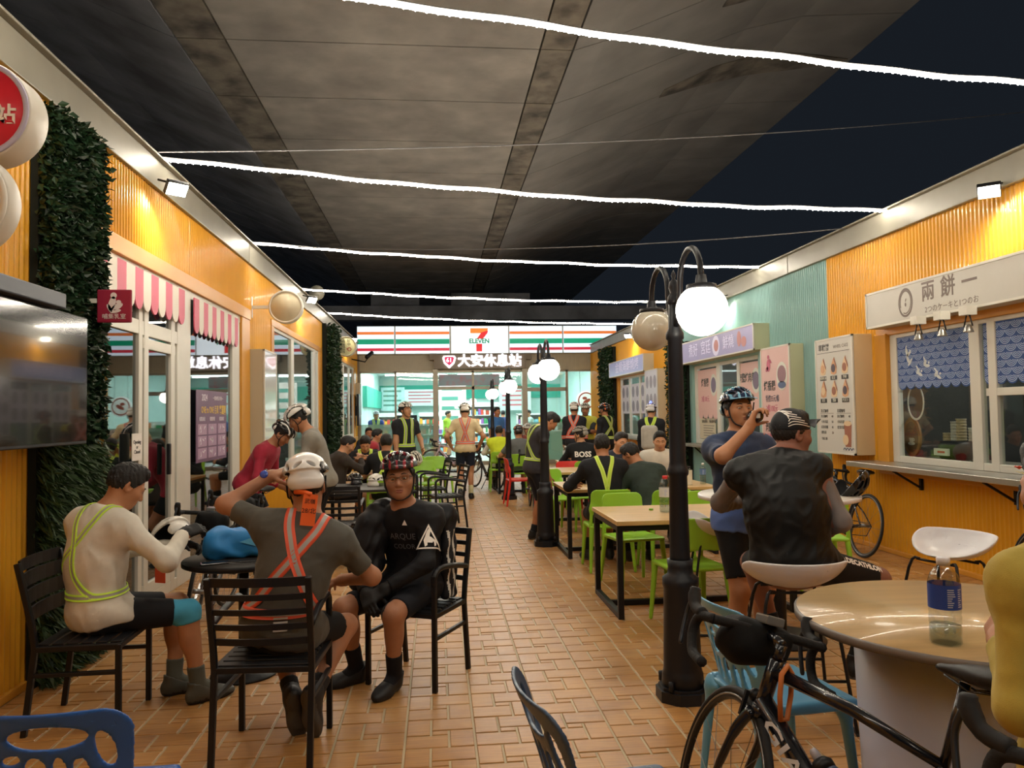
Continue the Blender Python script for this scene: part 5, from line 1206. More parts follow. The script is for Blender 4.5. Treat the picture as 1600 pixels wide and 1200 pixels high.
    def headp(s, S):
        k = s.k * s.hk; R = s.R; c = s.hc; f = lambda *v: c + R @ (np.array(v) * k)
        S.cone(s.n0 - s.sp * .03, s.hb + R @ np.array([0, 0, .03]) * k, .058 * k, .052 * k, .05)
        E = lambda o, r, kk=.02, op='+': S.ell(f(*o), np.array(r) * k, R, kk * k, op)
        E((0, -.012, .03), (.075, .094, .088), .03); E((0, .02, -.04), (.058, .068, .072), .04); E((0, .058, -.088), (.026, .024, .02), .03)
        for q in (-1, 1):
            E((q * .04, .052, -.022), (.026, .03, .024), .03); E((q * .031, .083, .006), (.017, .014, .012), .012, '-')
            E((q * .077, -.008, -.002), (.011, .022, .033), .008); E((q * .083, -.003, 0), (.006, .012, .02), .006, '-')
            S.cone(f(q * .012, .085, .022), f(q * .045, .07, .02), .01 * k, .009 * k, .02)
        S.cone(f(0, .085, .012), f(0, .105, -.031), .009 * k, .0125 * k, .012)
        for q in (-1, 1): E((q * .012, .093, -.035), (.0085, .0095, .007), .008)
        S.cone(f(-.018, .083, -.058), f(.018, .083, -.058), .0075 * k, None, .008); S.cone(f(-.015, .08, -.069), f(.015, .08, -.069), .008 * k, None, .008)
        E((0, .1, -.0635), (.022, .016, .0018), .003, '-')
    def hm(s, scale=1):
        M = Matrix(s.R.tolist()).to_4x4() @ Matrix.Diagonal((s.k * s.hk * scale,) * 3 + (1,)); M.translation = Vector(s.hc); return M
    def shoe(s, i):
        S = Sdf(); a, f, k = s.an[i], s.toe[i], s.k; u = nrm(s.kn[i] - a); u = nrm(u - f * (u @ f)) if abs(u @ f) < .97 else nrm(np.array([0, 0, 1.0]) - f * f[2]); sd = np.cross(f, u)
        R3 = np.stack([sd, f, u], 1); pl = [(a - u * .083 * k, -u)]
        S.ell(a - f * .025 * k - u * .045 * k, np.array([.037, .05, .055]) * k, R3, .03, cuts=pl); S.ell(a + f * .125 * k - u * .062 * k, np.array([.046, .085, .036]) * k, R3, .04, cuts=pl)
        S.cone(a - u * .032 * k + f * .02 * k, a + f * .1 * k - u * .056 * k, .044 * k, .037 * k, .04, cuts=pl); S.cone(a - u * .03 * k, a + u * .03 * k - f * .01, .046 * k, .047 * k, .02, cuts=[(a + u * .012 + f * .01, u + f * .35)])
        return S, a, u

def person(label, loc, face, B, group=None, h=.0065, skin='#b07a58', jersey=('#555555', .62), shorts=('#16171b', .72), sock=('#1a1a1c', 1.62), shoe=('#1c1c1e', '#55565a'), hair=True, haircut=0, straps=None, sleeves=None, gloves=None, eyes=True, vest=None, pick_shirt=None, collar=True, zips=False, legs=True, wrinkle=.004, tights=None):
    r = empty('person', (loc[0], loc[1], loc[2] if len(loc) > 2 else 0), rz_of(*face), label, 'person', group); B.root = r; hc_ = max(h * 1.15, .008)
    S = Sdf(); B.torso(S)
    for i in (0, 1): B.armp(S, i); B.hand(S, i)
    for i in (0, 1): B.legp(S, i)
    B.headp(S)
    for i in (0, 1): S.cone(B.an[i], B.an[i] + B.toe[i] * .09 + nrm(B.an[i] - B.kn[i]) * .05, .033, .024, .02)
    sk = skinm(skin); gm = mat('glove_black', '#1b1b1d', .7)
    def pick(C):
        out = np.zeros(len(C), int); q = (C - B.hc) @ B.R / (B.k * B.hk)
        
        if gloves: 
            for i in (0, 1): out[np.linalg.norm(C - (B.wr[i] + nrm(B.wr[i] - B.el[i]) * .1), axis=1) < .125] = 2
        return out
    link('body', S.mesh('body', h, [sk, LIPM, gm], pick, adapt=.02), r)
    # upper clothing
    if jersey:
        J = Sdf(); lo = (B.p0 - B.sl * .06, -B.sl); hi = (B.n0 + B.sp * .03, B.sp); B.torso(J, .013, lo, hi)
        for i in (0, 1): J.cone(B.hips[i], B.hips[i] + nrm(B.kn[i] - B.hips[i]) * .1, .098 * B.k, .094 * B.k, .05, cuts=[lo])
        if jersey[1] > 0:
            for i in (0, 1): B.armp(J, i, .010 if jersey[1] > 1 else .013, 0, jersey[1])
        if collar: J.cone(B.n0 - B.sp * .03, B.n0 + nrm(B.hb - B.n0) * .07, .066 * B.k, .062 * B.k, .02, cuts=[(B.n0 + nrm(B.hb - B.n0) * .045, nrm(B.hb - B.n0))])
        ph = random.Random(label).uniform(0, 9)
        G = np.random.RandomState(int(ph * 1000)); KV = G.randn(7, 3) * np.array([[20]] * 3 + [[34]] * 4); QV = G.randn(7, 3) * 14
        def wr(P):
            v = 0
            for a_, q_, w_ in zip(KV, QV, (.5, .5, .4, .3, .3, .25, .25)): v = v + w_ * np.sin(P @ a_ + 2.2 * np.sin(P @ q_))
            return wrinkle * .8 * (np.abs(v) - .6)
        B.J = J; jm = cloth(jersey[0], jersey[2] if len(jersey) > 2 else .75); mats = [jm] + ([cloth(pick_shirt[0])] if pick_shirt else [])
        link('jersey', J.mesh('jersey', hc_, mats, (pick_shirt[1] if pick_shirt else None), wr, .02), r)
    if sleeves:
        for i in (0, 1):
            A = Sdf(); B.armp(A, i, .007, sleeves[1], sleeves[2]); link('arm_sleeve', A.mesh('sleeve', hc_, [cloth(sleeves[0])], None, lambda P: .0022 * np.sin((P @ nrm(B.wr[i] - B.el[i])) * 160), .02), r)
    if vest:
        V = Sdf(); B.torso(V, .028, (B.p0 + B.sl * .06, -B.sl), (B.n0 + B.sp * .02, B.sp)); link('vest', V.mesh('vest', hc_, [cloth(vest)], None, None, .02), r)
    if shorts and legs:
        K = Sdf(); cu = (B.p0 + B.sl * .1, B.sl)
        K.ell(B.p0 + B.sl * .01, np.array([.158 * (.6 + .4 * B.fat), .118 * B.fat, .115]) * B.k + .008, np.stack([B.hr, B.hf, B.sl], 1), .05); K.ell(B.p0 - B.hf * .03 - B.sl * .02, np.array([.15, .1, .09]) * B.k + .008, np.stack([B.hr, B.hf, B.sl], 1), .05)
        for i in (0, 1): B.legp(K, i, .008, 0, shorts[1])
        link('shorts', K.mesh('shorts', hc_, [cloth(shorts[0])], adapt=.02), r)
    if legs:
        for i in (0, 1):
            if sock:
                A = Sdf(); B.legp(A, i, .005, sock[1], 1.99); A.cone(B.an[i], B.an[i] + B.toe[i] * .07 + nrm(B.an[i] - B.kn[i]) * .035, .041 * B.k, .04 * B.k, .02); link('sock', A.mesh('sock', hc_, [cloth(sock[0])], adapt=.02), r)
            A, a, u = B.shoe(i); link('shoe', A.mesh('shoe', max(h, .007), [mat('shoe_' + shoe[0].strip('#'), shoe[0], .5, var=.1), mat('sole_' + shoe[1].strip('#'), shoe[1], .6)], lambda C: ((C - a) @ u < -.066 * B.k).astype(int), adapt=.02), r)
    M = B.hm()
    if eyes:
        for q in (-1, 1):
            o = one('eye', EYEW, lambda b: (b.ball((q * .031, .0735, .004), .0115, 12), b.use(IRIS), b.ball((q * .031, .0788, .0035), .0074, 8, (1, .85, 1))), r, M)
            def lid(b, c, e0, e1, r_=.0127, n=10):
                vs = [(c[0] + r_ * math.cos(e) * math.sin(a), c[1] + r_ * math.cos(e) * math.cos(a), c[2] + r_ * math.sin(e)) for e in np.linspace(e0, e1, 5) for a in np.linspace(-1.5, 1.5, n)]
                b.add(vs, [(j * n + i, j * n + i + 1, j * n + n + i + 1, j * n + n + i) for j in range(4) for i in range(n - 1)], True)
            one('eyelid', sk, lambda b: (lid(b, (q * .031, .0735, .004), .2, 1.5), lid(b, (q * .031, .0735, .004), -1.5, -.4)), r, M)
            one('eyebrow', HAIR, lambda b: b.tube([(q * .014, .093, .024), (q * .03, .09, .03), (q * .047, .077, .026)], [.003, .0036, .002], 6), r, M)
    if eyes: one('lips', LIPM, lambda b: (b.tube(spline([(-.023, .0815, -.0622), (-.011, .0905, -.0585), (0, .0905, -.0605), (.011, .0905, -.0585), (.023, .0815, -.0622)], 4), [.0012] + [.0042] * 15 + [.0012], 6), b.tube(spline([(-.022, .0815, -.064), (-.01, .0885, -.0695), (0, .0895, -.0705), (.01, .0885, -.0695), (.022, .0815, -.064)], 4), [.0012] + [.0048] * 15 + [.0012], 6)), r, M)
    if hair:
        H = Sdf(); H.ell((0, -.014, .033), (.083, .103, .096 + .006 * haircut), cuts=[((0, .05 + .01 * haircut, .055), (0, .8, -.6)), ((0, 0, -.062), (0, -.35, -1))]); H.ell((0, .03, .1), (.06, .05, .03 + .006 * haircut), k=.03)
        kk = 1 + haircut
        link('hair', H.mesh('hair', max(h, .006), [HAIR], None, lambda P: .0015 * kk * np.sin(P[:, 0] * 190 + 3 * np.sin(P[:, 1] * 70 + P[:, 2] * 50)) + .0014 * kk * np.sin(P[:, 1] * 260 + P[:, 2] * 180 + 3 * np.sin(P[:, 0] * 90)) + .001 * kk * np.sin(P[:, 0] * 420 - P[:, 2] * 330), .02), r, M)
    if straps: hivis(B, r, *straps)
    return r

def ribbon(name, S, paths, width, m_edge, m_mid, parent, start, off=.0115, mid=.4, step=.022):
    """a flat band laid on the surface of S: each path is a list of points outside it; start(p) gives the direction to march in"""
    b = MB()
    for path in paths:
        P = np.array([tuple(v) for v in spline([Vector(p[0]) for p in path], 8)]); D = np.array([tuple(v.normalized()) for v in spline([Vector(p[1]) for p in path], 8)])
        for _ in range(14):
            d = S.at(P); P = P + D * (np.clip(d, -.05, .4) * .85)[:, None]
        # smooth along the path, then set square offsets
        for _ in range(2): P[1:-1] = P[1:-1] * .5 + (P[:-2] + P[2:]) * .25
        def grad(Q):
            e = .004; g = np.stack([S.at(Q + e * ax) - S.at(Q - e * ax) for ax in np.eye(3)], 1); return g / np.maximum(np.linalg.norm(g, axis=1, keepdims=True), 1e-6)
        n = grad(P); tg = np.gradient(P, axis=0); tg /= np.maximum(np.linalg.norm(tg, axis=1, keepdims=True), 1e-6); sd = np.cross(tg, n); sd /= np.maximum(np.linalg.norm(sd, axis=1, keepdims=True), 1e-6)
        cols = []
        for o in (-.5, -.5 * mid, .5 * mid, .5):
            Q = P + sd * o * width
            for _ in range(3): Q = Q - grad(Q) * (S.at(Q) - off)[:, None]
            cols.append(Q)
        k = len(P); vs = [cols[c][i] for i in range(k) for c in range(4)] + [cols[c][i] - n[i] * .004 for i in range(k) for c in range(4)]
        base = len(b.v)
        for c in range(3):
            b.use(m_mid if c == 1 else m_edge)
            fs = [(4 * i + c, 4 * i + c + 1, 4 * i + 5 + c, 4 * i + 4 + c) for i in range(k - 1)]
            if c == 0: b.add(vs, fs, True)
            else:
                for f in fs: b.f.append(tuple(base + j for j in f)); b.m.append(b.cur); b.sm.append(True)
        b.use(m_edge); K = 4 * k
        for i in range(k - 1):
            for a_, c_ in ((0, 1), (3, -1)):
                f = (4 * i + a_, 4 * i + 4 + a_, K + 4 * i + 4 + a_, K + 4 * i + a_); b.f.append(tuple(base + j for j in f)); b.m.append(b.cur); b.sm.append(True)
    return b.build(name, parent)
def hivis(B, r, kind, col='y', width=.038, vest=None):
    S = vest or B.J; e = {'y': HIV_Y, 'o': HIV_O, 'l': HIV_T}[col]; md = HIV_S if col != 'l' else HIV_Y
    def ring(v, ang):
        c = B.p0 + (B.mid - B.p0) * min(v * 2, 1) + (B.n0 - B.mid) * max(v * 2 - 1, 0); sp = B.sl if v < .5 else B.sp; rr = B.hr if v < .5 else B.r; fw = nrm(np.cross(sp, rr))
        d = -fw * math.cos(ang) + rr * math.sin(ang); return (c + d * .3, -d)
    def top(q, x=.085, y=0): c = B.n0 + B.r * q * x * B.k + B.fw * y; return (c + B.sp * .2, -B.sp)
    paths = []
    if 'X' in kind:
        for q in (-1, 1): paths.append([top(q, .085, .02), top(q, .082, -.03), ring(.86, q * .42), ring(.66, 0), ring(.45, -q * .65), ring(.24, -q * 1.15), ring(.2, -q * 1.5)])
    if 'V' in kind:      # the two bands meet low at the back
        for q in (-1, 1): paths.append([top(q, .085, .02), top(q, .082, -.03), ring(.85, q * .4), ring(.6, q * .14), ring(.34, -q * .12), ring(.16, -q * .35)])
    if 'A' in kind:      # crossing high, flaring to the belt
        for q in (-1, 1): paths.append([top(q, .085, .02), top(q, .082, -.03), ring(.86, q * .4), ring(.62, q * .06), ring(.48, -q * .12), ring(.25, -q * .45)])
    if 'F' in kind:
        for q in (-1, 1): paths.append([top(q, .085, 0), top(q, .085, .05), ring(.82, PI - q * .5), ring(.5, PI - q * .5), ring(.2, PI - q * .6)])
    if 'B' in kind: paths.append([ring(.2, a) for a in np.linspace(-PI, PI, 17)])
    ribbon('reflective_strap', S, paths, width, e, md, r, None)

# ---- head gear (head-local shapes shared by all)
LINER = mat('helmet_liner', '#111113', .85)
def helmet_mesh(style):
    S = Sdf(); c = (0, -.012, .05); cut = [((0, .1, .048), (0, -.10, -1)), ]
    S.ell(c, (.1, .134, .098), cuts=cut); S.ell((0, -.085, .02), (.075, .055, .05), k=.03, cuts=[((0, 0, -.012), (0, 0, -1))])
    S.ell((0, -.012, .03), (.086, .112, .096), k=.006, op='-')
    if style == 'vents':
        for x, w in ((0, .012), (-.036, .012), (.036, .012), (-.07, .01), (.07, .01)):
            for y, L in ((.075, .045), (-.01, .03), (-.09, .042)):
                if abs(x) > .06: y *= .75; L *= .85
                z = .05 + .098 * math.sqrt(max(1 - (x / .1) ** 2 - ((y + .012) / .134) ** 2, .02)); nx, ny, nz = x / .01, (y + .012) / .018, (z - .05) / .0096; n = nrm((nx, ny, nz)); tg = nrm(np.array([0, 1, 0]) - n * n[1]); sd = np.cross(tg, n)
                S.ell((x, y, z), (w, L, .045), np.stack([sd, tg, n], 1), .004, '-')
    else:
        for q in (-1, 1):
            for x, y, w, L, a in ((.03, .085, .011, .032, .25), (.062, .05, .011, .035, .3), (.088, -.02, .012, .03, .1), (.05, .0, .009, .03, .25), (.075, -.085, .01, .026, -.4), (.03, -.125, .022, .009, 0)):
                z = .05 + .098 * math.sqrt(max(1 - (x / .1) ** 2 - ((y + .012) / .134) ** 2, .0)); n = nrm((q * x / .01, (y + .012) / .018, max(z - .05, .01) / .0096)); tg = nrm(np.array([math.sin(a) * q, math.cos(a), 0]) - n * (n @ np.array([math.sin(a) * q, math.cos(a), 0]))); sd = np.cross(tg, n)
                S.ell((q * x, y, z), (w, L, .045), np.stack([sd, tg, n], 1), .004, '-')
    def pick(C):
        ins = np.sqrt((((C - np.array([0, -.012, .03])) / np.array([.0885, .1145, .0985])) ** 2).sum(1)) < 1.02
        out = np.where(ins, 2, 0)
        d = np.abs(np.mod(C[:, 0] + .0185, .037) - .0185); out[(d < .0055) & (out == 0) & (C[:, 1] > -.1)] = 1
        return out
    m0 = mat('helmet_shell', '#dddddd', .25)
    return S.mesh('helmet_' + style, .0042, [m0, m0, LINER], pick, adapt=.01)
HELM = {k: helmet_mesh(k) for k in ('vents', 'aero')}
def liner_mesh():
    S = Sdf(); S.ell((0, -.012, .035), (.09, .118, .1), cuts=[((0, .1, .052), (0, -.10, -1))]); S.ell((0, -.012, .028), (.082, .106, .092), k=.004, op='-'); return S.mesh('liner', .006, [LINER], adapt=.02)
LINERM = liner_mesh()
def helmet(parent, M, style, c1, c2=None, straps=True, name='helmet', gloss=.22):
    o = link(name, HELM[style], parent, M)
    for i, c in enumerate((c1, c2 or c1)):
        o.material_slots[i].link = 'OBJECT'; o.material_slots[i].material = mat('shell_' + c.strip('#'), c, gloss, coat=.5)
    link('liner', LINERM, o)
    if straps: one('chin_strap', mat('strap_black', '#19191b', .7), lambda b: [b.tube(spline([(q * .082, .045, .04), (q * .073, .028, -.03), (q * .056, .042, -.085), (q * .02, .06, -.107), (0, .062, -.109)], 4), .0045, 5) for q in (-1, 1)] + [b.tube(spline([(q * .08, -.06, .01), (q * .08, -.02, -.035), (q * .072, .028, -.045)], 4), .004, 5) for q in (-1, 1)], o)
    return o
def loose_helmet(label, x, y, z, rz, c1, c2, style='vents', tilt=(0, 0), group=None):
    r = empty('bike_helmet', (x, y, z), 0, label, 'helmet', group)
    helmet(r, Matrix.Rotation(rz, 4, 'Z') @ Matrix.Rotation(tilt[0], 4, 'X') @ Matrix.Rotation(tilt[1], 4, 'Y'), style, c1, c2, False, 'shell'); return r
def wear(B, style, c1, c2=None, sc=1.06, dz=.004): return helmet(B.root, B.hm(sc) @ T(0, 0, dz), style, c1, c2)
def glasses(B, lens=True):
    M = B.hm(); o = one('glasses', mat('glasses_frame', '#4a4642', .3), lambda b: (b.tube([(-.008, .106, .006), (0, .109, .009), (.008, .106, .006)], .0022, 6), [b.tube([(q * .06, .07, .012), (q * .083, .03, .01), (q * .082, -.02, .004)], .0022, 6) for q in (-1, 1)], [b.tube(spline([(q * .008, .105, .012), (q * .035, .103, .022), (q * .062, .074, .016), (q * .058, .082, -.008), (q * .035, .102, -.016), (q * .01, .106, -.004)], 4, True), .0009, 5, True) for q in (-1, 1)]), B.root, M)
    if lens: one('lens', glass_mat('spectacle_lens', '#f2f0ea', .02), lambda b: [b.add([(q * .008, .106, .012), (q * .035, .104, .021), (q * .06, .076, .015), (q * .057, .083, -.007), (q * .035, .103, -.015), (q * .01, .107, -.003)], [(0, 1, 2, 3, 4, 5)], True) for q in (-1, 1)], o)

SIT = dict(pelvis=(0, 0, .56), feet=((-.12, .40, .085), (.12, .40, .085)), knees=((-.2, 2, 1.6), (.2, 2, 1.6)))
BAR = dict(pelvis=(0, 0, .8), feet=((-.12, .3, .3), (.12, .3, .3)), knees=((-.2, 2, 1.6), (.2, 2, 1.6)))

def decal(name, S, me, M, parent, m=None, off=.0035):
    """flat lettering or print (me in the xy plane) pressed onto the surface of S, marching along -z of M"""
    me = me.copy(); me.transform(M)
    bm = bmesh.new(); bm.from_mesh(me); bmesh.ops.triangulate(bm, faces=bm.faces[:])
    for _ in range(4):
        L = [e for e in bm.edges if e.calc_length() > .016]
        if not L: break
        bmesh.ops.subdivide_edges(bm, edges=L, cuts=1); bmesh.ops.triangulate(bm, faces=bm.faces[:])
    bm.to_mesh(me); bm.free(); n = len(me.vertices)
    P = np.empty(n * 3, np.float32); me.vertices.foreach_get('co', P); P = P.reshape(-1, 3).astype(float); d = -np.array(M.to_3x3().col[2])
    base = P.copy()
    for _ in range(14): P = P + d * (np.clip(S.at(P) - off, -.05, .3) * .85)[:, None]
    me.vertices.foreach_set('co', P.astype(np.float32).ravel()); me.update()
    if m is not None: me.materials.clear(); me.materials.append(m)
    return link(name, me, parent)
def textmesh(body, size, m, sx=1, bold=0):
    o = text('t', body, size, m, None, Matrix(), 0, 'CENTER', sx, bold); me = o.data.copy(); bpy.data.objects.remove(o)
    bm = bmesh.new(); bm.from_mesh(me); bmesh.ops.triangulate(bm, faces=bm.faces[:])
    bmesh.ops.subdivide_edges(bm, edges=[e for e in bm.edges if e.calc_length() > size * .3], cuts=1); bm.to_mesh(me); bm.free(); return me
def polymesh(polys, m):
    b = MB(); b.use(m)
    for p in polys:
        n = len(p); b.add([(x, y, 0) for x, y in p], [tuple(range(n))])
    return b.mesh('print')
SKIN = ['#b07a58', '#b98563', '#a46f50', '#c08d6a', '#9a6648']
def hm_text(): pass
# ---- the seated man in white on the left
B = Body(**{**SIT, 'feet': ((-.05, .40, .085), (.17, .47, .085))}, chest=(-.02, .03, .5), bend=(0, -.03, 0), twist=26, head=(4, -30, 0), neck=(0, .045, .07), hands=((-.05, .40, .84), (.07, .42, .93)), elbows=((-.5, -.1, .6), (.6, .0, .6)), fat=1.12, curl=(45, 50), hdir=((.3, .8, .1), (-.2, .9, .2)), hpalm=((.5, 0, -.8), (-.6, 0, -.8)), toes=((.1, 1, 0), (-.15, 1, 0)))
r = person('man in white long-sleeved top and yellow reflective harness sitting by the planted wall', (-1.83, 4.4), (.84, .54), B, jersey=('#d9d3c6', 1.93), shorts=('#191a1f', .8), sock=('#55574f', 1.72), shoe=('#4a4b45', '#262624'), straps=('XB', 'y', .036), gloves=True, haircut=.8)
S = Sdf(); B.legp(S, 1, .006, .82, 1.12); link('knee_tape', S.mesh('tape', .008, [cloth('#4aa3c8')]), r)
# ---- the man in the white helmet seen from behind
B = Body(pelvis=(0, 0, .56), chest=(.12, .05, .49), bend=(0, -.04, 0), twist=4, tilt=-7, head=(10, -6, -4), hands=((-.11, .22, 1.275), (.24, .36, .70)), elbows=((-1.2, .3, 1.25), (.8, .0, .7)), feet=((.03, .10, .19), (.15, .06, .21)), knees=((-.5, 2, .55), (.9, 2, .55)), toes=((.05, .32, -.94), (.1, .3, -.95)), fat=1.0, curl=(22, 30), hdir=((.9, .15, .25), None), hpalm=((.1, .3, -.9), (-.3, .3, -.9)), spread=.25, hk=1.06)
r = person('man in grey jersey and white helmet seen from behind, left arm raised to his head', (-.77, 3.9), (.05, 1), B, jersey=('#54534e', .72), shorts=('#17181c', .74), sock=('#2a2a2c', 1.78), shoe=('#26262a', '#4a4846'), straps=('XB', 'o', .05), haircut=.3, skin='#ab7a5e')
h = wear(B, 'aero', '#e4e3e2', '#dcdcdc', 1.1)
black = ink('#17171a')
HS = Sdf(); HS.ell((0, -.012, .05), (.1, .134, .098))
decal('helmet_lettering', HS, textmesh('KASK', .034, black, 1.2, .001), basis((-.14, -.1, .07), (-.62, .72, -.25), (-.1, .1, 1)) @ T(.09, .0, .05), h, None, .002)
decal('helmet_lettering', HS, textmesh('KASK', .03, black, 1.2, .001), basis((.13, -.11, .08), (.6, .7, .1), (-.2, .1, 1)) @ T(0, 0, .03), h, None, .002)
one('watch', mat('watch_blue', '#2a4fb8', .15, coat=1), lambda b: b.lathe([(.021, 0), (.021, .008), (.017, .011)], 20, basis(B.wr[0] + np.array([-.02, -.028, .012]), (1, 0, .3), (0, .35, .95))), r)
one('watch_strap', BLACKM, lambda b: b.tube([B.wr[0] + np.array([-.02, 0, 0]) + .033 * (np.array([0, math.cos(t), math.sin(t)])) for t in np.linspace(0, 2 * PI, 17)[:-1]], .007, 6, True), r)
tagm = mat('tag_orange', '#f06a2a', .55)
tg = one('number_tag', tagm, lambda b: b.box(-.035, .035, 0, .0025, -.15, 0), r, T(*(B.hc + np.array([.055, -.165, -.02]))) @ Matrix.Rotation(.1, 4, 'Y') @ Matrix.Rotation(-.15, 4, 'X'))
text('tag_lettering', '28/北', .03, black, tg, basis((0, -.001, -.08), (1, 0, 0), (0, 0, 1)), .0006); text('tag_lettering', '武嶺', .026, black, tg, basis((0, -.001, -.035), (1, 0, 0), (0, 0, 1)), .0006)
one('tag_ribbon', tagm, lambda b: b.tube([B.hc + np.array([-.03, -.13, -.01]), B.hc + np.array([.02, -.15, -.01]), B.hc + np.array([.055, -.163, -.02])], .012, 6), r)
refl = mat('reflect_white', '#c9c9c6', .4)
decal('reflective_bars', B.J, polymesh([[(-.032, y), (.032, y), (.032, y + .009), (-.032, y + .009)] for y in (-.03, -.012, .006, .024)], refl), basis(B.p0 + np.array([.035, -.4, .045]), (1, 0, 0), (0, 0, 1)), r, refl, .012)
# ---- the seated man in black facing the camera
B = Body(pelvis=(0, -.02, .56), chest=(-.0, .10, .45), bend=(0, -.05, 0), twist=6, head=(26, 6, 4), neck=(0, .045, .08), hands=((-.02, .33, .60), (.10, .36, .57)), elbows=((-.7, .1, .6), (.8, .2, .6)), feet=((-.03, .27, .085), (.25, .23, .085)), knees=((-.3, 2, 1.2), (.7, 2, 1.2)), toes=((0, 1, 0), (.55, .83, 0)), curl=(30, 45), hpalm=((.6, 0, -.7), (-.5, 0, -.8)), hk=1.08, shoulder=.16)
r = person('man in a black jersey and black and red helmet sitting turned to face the camera', (-.16, 4.78), (-.46, -.9), B, jersey=('#17181d', 1.94, .6), shorts=('#181a22', .86), sock=('#191a20', 1.62), shoe=('#1d1d20', '#2a2a2c'), gloves=True, haircut=.2, skin='#a9775b')
h = wear(B, 'vents', '#26262c', '#8e2c3a', 1.06); glasses(B)
wt = mat('print_white', '#dcdcda', .5)
def on_body(x, y, z, nx, ny, nz, dist=.3):   # frame looking at a body point from outside
    n = nrm((nx, ny, nz)); rt = nrm(np.cross((0, 0, 1.0), n)); return basis(np.array([x, y, z]) + n * dist, rt, np.cross(n, rt))
a = B.sh[0] + (B.el[0] - B.sh[0]) * .45; n = (-.45, .85, .25)
tri = [[(-.075, -.07), (.075, -.07), (.069, -.062), (-.062, -.062)], [(.075, -.07), (.0, .075), (-.004, .06), (.062, -.064)], [(-.075, -.07), (-.062, -.064), (0, .058), (0, .075)]]
bird = [[(-.022, -.058), (-.008, -.05), (-.006, -.02), (-.022, .0), (-.03, -.02)], [(-.03, -.02), (-.022, .0), (.012, .0), (.03, -.014), (.022, -.036), (-.004, -.034)], [(-.022, .0), (-.012, .03), (-.002, .045), (.012, .036), (.006, .01), (.006, .0)], [(-.002, .045), (.004, .056), (.01, .046), (.016, .05), (.014, .036), (.006, .03)], [(.018, -.01), (.042, -.02), (.044, -.05), (.034, -.056), (.03, -.03), (.018, -.026)]]
decal('rooster_emblem', B.J, polymesh(tri + bird, wt), on_body(*a, *n), r, wt, .01)
g = ink('#6d7078')
decal('chest_lettering', B.J, textmesh('ARQUE', .05, g), on_body(-.02, .12, .86, -.12, 1, .1), r, g, .014); decal('chest_lettering', B.J, textmesh('COLOR', .04, g), on_body(-.02, .12, .80, -.12, 1, .1), r, g, .014)
decal('small_emblem', B.J, polymesh([[(-.016, -.012), (.016, -.012), (0, .02)]], wt), on_body(-.04, .12, .94, -.12, 1, .1), r, wt, .01)
K = Sdf(); B.legp(K, 0, .008, 0, .9); p = B.hips[0] + (B.kn[0] - B.hips[0]) * .62
decal('shorts_lettering', K, textmesh('le coq sportif', .05, wt, 1, .002), basis(p + np.array([-.15, .1, .3]), (.55, -.8, .1), (.1, .3, .9)), r, wt, .006)
S = Sdf(); 
for c, q in (((.16, .10, .97), (.085, .1, .09)), ((.20, .14, .86), (.10, .12, .13)), ((.22, .17, .72), (.10, .12, .14)), ((.12, .02, 1.02), (.11, .1, .05)), ((.2, .22, .62), (.08, .08, .09)), ((.26, .05, .8), (.07, .1, .14))): S.ell(c, q, k=.06)
link('draped_jacket', S.mesh('jacket', .009, [cloth('#1c1d22', .5)], None, lambda P: .009 * np.sin(P[:, 2] * 48 + 2.5 * np.sin(P[:, 1] * 24) + P[:, 0] * 18) * np.sin(P[:, 0] * 30 + P[:, 1] * 36), .02), r)
one('jacket_cord', BLACKM, lambda b: b.tube(spline([(.3, .08, .9), (.34, .12, .92), (.36, .1, .9)], 4), .007, 6), r)
S = Sdf(); S.rbox((-.2, -.10, .72), (.03, .07, .26), .028); S.rbox((-.12, -.12, .98), (.12, .05, .05), .04, k=.04); link('hanging_jacket_side', S.mesh('jk', .009, [cloth('#1c1d22', .5), cloth('#d2d0ca')], lambda C: (np.abs(np.mod(C[:, 1] + .3, .055) - .0275) < .009).astype(int) * (C[:, 2] < .88), lambda P: .006 * np.sin(P[:, 2] * 40 + P[:, 1] * 50), .0), r)
# ---- the man drinking
B = Body(pelvis=(0, 0, .92), chest=(0, -.0, .49), bend=(0, .02, 0), twist=-4, head=(-14, 12, 0), neck=(0, .015, .08), hands=((-.26, .06, .80), (.125, .255, 1.485)), elbows=((-.7, -.3, 1.0), (.75, .15, .9)), feet=((-.13, 0, .085), (.12, .06, .085)), curl=(25, 55), hdir=(None, (-.45, .05, .85)), hpalm=(None, (-.55, .55, .2)), fat=1.08, size=.98)
r = person('man in a navy jersey and dark blue helmet standing and drinking from a dark bottle', (1.88, 4.66), (.3, -.95), B, jersey=('#2e3d5a', .78), shorts=('#17181b', .82), sock=('#1c1c1e', 1.85), haircut=.2, skin='#b07b59', pick_shirt=('#5b78bd', lambda C: (C[:, 2] < 1.0).astype(int)))
h = wear(B, 'vents', '#1f2a44', '#79aecb', 1.06)
one('visor', mat('visor_blue', '#6d9fbf', .4), lambda b: (lambda n: b.add([(x * .085, .085 + .065 * math.cos(x * 1.45) * k, .062 - .012 * k + .004 * t) for t in (0, 1) for k in (0, 1) for x in np.linspace(-1, 1, n)], [(i, i + 1, n + i + 1, n + i) for i in range(n - 1)] + [(2 * n + i, 3 * n + i, 3 * n + i + 1, 2 * n + i + 1) for i in range(n - 1)] + [(n + i, n + i + 1, 3 * n + i + 1, 3 * n + i) for i in range(n - 1)], True))(11), r, B.hm(1.06))
one('shoulder_patch', mat('patch_orange', '#e8703a', .6), lambda b: b.box(-.03, .03, -.02, .02, 0, .006), r, T(*(B.sh[0] + np.array([.04, .02, .072]))) @ Matrix.Rotation(.3, 4, 'Y'))
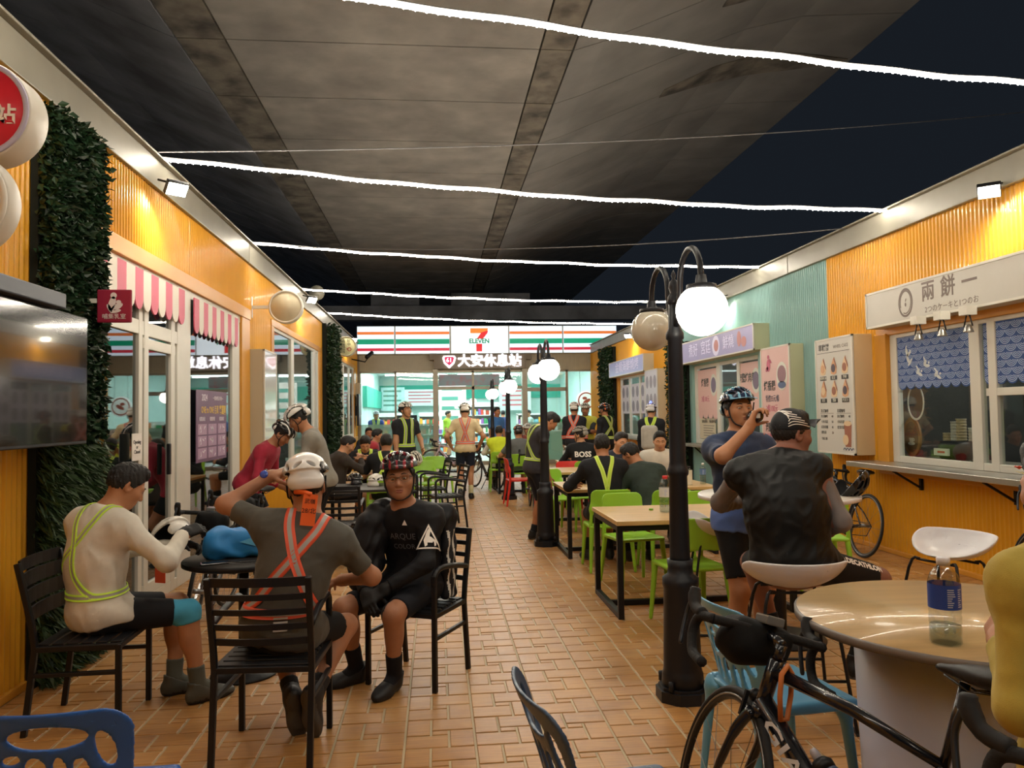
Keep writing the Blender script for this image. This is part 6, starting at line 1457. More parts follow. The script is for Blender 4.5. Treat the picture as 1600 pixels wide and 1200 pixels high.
mo = B.hc + B.R @ np.array([0, .1, -.06]); end = B.wr[1] + np.array([-.09, .11, .07]); Rw = r.matrix_basis.copy(); ax = nrm(np.array([.33, 1, .06]))
o = empty('drink_bottle', (0, 0, 0), 0, 'small dark drink bottle with a white label held to the mouth of the standing man', 'bottle'); o.location = (1.88, 4.66, 0); o.rotation_euler = (0, 0, rz_of(.3, -.95))
MB_ = basis(mo + ax * .01, np.cross(ax, (0, 0, 1)), np.cross(np.cross(ax, (0, 0, 1)), ax))
MB_ = Matrix.Translation(Vector(mo + ax * .012)) @ Vector(tuple(ax)).to_track_quat('Z', 'Y').to_matrix().to_4x4()
one('flask', mat('bottle_dark', '#241c1a', .15, coat=.5), lambda b: b.lathe([(.013, 0), (.013, .02), (.034, .05), (.038, .06), (.038, .15), (.033, .158), (.001, .1585)], 20, MB_), o)
one('label', mat('bottle_label', '#c9c4bc', .5), lambda b: b.box(-.012, .012, -.014, .014, .157, .1605, MB_), o)
# ---- the man in the black vest
B = Body(pelvis=(0, 0, .80), chest=(-.03, .14, .48), bend=(0, -.05, 0), twist=-2, head=(-72, -4, 0), neck=(0.085, .06, .035), hands=((-.05, .48, 1.06), (.29, .27, .92)), elbows=((-1.2, .1, .9), (.5, -.35, .2)), feet=((.0, .34, .29), (.33, .05, .275)), knees=((-.3, 2, 1.2), (1.6, .7, .95)), fat=1.2, size=1.05, toes=((0, 1, 0), (.5, .8, 0)), shoulder=.19)
r = person('man in a black sleeveless vest and striped cycling cap sitting on a white bar stool', (1.83, 3.86), (.16, .98), B, jersey=('#0f1012', 0, .5), shorts=('#17181b', .88), sock=('#19191b', 1.66), sleeves=('#7b7371', .05, 1.95), haircut=.0, skin='#8e6152', wrinkle=.006)
C_ = Sdf(); C_.ell((0, -.012, .04), (.085, .106, .1), cuts=[((0, .0, .026), (0, .1, -1))]); capm = cloth('#17181d')
cap = link('cycling_cap', C_.mesh('cap', .006, [capm]), r, B.hm())
for q in (-1, 1): ribbon('cap_stripe', C_, [[((q * .3, .06 - .02 * j, .045 + .014 * j), (-q, 0, 0)), ((q * .25, -.03 - .012 * j, .055 + .013 * j), (-q, 0.0, 0)), ((q * .2, -.2, .04 + .013 * j), (-q * .8, .8, 0))] for j in range(6)], .0045, wt, wt, cap, None, .002)
one('cap_brim', capm, lambda b: (lambda n: b.add([(x * .068, .088 + .075 * math.cos(x * 1.4) * k, .052 + .036 * k * k - .012 * x * x + .004 * t) for t in (0, 1) for k in (0, .5, 1) for x in np.linspace(-1, 1, n)], [(k * n + i, k * n + i + 1, k * n + n + i + 1, k * n + n + i) for k in (0, 1) for i in range(n - 1)] + [(3 * n + k * n + i, 3 * n + k * n + n + i, 3 * n + k * n + n + i + 1, 3 * n + k * n + i + 1) for k in (0, 1) for i in range(n - 1)] + [(2 * n + i, 2 * n + i + 1, 5 * n + i + 1, 5 * n + i) for i in range(n - 1)], True))(11), cap)
one('collar', mat('collar_red', '#c4502e', .6), lambda b: b.tube([B.n0 + nrm(B.hb - B.n0) * .035 + B.R @ np.array([.064 * math.cos(t), .064 * math.sin(t), 0]) for t in np.linspace(0, 2 * PI, 21)[:-1]], .006, 6, True), r)
K = Sdf(); B.legp(K, 1, .008, 0, .9); p = B.hips[1] + (B.kn[1] - B.hips[1]) * .58; dr_ = nrm(B.kn[1] - B.hips[1]); nn = nrm(np.array([.25, -.75, .6]))
Mt = basis(p + nn * .25, dr_, np.cross(nn, dr_))
decal('shorts_lettering', K, textmesh('DECATHLON', .043, wt, 1, .0025), Mt @ T(.075, .01, 0), r, wt, .006)
decal('round_emblem', K, polymesh([[(.022 * math.cos(t), .026 * math.sin(t)) for t in np.linspace(0, 2 * PI, 13)[:-1]]], wt), Mt @ T(-.085, .01, 0), r, wt, .006)
# ---- the yellow-sleeved person cut off by the right edge
B = Body(pelvis=(0, 0, .72), chest=(0, .06, .49), hands=((-.10, .22, .97), (.25, .26, .95)), elbows=((-.55, -.45, .3), (.8, -.2, .7)), feet=((.28, .2, .28), (.38, .0, .28)), knees=((1.5, .9, 1.0), (1.6, .3, 1.0)), hip=-50, twist=50, head=(0, -10, 0))
r = person('person in mustard yellow sleeves at the right edge of the picture', (1.57, 1.68), (-.05, 1), B, jersey=('#b5a048', 1.93), shorts=('#22252a', .8), skin='#b07a58', h=.009)
S = Sdf(); B.armp(S, 0, .016, .1, .8); decal('sleeve_print', S, polymesh([[(-.03, -.05), (.02, -.05), (.03, .0), (.02, .05), (-.02, .04)]], mat('camo_grey', '#6a706c', .7)), on_body(*(B.sh[0] + (B.el[0] - B.sh[0]) * .6), .5, -.85, 0), r, None, .004)
place(STOOL, 1.62, 1.62, .0, 1, 'white bar stool at the right edge under the person in yellow sleeves')

# ------------------------------------------------------------------ people further in (coarser meshes)
def sit(label, loc, face, h=.011, hel=None, skin=0, hands=((-.16, .34, .78), (.16, .34, .78)), chest=(0, .06, .49), head=(0, -8, 0), twist=0, neck=(0, .035, .065), **k):
    B = Body(**SIT, chest=chest, bend=(0, -.03, 0), head=head, twist=twist, hands=hands, elbows=((-.7, -.1, .6), (.7, -.1, .6)), neck=neck); r = person(label, loc, face, B, h=h, skin=SKIN[skin], **k)
    if hel: wear(B, *hel)
    return r, B
def stand(label, loc, face, h=.011, hel=None, skin=0, hands=((-.24, .08, .82), (.24, .08, .82)), chest=(0, .01, .5), head=(0, -5, 0), twist=0, size=1.0, elbows=((-.8, -.5, 1), (.8, -.5, 1)), feet=((-.1, 0, .085), (.1, .03, .085)), toes=((-.15, 1, 0), (.15, 1, 0)), knees=((-.15, 2, .6), (.15, 2, .6)), neck=(0, .02, .072), pz=.93, curl=(25, 25), **k):
    B = Body(pelvis=(0, 0, pz * size), chest=chest, head=head, twist=twist, size=size, hands=hands, elbows=elbows, feet=feet, toes=toes, knees=knees, neck=neck, curl=curl); r = person(label, loc, face, B, h=h, skin=SKIN[skin], **k)
    if hel: wear(B, *hel)
    return r, B
stand('man in a grey tee and white helmet leaning over the bicycles on the left', (-1.17, 8.1), (-.95, -.1), hel=('vents', '#d5d3cf', '#2a2a2c'), chest=(0, .12, .475), head=(0, -30, 0), hands=((-.15, .42, 1.0), (.18, .4, .98)), jersey=('#868279', .7), haircut=.2, neck=(0, .06, .075))
stand('rider in a red jersey and shiny black helmet bent over beside the grey tee man', (-2.08, 8.75), (.95, -.15), hel=('aero', '#1c1c1f', '#d9d9d6'), chest=(0, .25, .40), head=(0, -42, 0), hands=((-.1, .4, .8), (.15, .42, .85)), jersey=('#a52c40', 1.9), haircut=.2, pz=.86, neck=(0, .06, .07), skin=1)
sit('black-haired man in a dark brown jacket eating, seen in profile on the left', (-1.36, 10.62), (.85, .5), jersey=('#3b342f', 1.93), hands=((-.05, .33, .98), (.06, .33, 1.0)), head=(-10, -30, 0), skin=3)
r, B = sit('curly-haired man in black eating from a teal bowl, facing the camera on the left', (-1.12, 12.25), (.1, -1), jersey=('#1d1f25', 1.93), hands=((-.1, .34, .9), (.1, .34, .92)), chest=(0, .12, .46), head=(0, -36, 0), straps=('F', 'l', .05), haircut=1.6, skin=3)
sit('black-haired man with crossed pale straps seen from behind on the left', (-.68, 10.42), (0, 1), jersey=('#1a1c20', .8), straps=('XF', 'l', .045), haircut=.5)
sit('man in dark clothes sitting far back on the left near the shop glass', (-1.5, 17.1), (.25, -1), h=.015, jersey=('#22252b', 1.9), skin=2)
r, B = sit('man in a black cap and red and black jersey at the far left table', (-1.25, 14.75), (.95, .1), h=.014, jersey=('#20222a', 1.9), vest='#a8323c', head=(-8, -12, 0), haircut=1, skin=3, eyes=False)
r, B = stand('tall man in black with yellow straps and a pale helmet standing with a backpack', (-.55, 13.5), (.55, -.83), hel=('vents', '#d8d4cb', '#2b2b2b'), h=.012, jersey=('#23252b', .6), straps=('FB', 'y', .06), size=1.04, hands=((-.2, .25, 1.0), (.22, .1, .85)), head=(10, 6, 0), skin=3)
S = Sdf(); S.rbox((-.05, -.2, 1.18), (.16, .09, .24), .07); S.rbox((-.2, -.12, 1.0), (.06, .1, .1), .05, k=.04); link('backpack', S.mesh('pack', .014, [cloth('#2c2d31')], None, lambda P: .008 * np.sin(P[:, 2] * 40) * np.sin(P[:, 0] * 35)), r)
r, B = stand('man in a cream jersey with an orange harness walking away down the aisle', (.53, 14.45), (.03, 1), hel=('vents', '#e5e1d6', '#3a3a3a'), jersey=('#d8c59d', .72), shorts=('#20283a', .7), sock=('#c9c39a', 1.6), straps=('AB', 'o', .055), size=1.03, feet=((-.1, -.1, .16), (.1, .08, .085)), toes=((0, .6, -.8), (.1, 1, 0)), hands=((-.27, .12, 1.0), (.27, .12, 1.0)), head=(0, -12, 0), skin=1, h=.01)
r, B = stand('man standing in profile with bowed head, dark jersey and yellow belt strap', (1.22, 9.6), (1, .2), h=.009, jersey=('#3d3d44', .72), shorts=('#1d212c', .98), sock=('#1c1e24', 1.75), straps=('XB', 'y', .04), chest=(0, .06, .48), head=(0, -50, 0), neck=(0, .075, .045), hands=((-.22, .06, .76), (.22, .1, .78)), elbows=((-.8, -.6, 1), (.8, -.6, 1)), size=.98, haircut=.6, curl=(15, 15))
r, B = sit('man in black with white lettering across his back and a grey helmet, looking left', (2.36, 12.4), (.05, 1), hel=('vents', '#8f8a80', '#3a3835'), jersey=('#1b1c20', 1.9), head=(55, -5, 0), skin=3)
decal('back_lettering', B.J, textmesh('BOSS', .12, wt, 1, .004), basis(B.n0 + np.array([0, -.4, -.14]), (1, 0, 0), (0, 0, 1)), r, wt, .012)
sit('man in black with crossed yellow straps seen from behind at the second wooden table', (1.72, 7.84), (.02, 1), h=.008, jersey=('#1c1d22', 1.93), straps=('V', 'l', .042), hands=((-.26, .36, .80), (.26, .36, .80)), haircut=.7, head=(-4, -12, 0), chest=(0, .04, .51))
r, B = sit('smiling man in a navy zip jacket facing the camera at the second wooden table', (2.3, 9.66), (-.12, -1), h=.008, jersey=('#2a2f3e', .75), head=(24, -14, -6), hands=((-.12, .32, .78), (.14, .34, .78)), skin=3, haircut=.3)
one('zip', mat('zip_grey', '#8c8f94', .4), lambda b: b.tube([B.n0 + B.fw * .075 + B.sp * .02, B.n0 + B.fw * .135 - B.sp * .1], .004, 5), r)
sit('man in a dark green tee bending over the second wooden table, seen from behind', (2.2, 7.72), (-.12, 1), h=.008, jersey=('#303b36', .78), chest=(-.04, .22, .43), head=(35, -38, 0), neck=(-.02, .06, .07), hands=((-.2, .34, .6), (.12, .4, .76)), haircut=.6)
sit('smiling man in a white vest with red sleeves behind the near lamp post', (2.86, 9.7), (-.3, -1), h=.009, jersey=('#c53a30', 1.93), vest='#d6d0c2', head=(6, -12, 0), skin=3, haircut=.3)
r, B = stand('rider with a pale backpack and blue and white helmet at the far right shop', (3.95, 13.9), (.45, .9), hel=('vents', '#d8d8dc', '#3348b0'), h=.013, jersey=('#202228', 1.9), straps=('X', 'l', .06), skin=1)
S = Sdf(); S.rbox((0, -.2, 1.12), (.15, .08, .22), .07); link('backpack', S.mesh('pack', .012, [cloth('#b3afa6')]), r)
one('tail_light', mat('blue_light', '#4a5cff', .4, emit=5, ecol='#4a5cff'), lambda b: b.ball((0, -.08, .16), .02, 8), r, B.hm())
stand('rider in black with an orange harness, left of three by the far window', (2.95, 16.35), (.3, .95), hel=('vents', '#d5d2cc', '#e0662e'), h=.014, jersey=('#24262c', 1.9), straps=('XB', 'o', .07), size=1.04, skin=2)
r, B = stand('rider in a yellow reflective vest with crossed arms, middle of three by the far window', (3.28, 16.8), (-.15, -1), hel=('vents', '#c9c4b8', '#8e8a80'), h=.014, jersey=('#3a3c42', 1.9), vest='#c3c24e', hands=((.12, .2, 1.15), (-.12, .22, 1.18)), elbows=((-.8, .3, 1.0), (.8, .3, 1.0)), size=1.03, skin=2)
stand('rider in black with yellow strap and black helmet, right of three by the far window', (3.6, 16.1), (-.6, .8), hel=('vents', '#1f1f22', '#e0662e'), h=.014, jersey=('#1e2026', 1.9), straps=('XB', 'y', .06), size=1.02, skin=2)
sit('man in grey jersey and black and orange helmet, back turned, beyond the red chair', (1.6, 14.92), (0, 1), hel=('vents', '#2a2a2d', '#e2602c'), h=.013, jersey=('#5c5d5c', .8), hands=((-.2, .3, .78), (.2, .3, .78)))
sit('dark-haired man in a bright yellow vest, back turned, near the shop entrance', (1.3, 16.1), (.1, 1), h=.014, jersey=('#e4e1d6', 1.9), vest='#d3e336', haircut=.7)
sit('rider in a white helmet facing the camera beyond the man in grey jersey', (2.1, 17.7), (-.1, -1), hel=('vents', '#dcd8d0', '#8a8378'), h=.015, jersey=('#7c3f3c', .8), skin=1)
stand('man in a blue patterned shirt standing before the shop entrance', (1.62, 21.0), (.5, -.85), h=.016, jersey=('#3f6ca3', .8), shorts=('#2b2f38', .9), skin=2, haircut=.6, size=1.03)
stand('rider in a blue jersey with yellow straps inside the far shop window', (-1.95, 25.2), (.1, -1), hel=('vents', '#cfd6da', '#7d8a92'), h=.018, jersey=('#3a4f9a', .8), straps=('FB', 'y', .08), skin=1)
stand('customer in a lime green top inside the shop by the door', (.35, 26.4), (.9, -.3), h=.018, jersey=('#a6d23c', .8), skin=3)
stand('dark-haired customer in a pale top inside the right shop window', (3.15, 26.0), (-.9, -.3), h=.018, jersey=('#b8d6cc', .8), skin=3)
stand('customer in dark clothes waiting at the counter inside the shop', (2.35, 27.2), (.1, 1), h=.018, jersey=('#3a4a78', .8), skin=1)
# ================================================================== SMALL THINGS
PET = glass_mat('clear_bottle_plastic', '#eef2f4', .1, .08); WATER = glass_mat('bottle_water', '#e3ecec', .04, .02)
def bottle(label, x, y, z, h, rad, cap, label_col, fill=.4, lab=(.45, .72), grp=None):
    r = empty('water_bottle', (x, y, z), 0, label, 'bottle', grp); R_ = rad
    pr = [(R_ * .9, 0), (R_, h * .02), (R_, h * .2), (R_ * .96, h * .22), (R_, h * .24), (R_, h * .33), (R_ * .96, h * .35), (R_, h * .37), (R_, h * .72), (R_ * .86, h * .8), (R_ * .5, h * .89), (R_ * .36, h * .91), (R_ * .36, h * .93)]
    one('bottle_body', PET, lambda b: b.lathe(pr, 28), r)
    if fill: one('water', WATER, lambda b: b.lathe([(R_ * .86, .003), (R_ * .95, h * .03), (R_ * .95, h * fill)], 24), r)
    one('bottle_cap', paint(cap), lambda b: b.lathe([(R_ * .42, h * .91), (R_ * .43, h * .99), (R_ * .36, h)], 18), r)
    if label_col:
        l = one('label', mat('label_' + label_col.strip('#'), label_col, .4), lambda b: b.lathe([(R_ * 1.02, h * lab[0]), (R_ * 1.02, h * lab[1])], 28, cap=False), r)
        b = MB(); b.use(mat('label_print', '#b8c4e4', .5)); RR = random.Random(3)
        for i in range(9):
            a0 = -2.3 + .0 * i; zz = h * (lab[0] + .03 + (lab[1] - lab[0] - .06) * i / 9)
            for a, w in ((-2.0, .5 * RR.uniform(.5, 1)), (-1.3, .35 * RR.uniform(.5, 1)), (-.7, .15)):
                b.add([(R_ * 1.03 * math.cos(a + w * t), R_ * 1.03 * math.sin(a + w * t), zz + q) for q in (0, h * .012) for t in (0, .5, 1)], [(0, 1, 4, 3), (1, 2, 5, 4)], False)
        o = b.build('label_print', l); tag(o, kind='stuff')
    return r
bottle('clear water bottle with a blue label and white cap on the round wood-topped table', 1.565, 2.27, .85, .265, .046, '#e4e4ee', '#2c4da8', .22, (.42, .70))
bottle('large clear water bottle with a red cap on the nearest wooden table', 1.885, 6.26, .75, .30, .05, '#d0333a', '#dadfe2', .45, (.42, .68))
bottle('small water bottle with a blue cap beside the large red-capped one', 2.02, 6.33, .75, .2, .032, '#6fa0c8', '#d98a7a', .4)
bottle('white sports bottle with a black lid on the second wooden table', 2.84, 8.5, .75, .21, .037, '#26262a', '#e6dfca', 0, (.02, .8))
bottle('clear bottle with a blue label on the second wooden table, by the drinking man', 3.02, 8.55, .75, .24, .035, '#e8e8ea', '#5f7fae', .5)
bottle('clear water bottle on the table before the man with white back lettering', 2.2, 13.1, .75, .27, .045, '#e8e8ea', '#ccd6da', .5)
o = one('bottle_cap', paint('#7bbf3a'), lambda b: b.lathe([(.018, 0), (.018, .012), (.015, .015)], 14)); o.location = (1.80, 6.4, .75); tag(o, 'small green bottle cap lying on the nearest wooden table', 'cap')
# loose helmets
loose_helmet('shiny black helmet lying upside down on the high white round table', 2.74, 4.94, 1.13, .5, '#141416', '#3c3c40', 'vents', (2.45, .35))
r = loose_helmet('white helmet with an orange tag held on the lap of the man in white', -1.54, 4.66, .86, 1.2, '#e2dfd8', '#cfccc4', 'vents', (-.7, .4))
one('number_tag', mat('tag_red', '#e0502c', .6), lambda b: b.box(-.035, .035, 0, .003, -.2, -.07), r, T(-.02, -.12, 0) @ Matrix.Rotation(-.4, 4, 'Z'))
loose_helmet('black helmet lying on the dark left table', -1.02, 9.75, .735, .3, '#1b1b1e', '#8a8a8a')
loose_helmet('white helmet lying on the dark left table beside the black one', -.74, 9.55, .735, -.4, '#dcd8ce', '#dcd8ce', 'aero')
loose_helmet('white and orange helmet on the far wooden table', 1.5, 15.5, .745, .6, '#dcd8d0', '#e0662e')
loose_helmet('pale helmet hanging from a lime chair on the left beside the standing man', -.38, 12.85, .86, .9, '#dad4c4', '#57534c', 'vents', (.9, 0))
loose_helmet('white helmet on the second wooden table between two sitting men', 2.55, 9.0, .745, 1.1, '#dcdad4', '#3b3b3d')
loose_helmet('dark grey helmet on the corner of the second wooden table near the aisle', 1.62, 8.9, .745, 2.2, '#4b4d52', '#6c6e72', 'vents')
# blue bag, phone, cable and charger on the small dark table
S = Sdf(); S.rbox((0, 0, .085), (.19, .11, .085), .04); S.ell((-.15, -.02, .07), (.09, .14, .1), k=.05); S.ell((.16, 0, .06), (.1, .12, .075), k=.05)
r = empty('blue_bag', (-1.22, 5.0, .722), .1, 'bright blue cloth bag lying on the small dark round table', 'bag')
link('cloth', S.mesh('bag', .008, [mat('bag_blue', '#2b83c8', .55, var=.15, vscale=5)], None, lambda P: .008 * np.sin(P[:, 0] * 30 + 3 * np.sin(P[:, 2] * 20) + P[:, 1] * 14) * np.cos(P[:, 2] * 24 + P[:, 0] * 9), .02), r)
one('flap', mat('bag_light_blue', '#5fb0dc', .55), lambda b: b.prism([(-.02, .0), (.14, .055), (.15, -.05)], 0, .004, T(.02, -.118, .1) @ Matrix.Rotation(PI / 2, 4, 'X')), r)
o = one('charging_cable', CORD, lambda b: b.tube(spline([(-.15, 0, 0), (-.1, -.05, .004), (0, -.06, .002), (.08, -.02, .006), (.14, -.05, .002), (.1, -.09, .002)], 5), .004, 5)); o.location = (-1.12, 4.78, .727); tag(o, 'thin black cable lying on the small dark round table', 'cable')
o = bevel(one('phone', mat('phone_black', '#202226', .15), lambda b: b.box(-.08, .08, -.04, .04, 0, .009)), .004); o.location = (-1.32, 4.74, .721); o.rotation_euler = (0, 0, .3); tag(o, 'dark phone lying at the edge of the small dark table', 'phone')
# bowls and cups at the left tables
teal = mat('teal_bowl', '#5f8a92', .3)
def bowl(label, x, y, z, m, rad=.06, h=.06):
    o = one('bowl', m, lambda b: b.lathe([(rad * .5, 0), (rad * .6, .004), (rad * .95, h * .7), (rad, h), (rad * .92, h), (rad * .55, .012), (.001, .01)], 24)); o.location = (x, y, z); tag(o, label, 'bowl'); return o
bowl('teal bowl held by the curly-haired man on the left', -1.2, 11.93, .87, teal)
bowl('white paper bowl on the wooden table where two men eat', -.95, 11.6, .75, WHITE, .075, .08)
bowl('white paper cup standing on the wooden table where two men eat', -.72, 11.55, .75, WHITE, .045, .11)
# scrap of paper
o = one('paper_scrap', mat('paper', '#d9cfb4', .8), lambda b: b.add([(-.03, -.02, 0), (.03, -.015, .008), (.025, .02, .002), (-.025, .02, .012), (0, 0, .02)], [(0, 1, 4), (1, 2, 4), (2, 3, 4), (3, 0, 4), (0, 3, 2, 1)], False)); o.location = (1.14, 9.72, .001); tag(o, 'crumpled scrap of paper on the floor by the second lamp post', 'paper')
# flowers on the steel shelf
r = empty('flower_arrangement', (4.74, 5.72, 1.0), 0, 'red and orange flowers with yellow leaves at the end of the steel shelf', 'flowers')
RN = random.Random(4); fo, fy = mat('petal_orange', '#e8502a', .6), mat('leaf_yellow', '#d9c43c', .6)
for i in range(7):
    c = Vector((RN.uniform(-.1, .1), RN.uniform(-.05, .2), RN.uniform(.05, .14)))
    b = MB(); b.use(fo)
    for k in range(8):
        a = 2 * PI * k / 8; d = Vector((math.cos(a), math.sin(a), .6)).normalized() * .05; sd = Vector((-math.sin(a), math.cos(a), 0)) * .018
        b.add([c, c + d * .6 + sd, c + d, c + d * .6 - sd], [(0, 1, 2, 3)], True)
    b.ball(c + Vector((0, 0, .012)), .014, 6); b.build('blossom', r)
for i in range(8):
    a = RN.uniform(0, 6.28); d = Vector((math.cos(a), math.sin(a) + .5, .15)).normalized() * RN.uniform(.1, .18); sd = Vector((-d.y, d.x, 0)).normalized() * .015
    one('leaf', fy, lambda b: b.add([(0, 0, .02), Vector((0, 0, .03)) + d * .5 + sd, Vector((0, 0, .04)) + d, Vector((0, 0, .03)) + d * .5 - sd], [(0, 1, 2, 3)], True), r)
one('dish', WHITE, lambda b: b.lathe([(.05, 0), (.08, .03), (.075, .03), (.045, .008)], 18), r)
# cake shop counter things behind the glass
ctr = one('shop_counter', mat('counter_top', '#8c8678', .4), lambda b: b.box(5.12, 5.6, 5.35, 8.05, .72, 1.04)); tag(ctr, 'counter behind the cake shop window', 'counter')
cup = mat('paper_cup', '#cbbb9c', .6); cup2 = mat('paper_cup_white', '#d6d2c8', .6)
for i, (x, y, n, rad, m, s) in enumerate(((5.35, 7.62, 7, .04, cup, 'brown paper cup stack behind the cake shop glass, farthest of four'), (5.36, 7.5, 11, .045, cup2, 'tall white paper cup stack behind the cake shop glass'), (5.34, 7.38, 12, .048, cup, 'tall brown paper cup stack behind the cake shop glass'), (5.36, 7.22, 9, .052, cup2, 'wide white paper cup stack behind the cake shop glass, nearest of four'))):
    r = empty('cup_stack', (x, y, 1.04), 0, s, 'cups', 'paper cup stacks behind the glass')
    for k in range(n): one('cup', m, lambda b: b.lathe([(rad * .75, .03 * k), (rad, .03 * k + .085), (rad * 1.06, .03 * k + .09), (rad * 1.06, .03 * k + .095), (rad * .95, .03 * k + .095)], 16), r)
r = empty('oval_sign'); r.matrix_world = basis((5.13, 7.86, 1.27), (0, -1, 0), (0, 0, 1)); tag(r, 'oval wooden plaque with a white coffee cup behind the cake shop glass', 'sign')
z = 0
one('plaque', mat('plaque_wood', '#9a7444', .5, var=.2), lambda b: ovl(b, 0, 0, .15, .21, 0, 32, .02), r); one('inner_panel', mat('plaque_dark', '#6e5438', .6, var=.2), lambda b: ovl(b, 0, 0, .115, .165, .02, 32), r)
one('cup_drawing', WHITE, lambda b: (ovl(b, 0, -.07, .06, .018, .022), b.prism([(-.035, -.01), (.035, -.01), (.022, -.065), (-.022, -.065)], .022, .026), ringpts(b, .04, -.03, .008, .016, .022, 14)), r)
for i in range(14): one('bean', mat('bean', '#8a6238', .5), lambda b: ovl(b, RN.uniform(-.07, .07), RN.uniform(.04, .12), .011, .008, .022, 8, .002, RN.uniform(0, 3)), r)
r = empty('oval_ring'); r.matrix_world = basis((5.07, 7.7, 1.64), (0, -1, 0), (0, 0, 1)); tag(r, 'pale oval ring hanging in the cake shop window above the plaque', 'ring')
one('hoop', WHITE, lambda b: ringpts(b, 0, 0, .125, .14, 0, 40, 1, 1.35, t=.008), r)
r = empty('cake_warmer', (5.33, 7.28, 1.04), 0, 'round black machine with a white label behind the cake shop glass', 'machine')
r.location = (5.22, 7.3, 1.04); one('drum', BLACKM, lambda b: b.lathe([(.1, 0), (.15, .03), (.16, .1), (.16, .17), (.14, .2)], 28), r); one('label', WHITE, lambda b: b.box(-.168, -.15, -.11, .11, .06, .13), r); one('label_mark', INKR, lambda b: b.box(-.171, -.168, -.06, .05, .085, .105), r)
lamp('room_fill', 'POINT', (5.9, 6.8, 2.3), 26, (1, .95, .9), .1); lamp('room_fill', 'POINT', (5.8, 12.8, 2.3), 24, (.9, .95, 1), .1); lamp('room_fill', 'POINT', (5.8, 18.9, 2.3), 24, (.95, .9, 1), .1); lamp('room_fill', 'POINT', (-3.2, 14.2, 2.6), 22, (.75, .85, 1), .1); lamp('room_fill', 'POINT', (-3.2, 21.4, 2.6), 8, (.85, .85, 1), .1); lamp('room_fill', 'POINT', (-3.2, 7.6, 2.5), 8, (.9, .95, 1), .1)  # unseen fill lamps added to brighten the rooms behind the glass
# bike bottle in its cage
M = B1.matrix_world; r = empty('sports_bottle'); hb, bb = Vector((.405, 0, .66)), Vector((0, 0, .27)); d = (hb - bb).normalized(); n = Vector((-d.z, 0, d.x)); p = hb.lerp(bb, .72) + n * .07
r.matrix_world = M @ basis(p, Vector((0, 1, 0)), d.cross(Vector((0, 1, 0)))); tag(r, 'clear sports bottle in the cage of the black road bicycle in the foreground', 'bottle')
one('flask', mat('smoke_bottle', '#56607e', .25, alpha=.92, coat=.3), lambda b: b.lathe([(.034, 0), (.036, .01), (.036, .07), (.033, .085), (.036, .1), (.036, .15), (.03, .165)], 24), r); one('lid', BLACKM, lambda b: b.lathe([(.033, .16), (.034, .18), (.02, .195)], 20), r); one('spout', mat('clear_spout', '#b9b5c0', .3, alpha=.9), lambda b: b.lathe([(.014, .19), (.013, .215), (.009, .225)], 14), r)
# round horn speaker on the left eaves
r = empty('horn_speaker', (-2.3, 15.2, 4.0), 0, 'round grey horn speaker on the left eaves behind the floodlight', 'speaker'); one('cone', GREYB, lambda b: b.lathe([(.15, 0), (.14, .03), (.06, .1), (.03, .16)], 24, Matrix.Rotation(-PI / 2, 4, 'X')), r); one('mount', BLACKM, lambda b: b.bar((0, .1, 0), (0, .1, -.16), .03), r)
# ---- shop interior behind the far glass
cols = ['#d8d2b8', '#c94a3c', '#3f8f5a', '#e0a83a', '#4a74b0', '#e8e4da', '#8a5a9a', '#d77f4c', '#79b8c4', '#a7452f']
for i, (x0, x1, y, hh, s) in enumerate(((-2.2, -.9, 29.5, 1.7, 'stocked shop shelf inside the far shop, leftmost'), (-.7, .6, 30.5, 1.7, 'stocked shop shelf inside the far shop, left of the door'), (1.0, 2.6, 31.5, 2.1, 'stocked drinks shelf at the back of the far shop behind the door'), (3.0, 4.2, 28.6, 1.6, 'stocked shop shelf inside the far shop, right of the door'), (4.3, 5.4, 27.4, 1.5, 'stocked shop shelf inside the far shop, rightmost'))):
    r = empty('shop_shelf', ((x0 + x1) / 2, y, 0), 0, s, 'shelf', 'stocked shelves inside the far shop'); w = (x1 - x0) / 2
    one('rack', mat('rack_white', '#cfd4d0', .5), lambda b: (b.box(-w, w, .3, .35, 0, hh), b.box(-w, -w + .03, -.1, .35, 0, hh), b.box(w - .03, w, -.1, .35, 0, hh), [b.box(-w, w, -.1, .35, z, z + .03) for z in np.arange(.1, hh, .36)]), r)
    b = MB(); RR = random.Random(i)
    for z in np.arange(.1, hh - .2, .36):
        x = -w + .05
        while x < w - .12:
            q = RR.uniform(.06, .14); b.use(paint(RR.choice(cols))); b.box(x, x + q - .01, -.08, .1, z + .03, z + .03 + RR.uniform(.14, .26)); x += q
    o = b.build('goods', r); tag(o, kind='stuff')
r = empty('shop_counter', (3.9, 25.8, 0), 0, 'teal-fronted counter inside the far shop window', 'counter'); one('front', mat('counter_teal', '#7cc2b2', .5), lambda b: b.box(-1.2, 1.4, -.3, .3, 0, .95), r); one('worktop', WHITE, lambda b: b.box(-1.25, 1.45, -.35, .35, .95, 1.0), r)
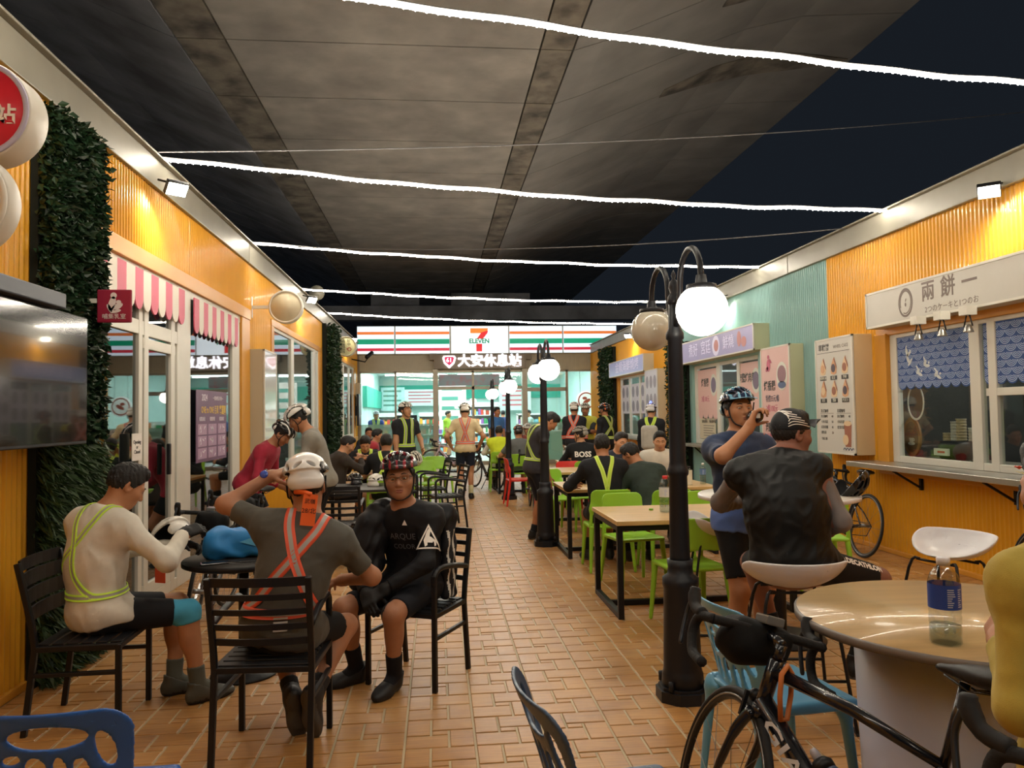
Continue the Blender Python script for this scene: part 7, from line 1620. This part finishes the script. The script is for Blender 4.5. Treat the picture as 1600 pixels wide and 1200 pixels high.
r = empty('coffee_machine', (-1.0, 26.0, 0), 0, 'dark coffee machine cabinet inside the left far shop window', 'machine'); one('cabinet', mat('cab_grey', '#8d9190', .5), lambda b: b.box(-.5, .5, -.3, .3, 0, 1.0), r); one('machine_body', BLACKM, lambda b: b.bbox(-.35, .35, -.25, .25, 1.0, 1.6, .02), r); one('panel', mat('panel_lit', '#d7e6ee', .4, emit=.6), lambda b: b.box(-.25, .25, -.27, -.25, 1.25, 1.5), r)
r = empty('hanging_sign', (5.0, 25.4, 2.0), 0, 'round white hanging sign with red print in the right far shop window', 'sign'); Mx = Matrix.Rotation(PI / 2, 4, 'X')
one('disc', mat('disc_white', '#f4f4f0', .4, emit=.5), lambda b: b.lathe([(.33, -.02), (.33, .02)], 36, Mx), r); one('print', mat('print_red', '#d8524a', .5), lambda b: (ringpts(b, 0, 0, .24, .28, .022), ovl(b, .02, -.02, .14, .06, .022, rot=.5), ovl(b, -.05, .08, .08, .05, .022)), r, Mx); one('hanging_wire', CORD, lambda b: [b.tube([(x, 0, .25), (x, 0, 1.3)], .006, 5) for x in (-.2, .2)], r)
r = empty('red_notice', (5.15, 24.15, 2.56), 0, 'small dark red notice on the right far shop window', 'sign'); one('plate', mat('notice_red', '#a93440', .5), lambda b: b.box(-.22, .22, -.01, .01, -.12, .12), r); text('lettering', '座位區', .12, WHITE, r, basis((0, -.012, .02), (1, 0, 0), (0, 0, 1)), .001)
for i, (x, z, w, h_, c) in enumerate(((-1.85, 2.1, .5, .5, '#bfe6e4'), (-.55, 2.15, .8, .35, '#dfeee8'), (.6, 1.75, .5, .9, '#e7d9cf'), (3.4, 2.05, .7, .5, '#d9e8e2'))):
    r = empty('wall_poster', (x, 33.2 if i != 2 else 28.5, z + .2), 0, ['pale green poster high on the far shop back wall, leftmost', 'long white sign on the far shop back wall', 'tall cream poster stand inside the shop behind the door', 'white board on the far shop back wall, right side'][i], 'poster'); one('sheet', paint(c), lambda b: b.box(-w, w, 0, .03, -h_, h_), r)
    one('print', paint('#c8707c' if i % 2 else '#5a9a8a'), lambda b: [b.box(-w * .8, w * (.7 - .3 * (q % 2)), -.006, 0, h_ * (.6 - .4 * q), h_ * (.75 - .4 * q)) for q in range(4)], r)
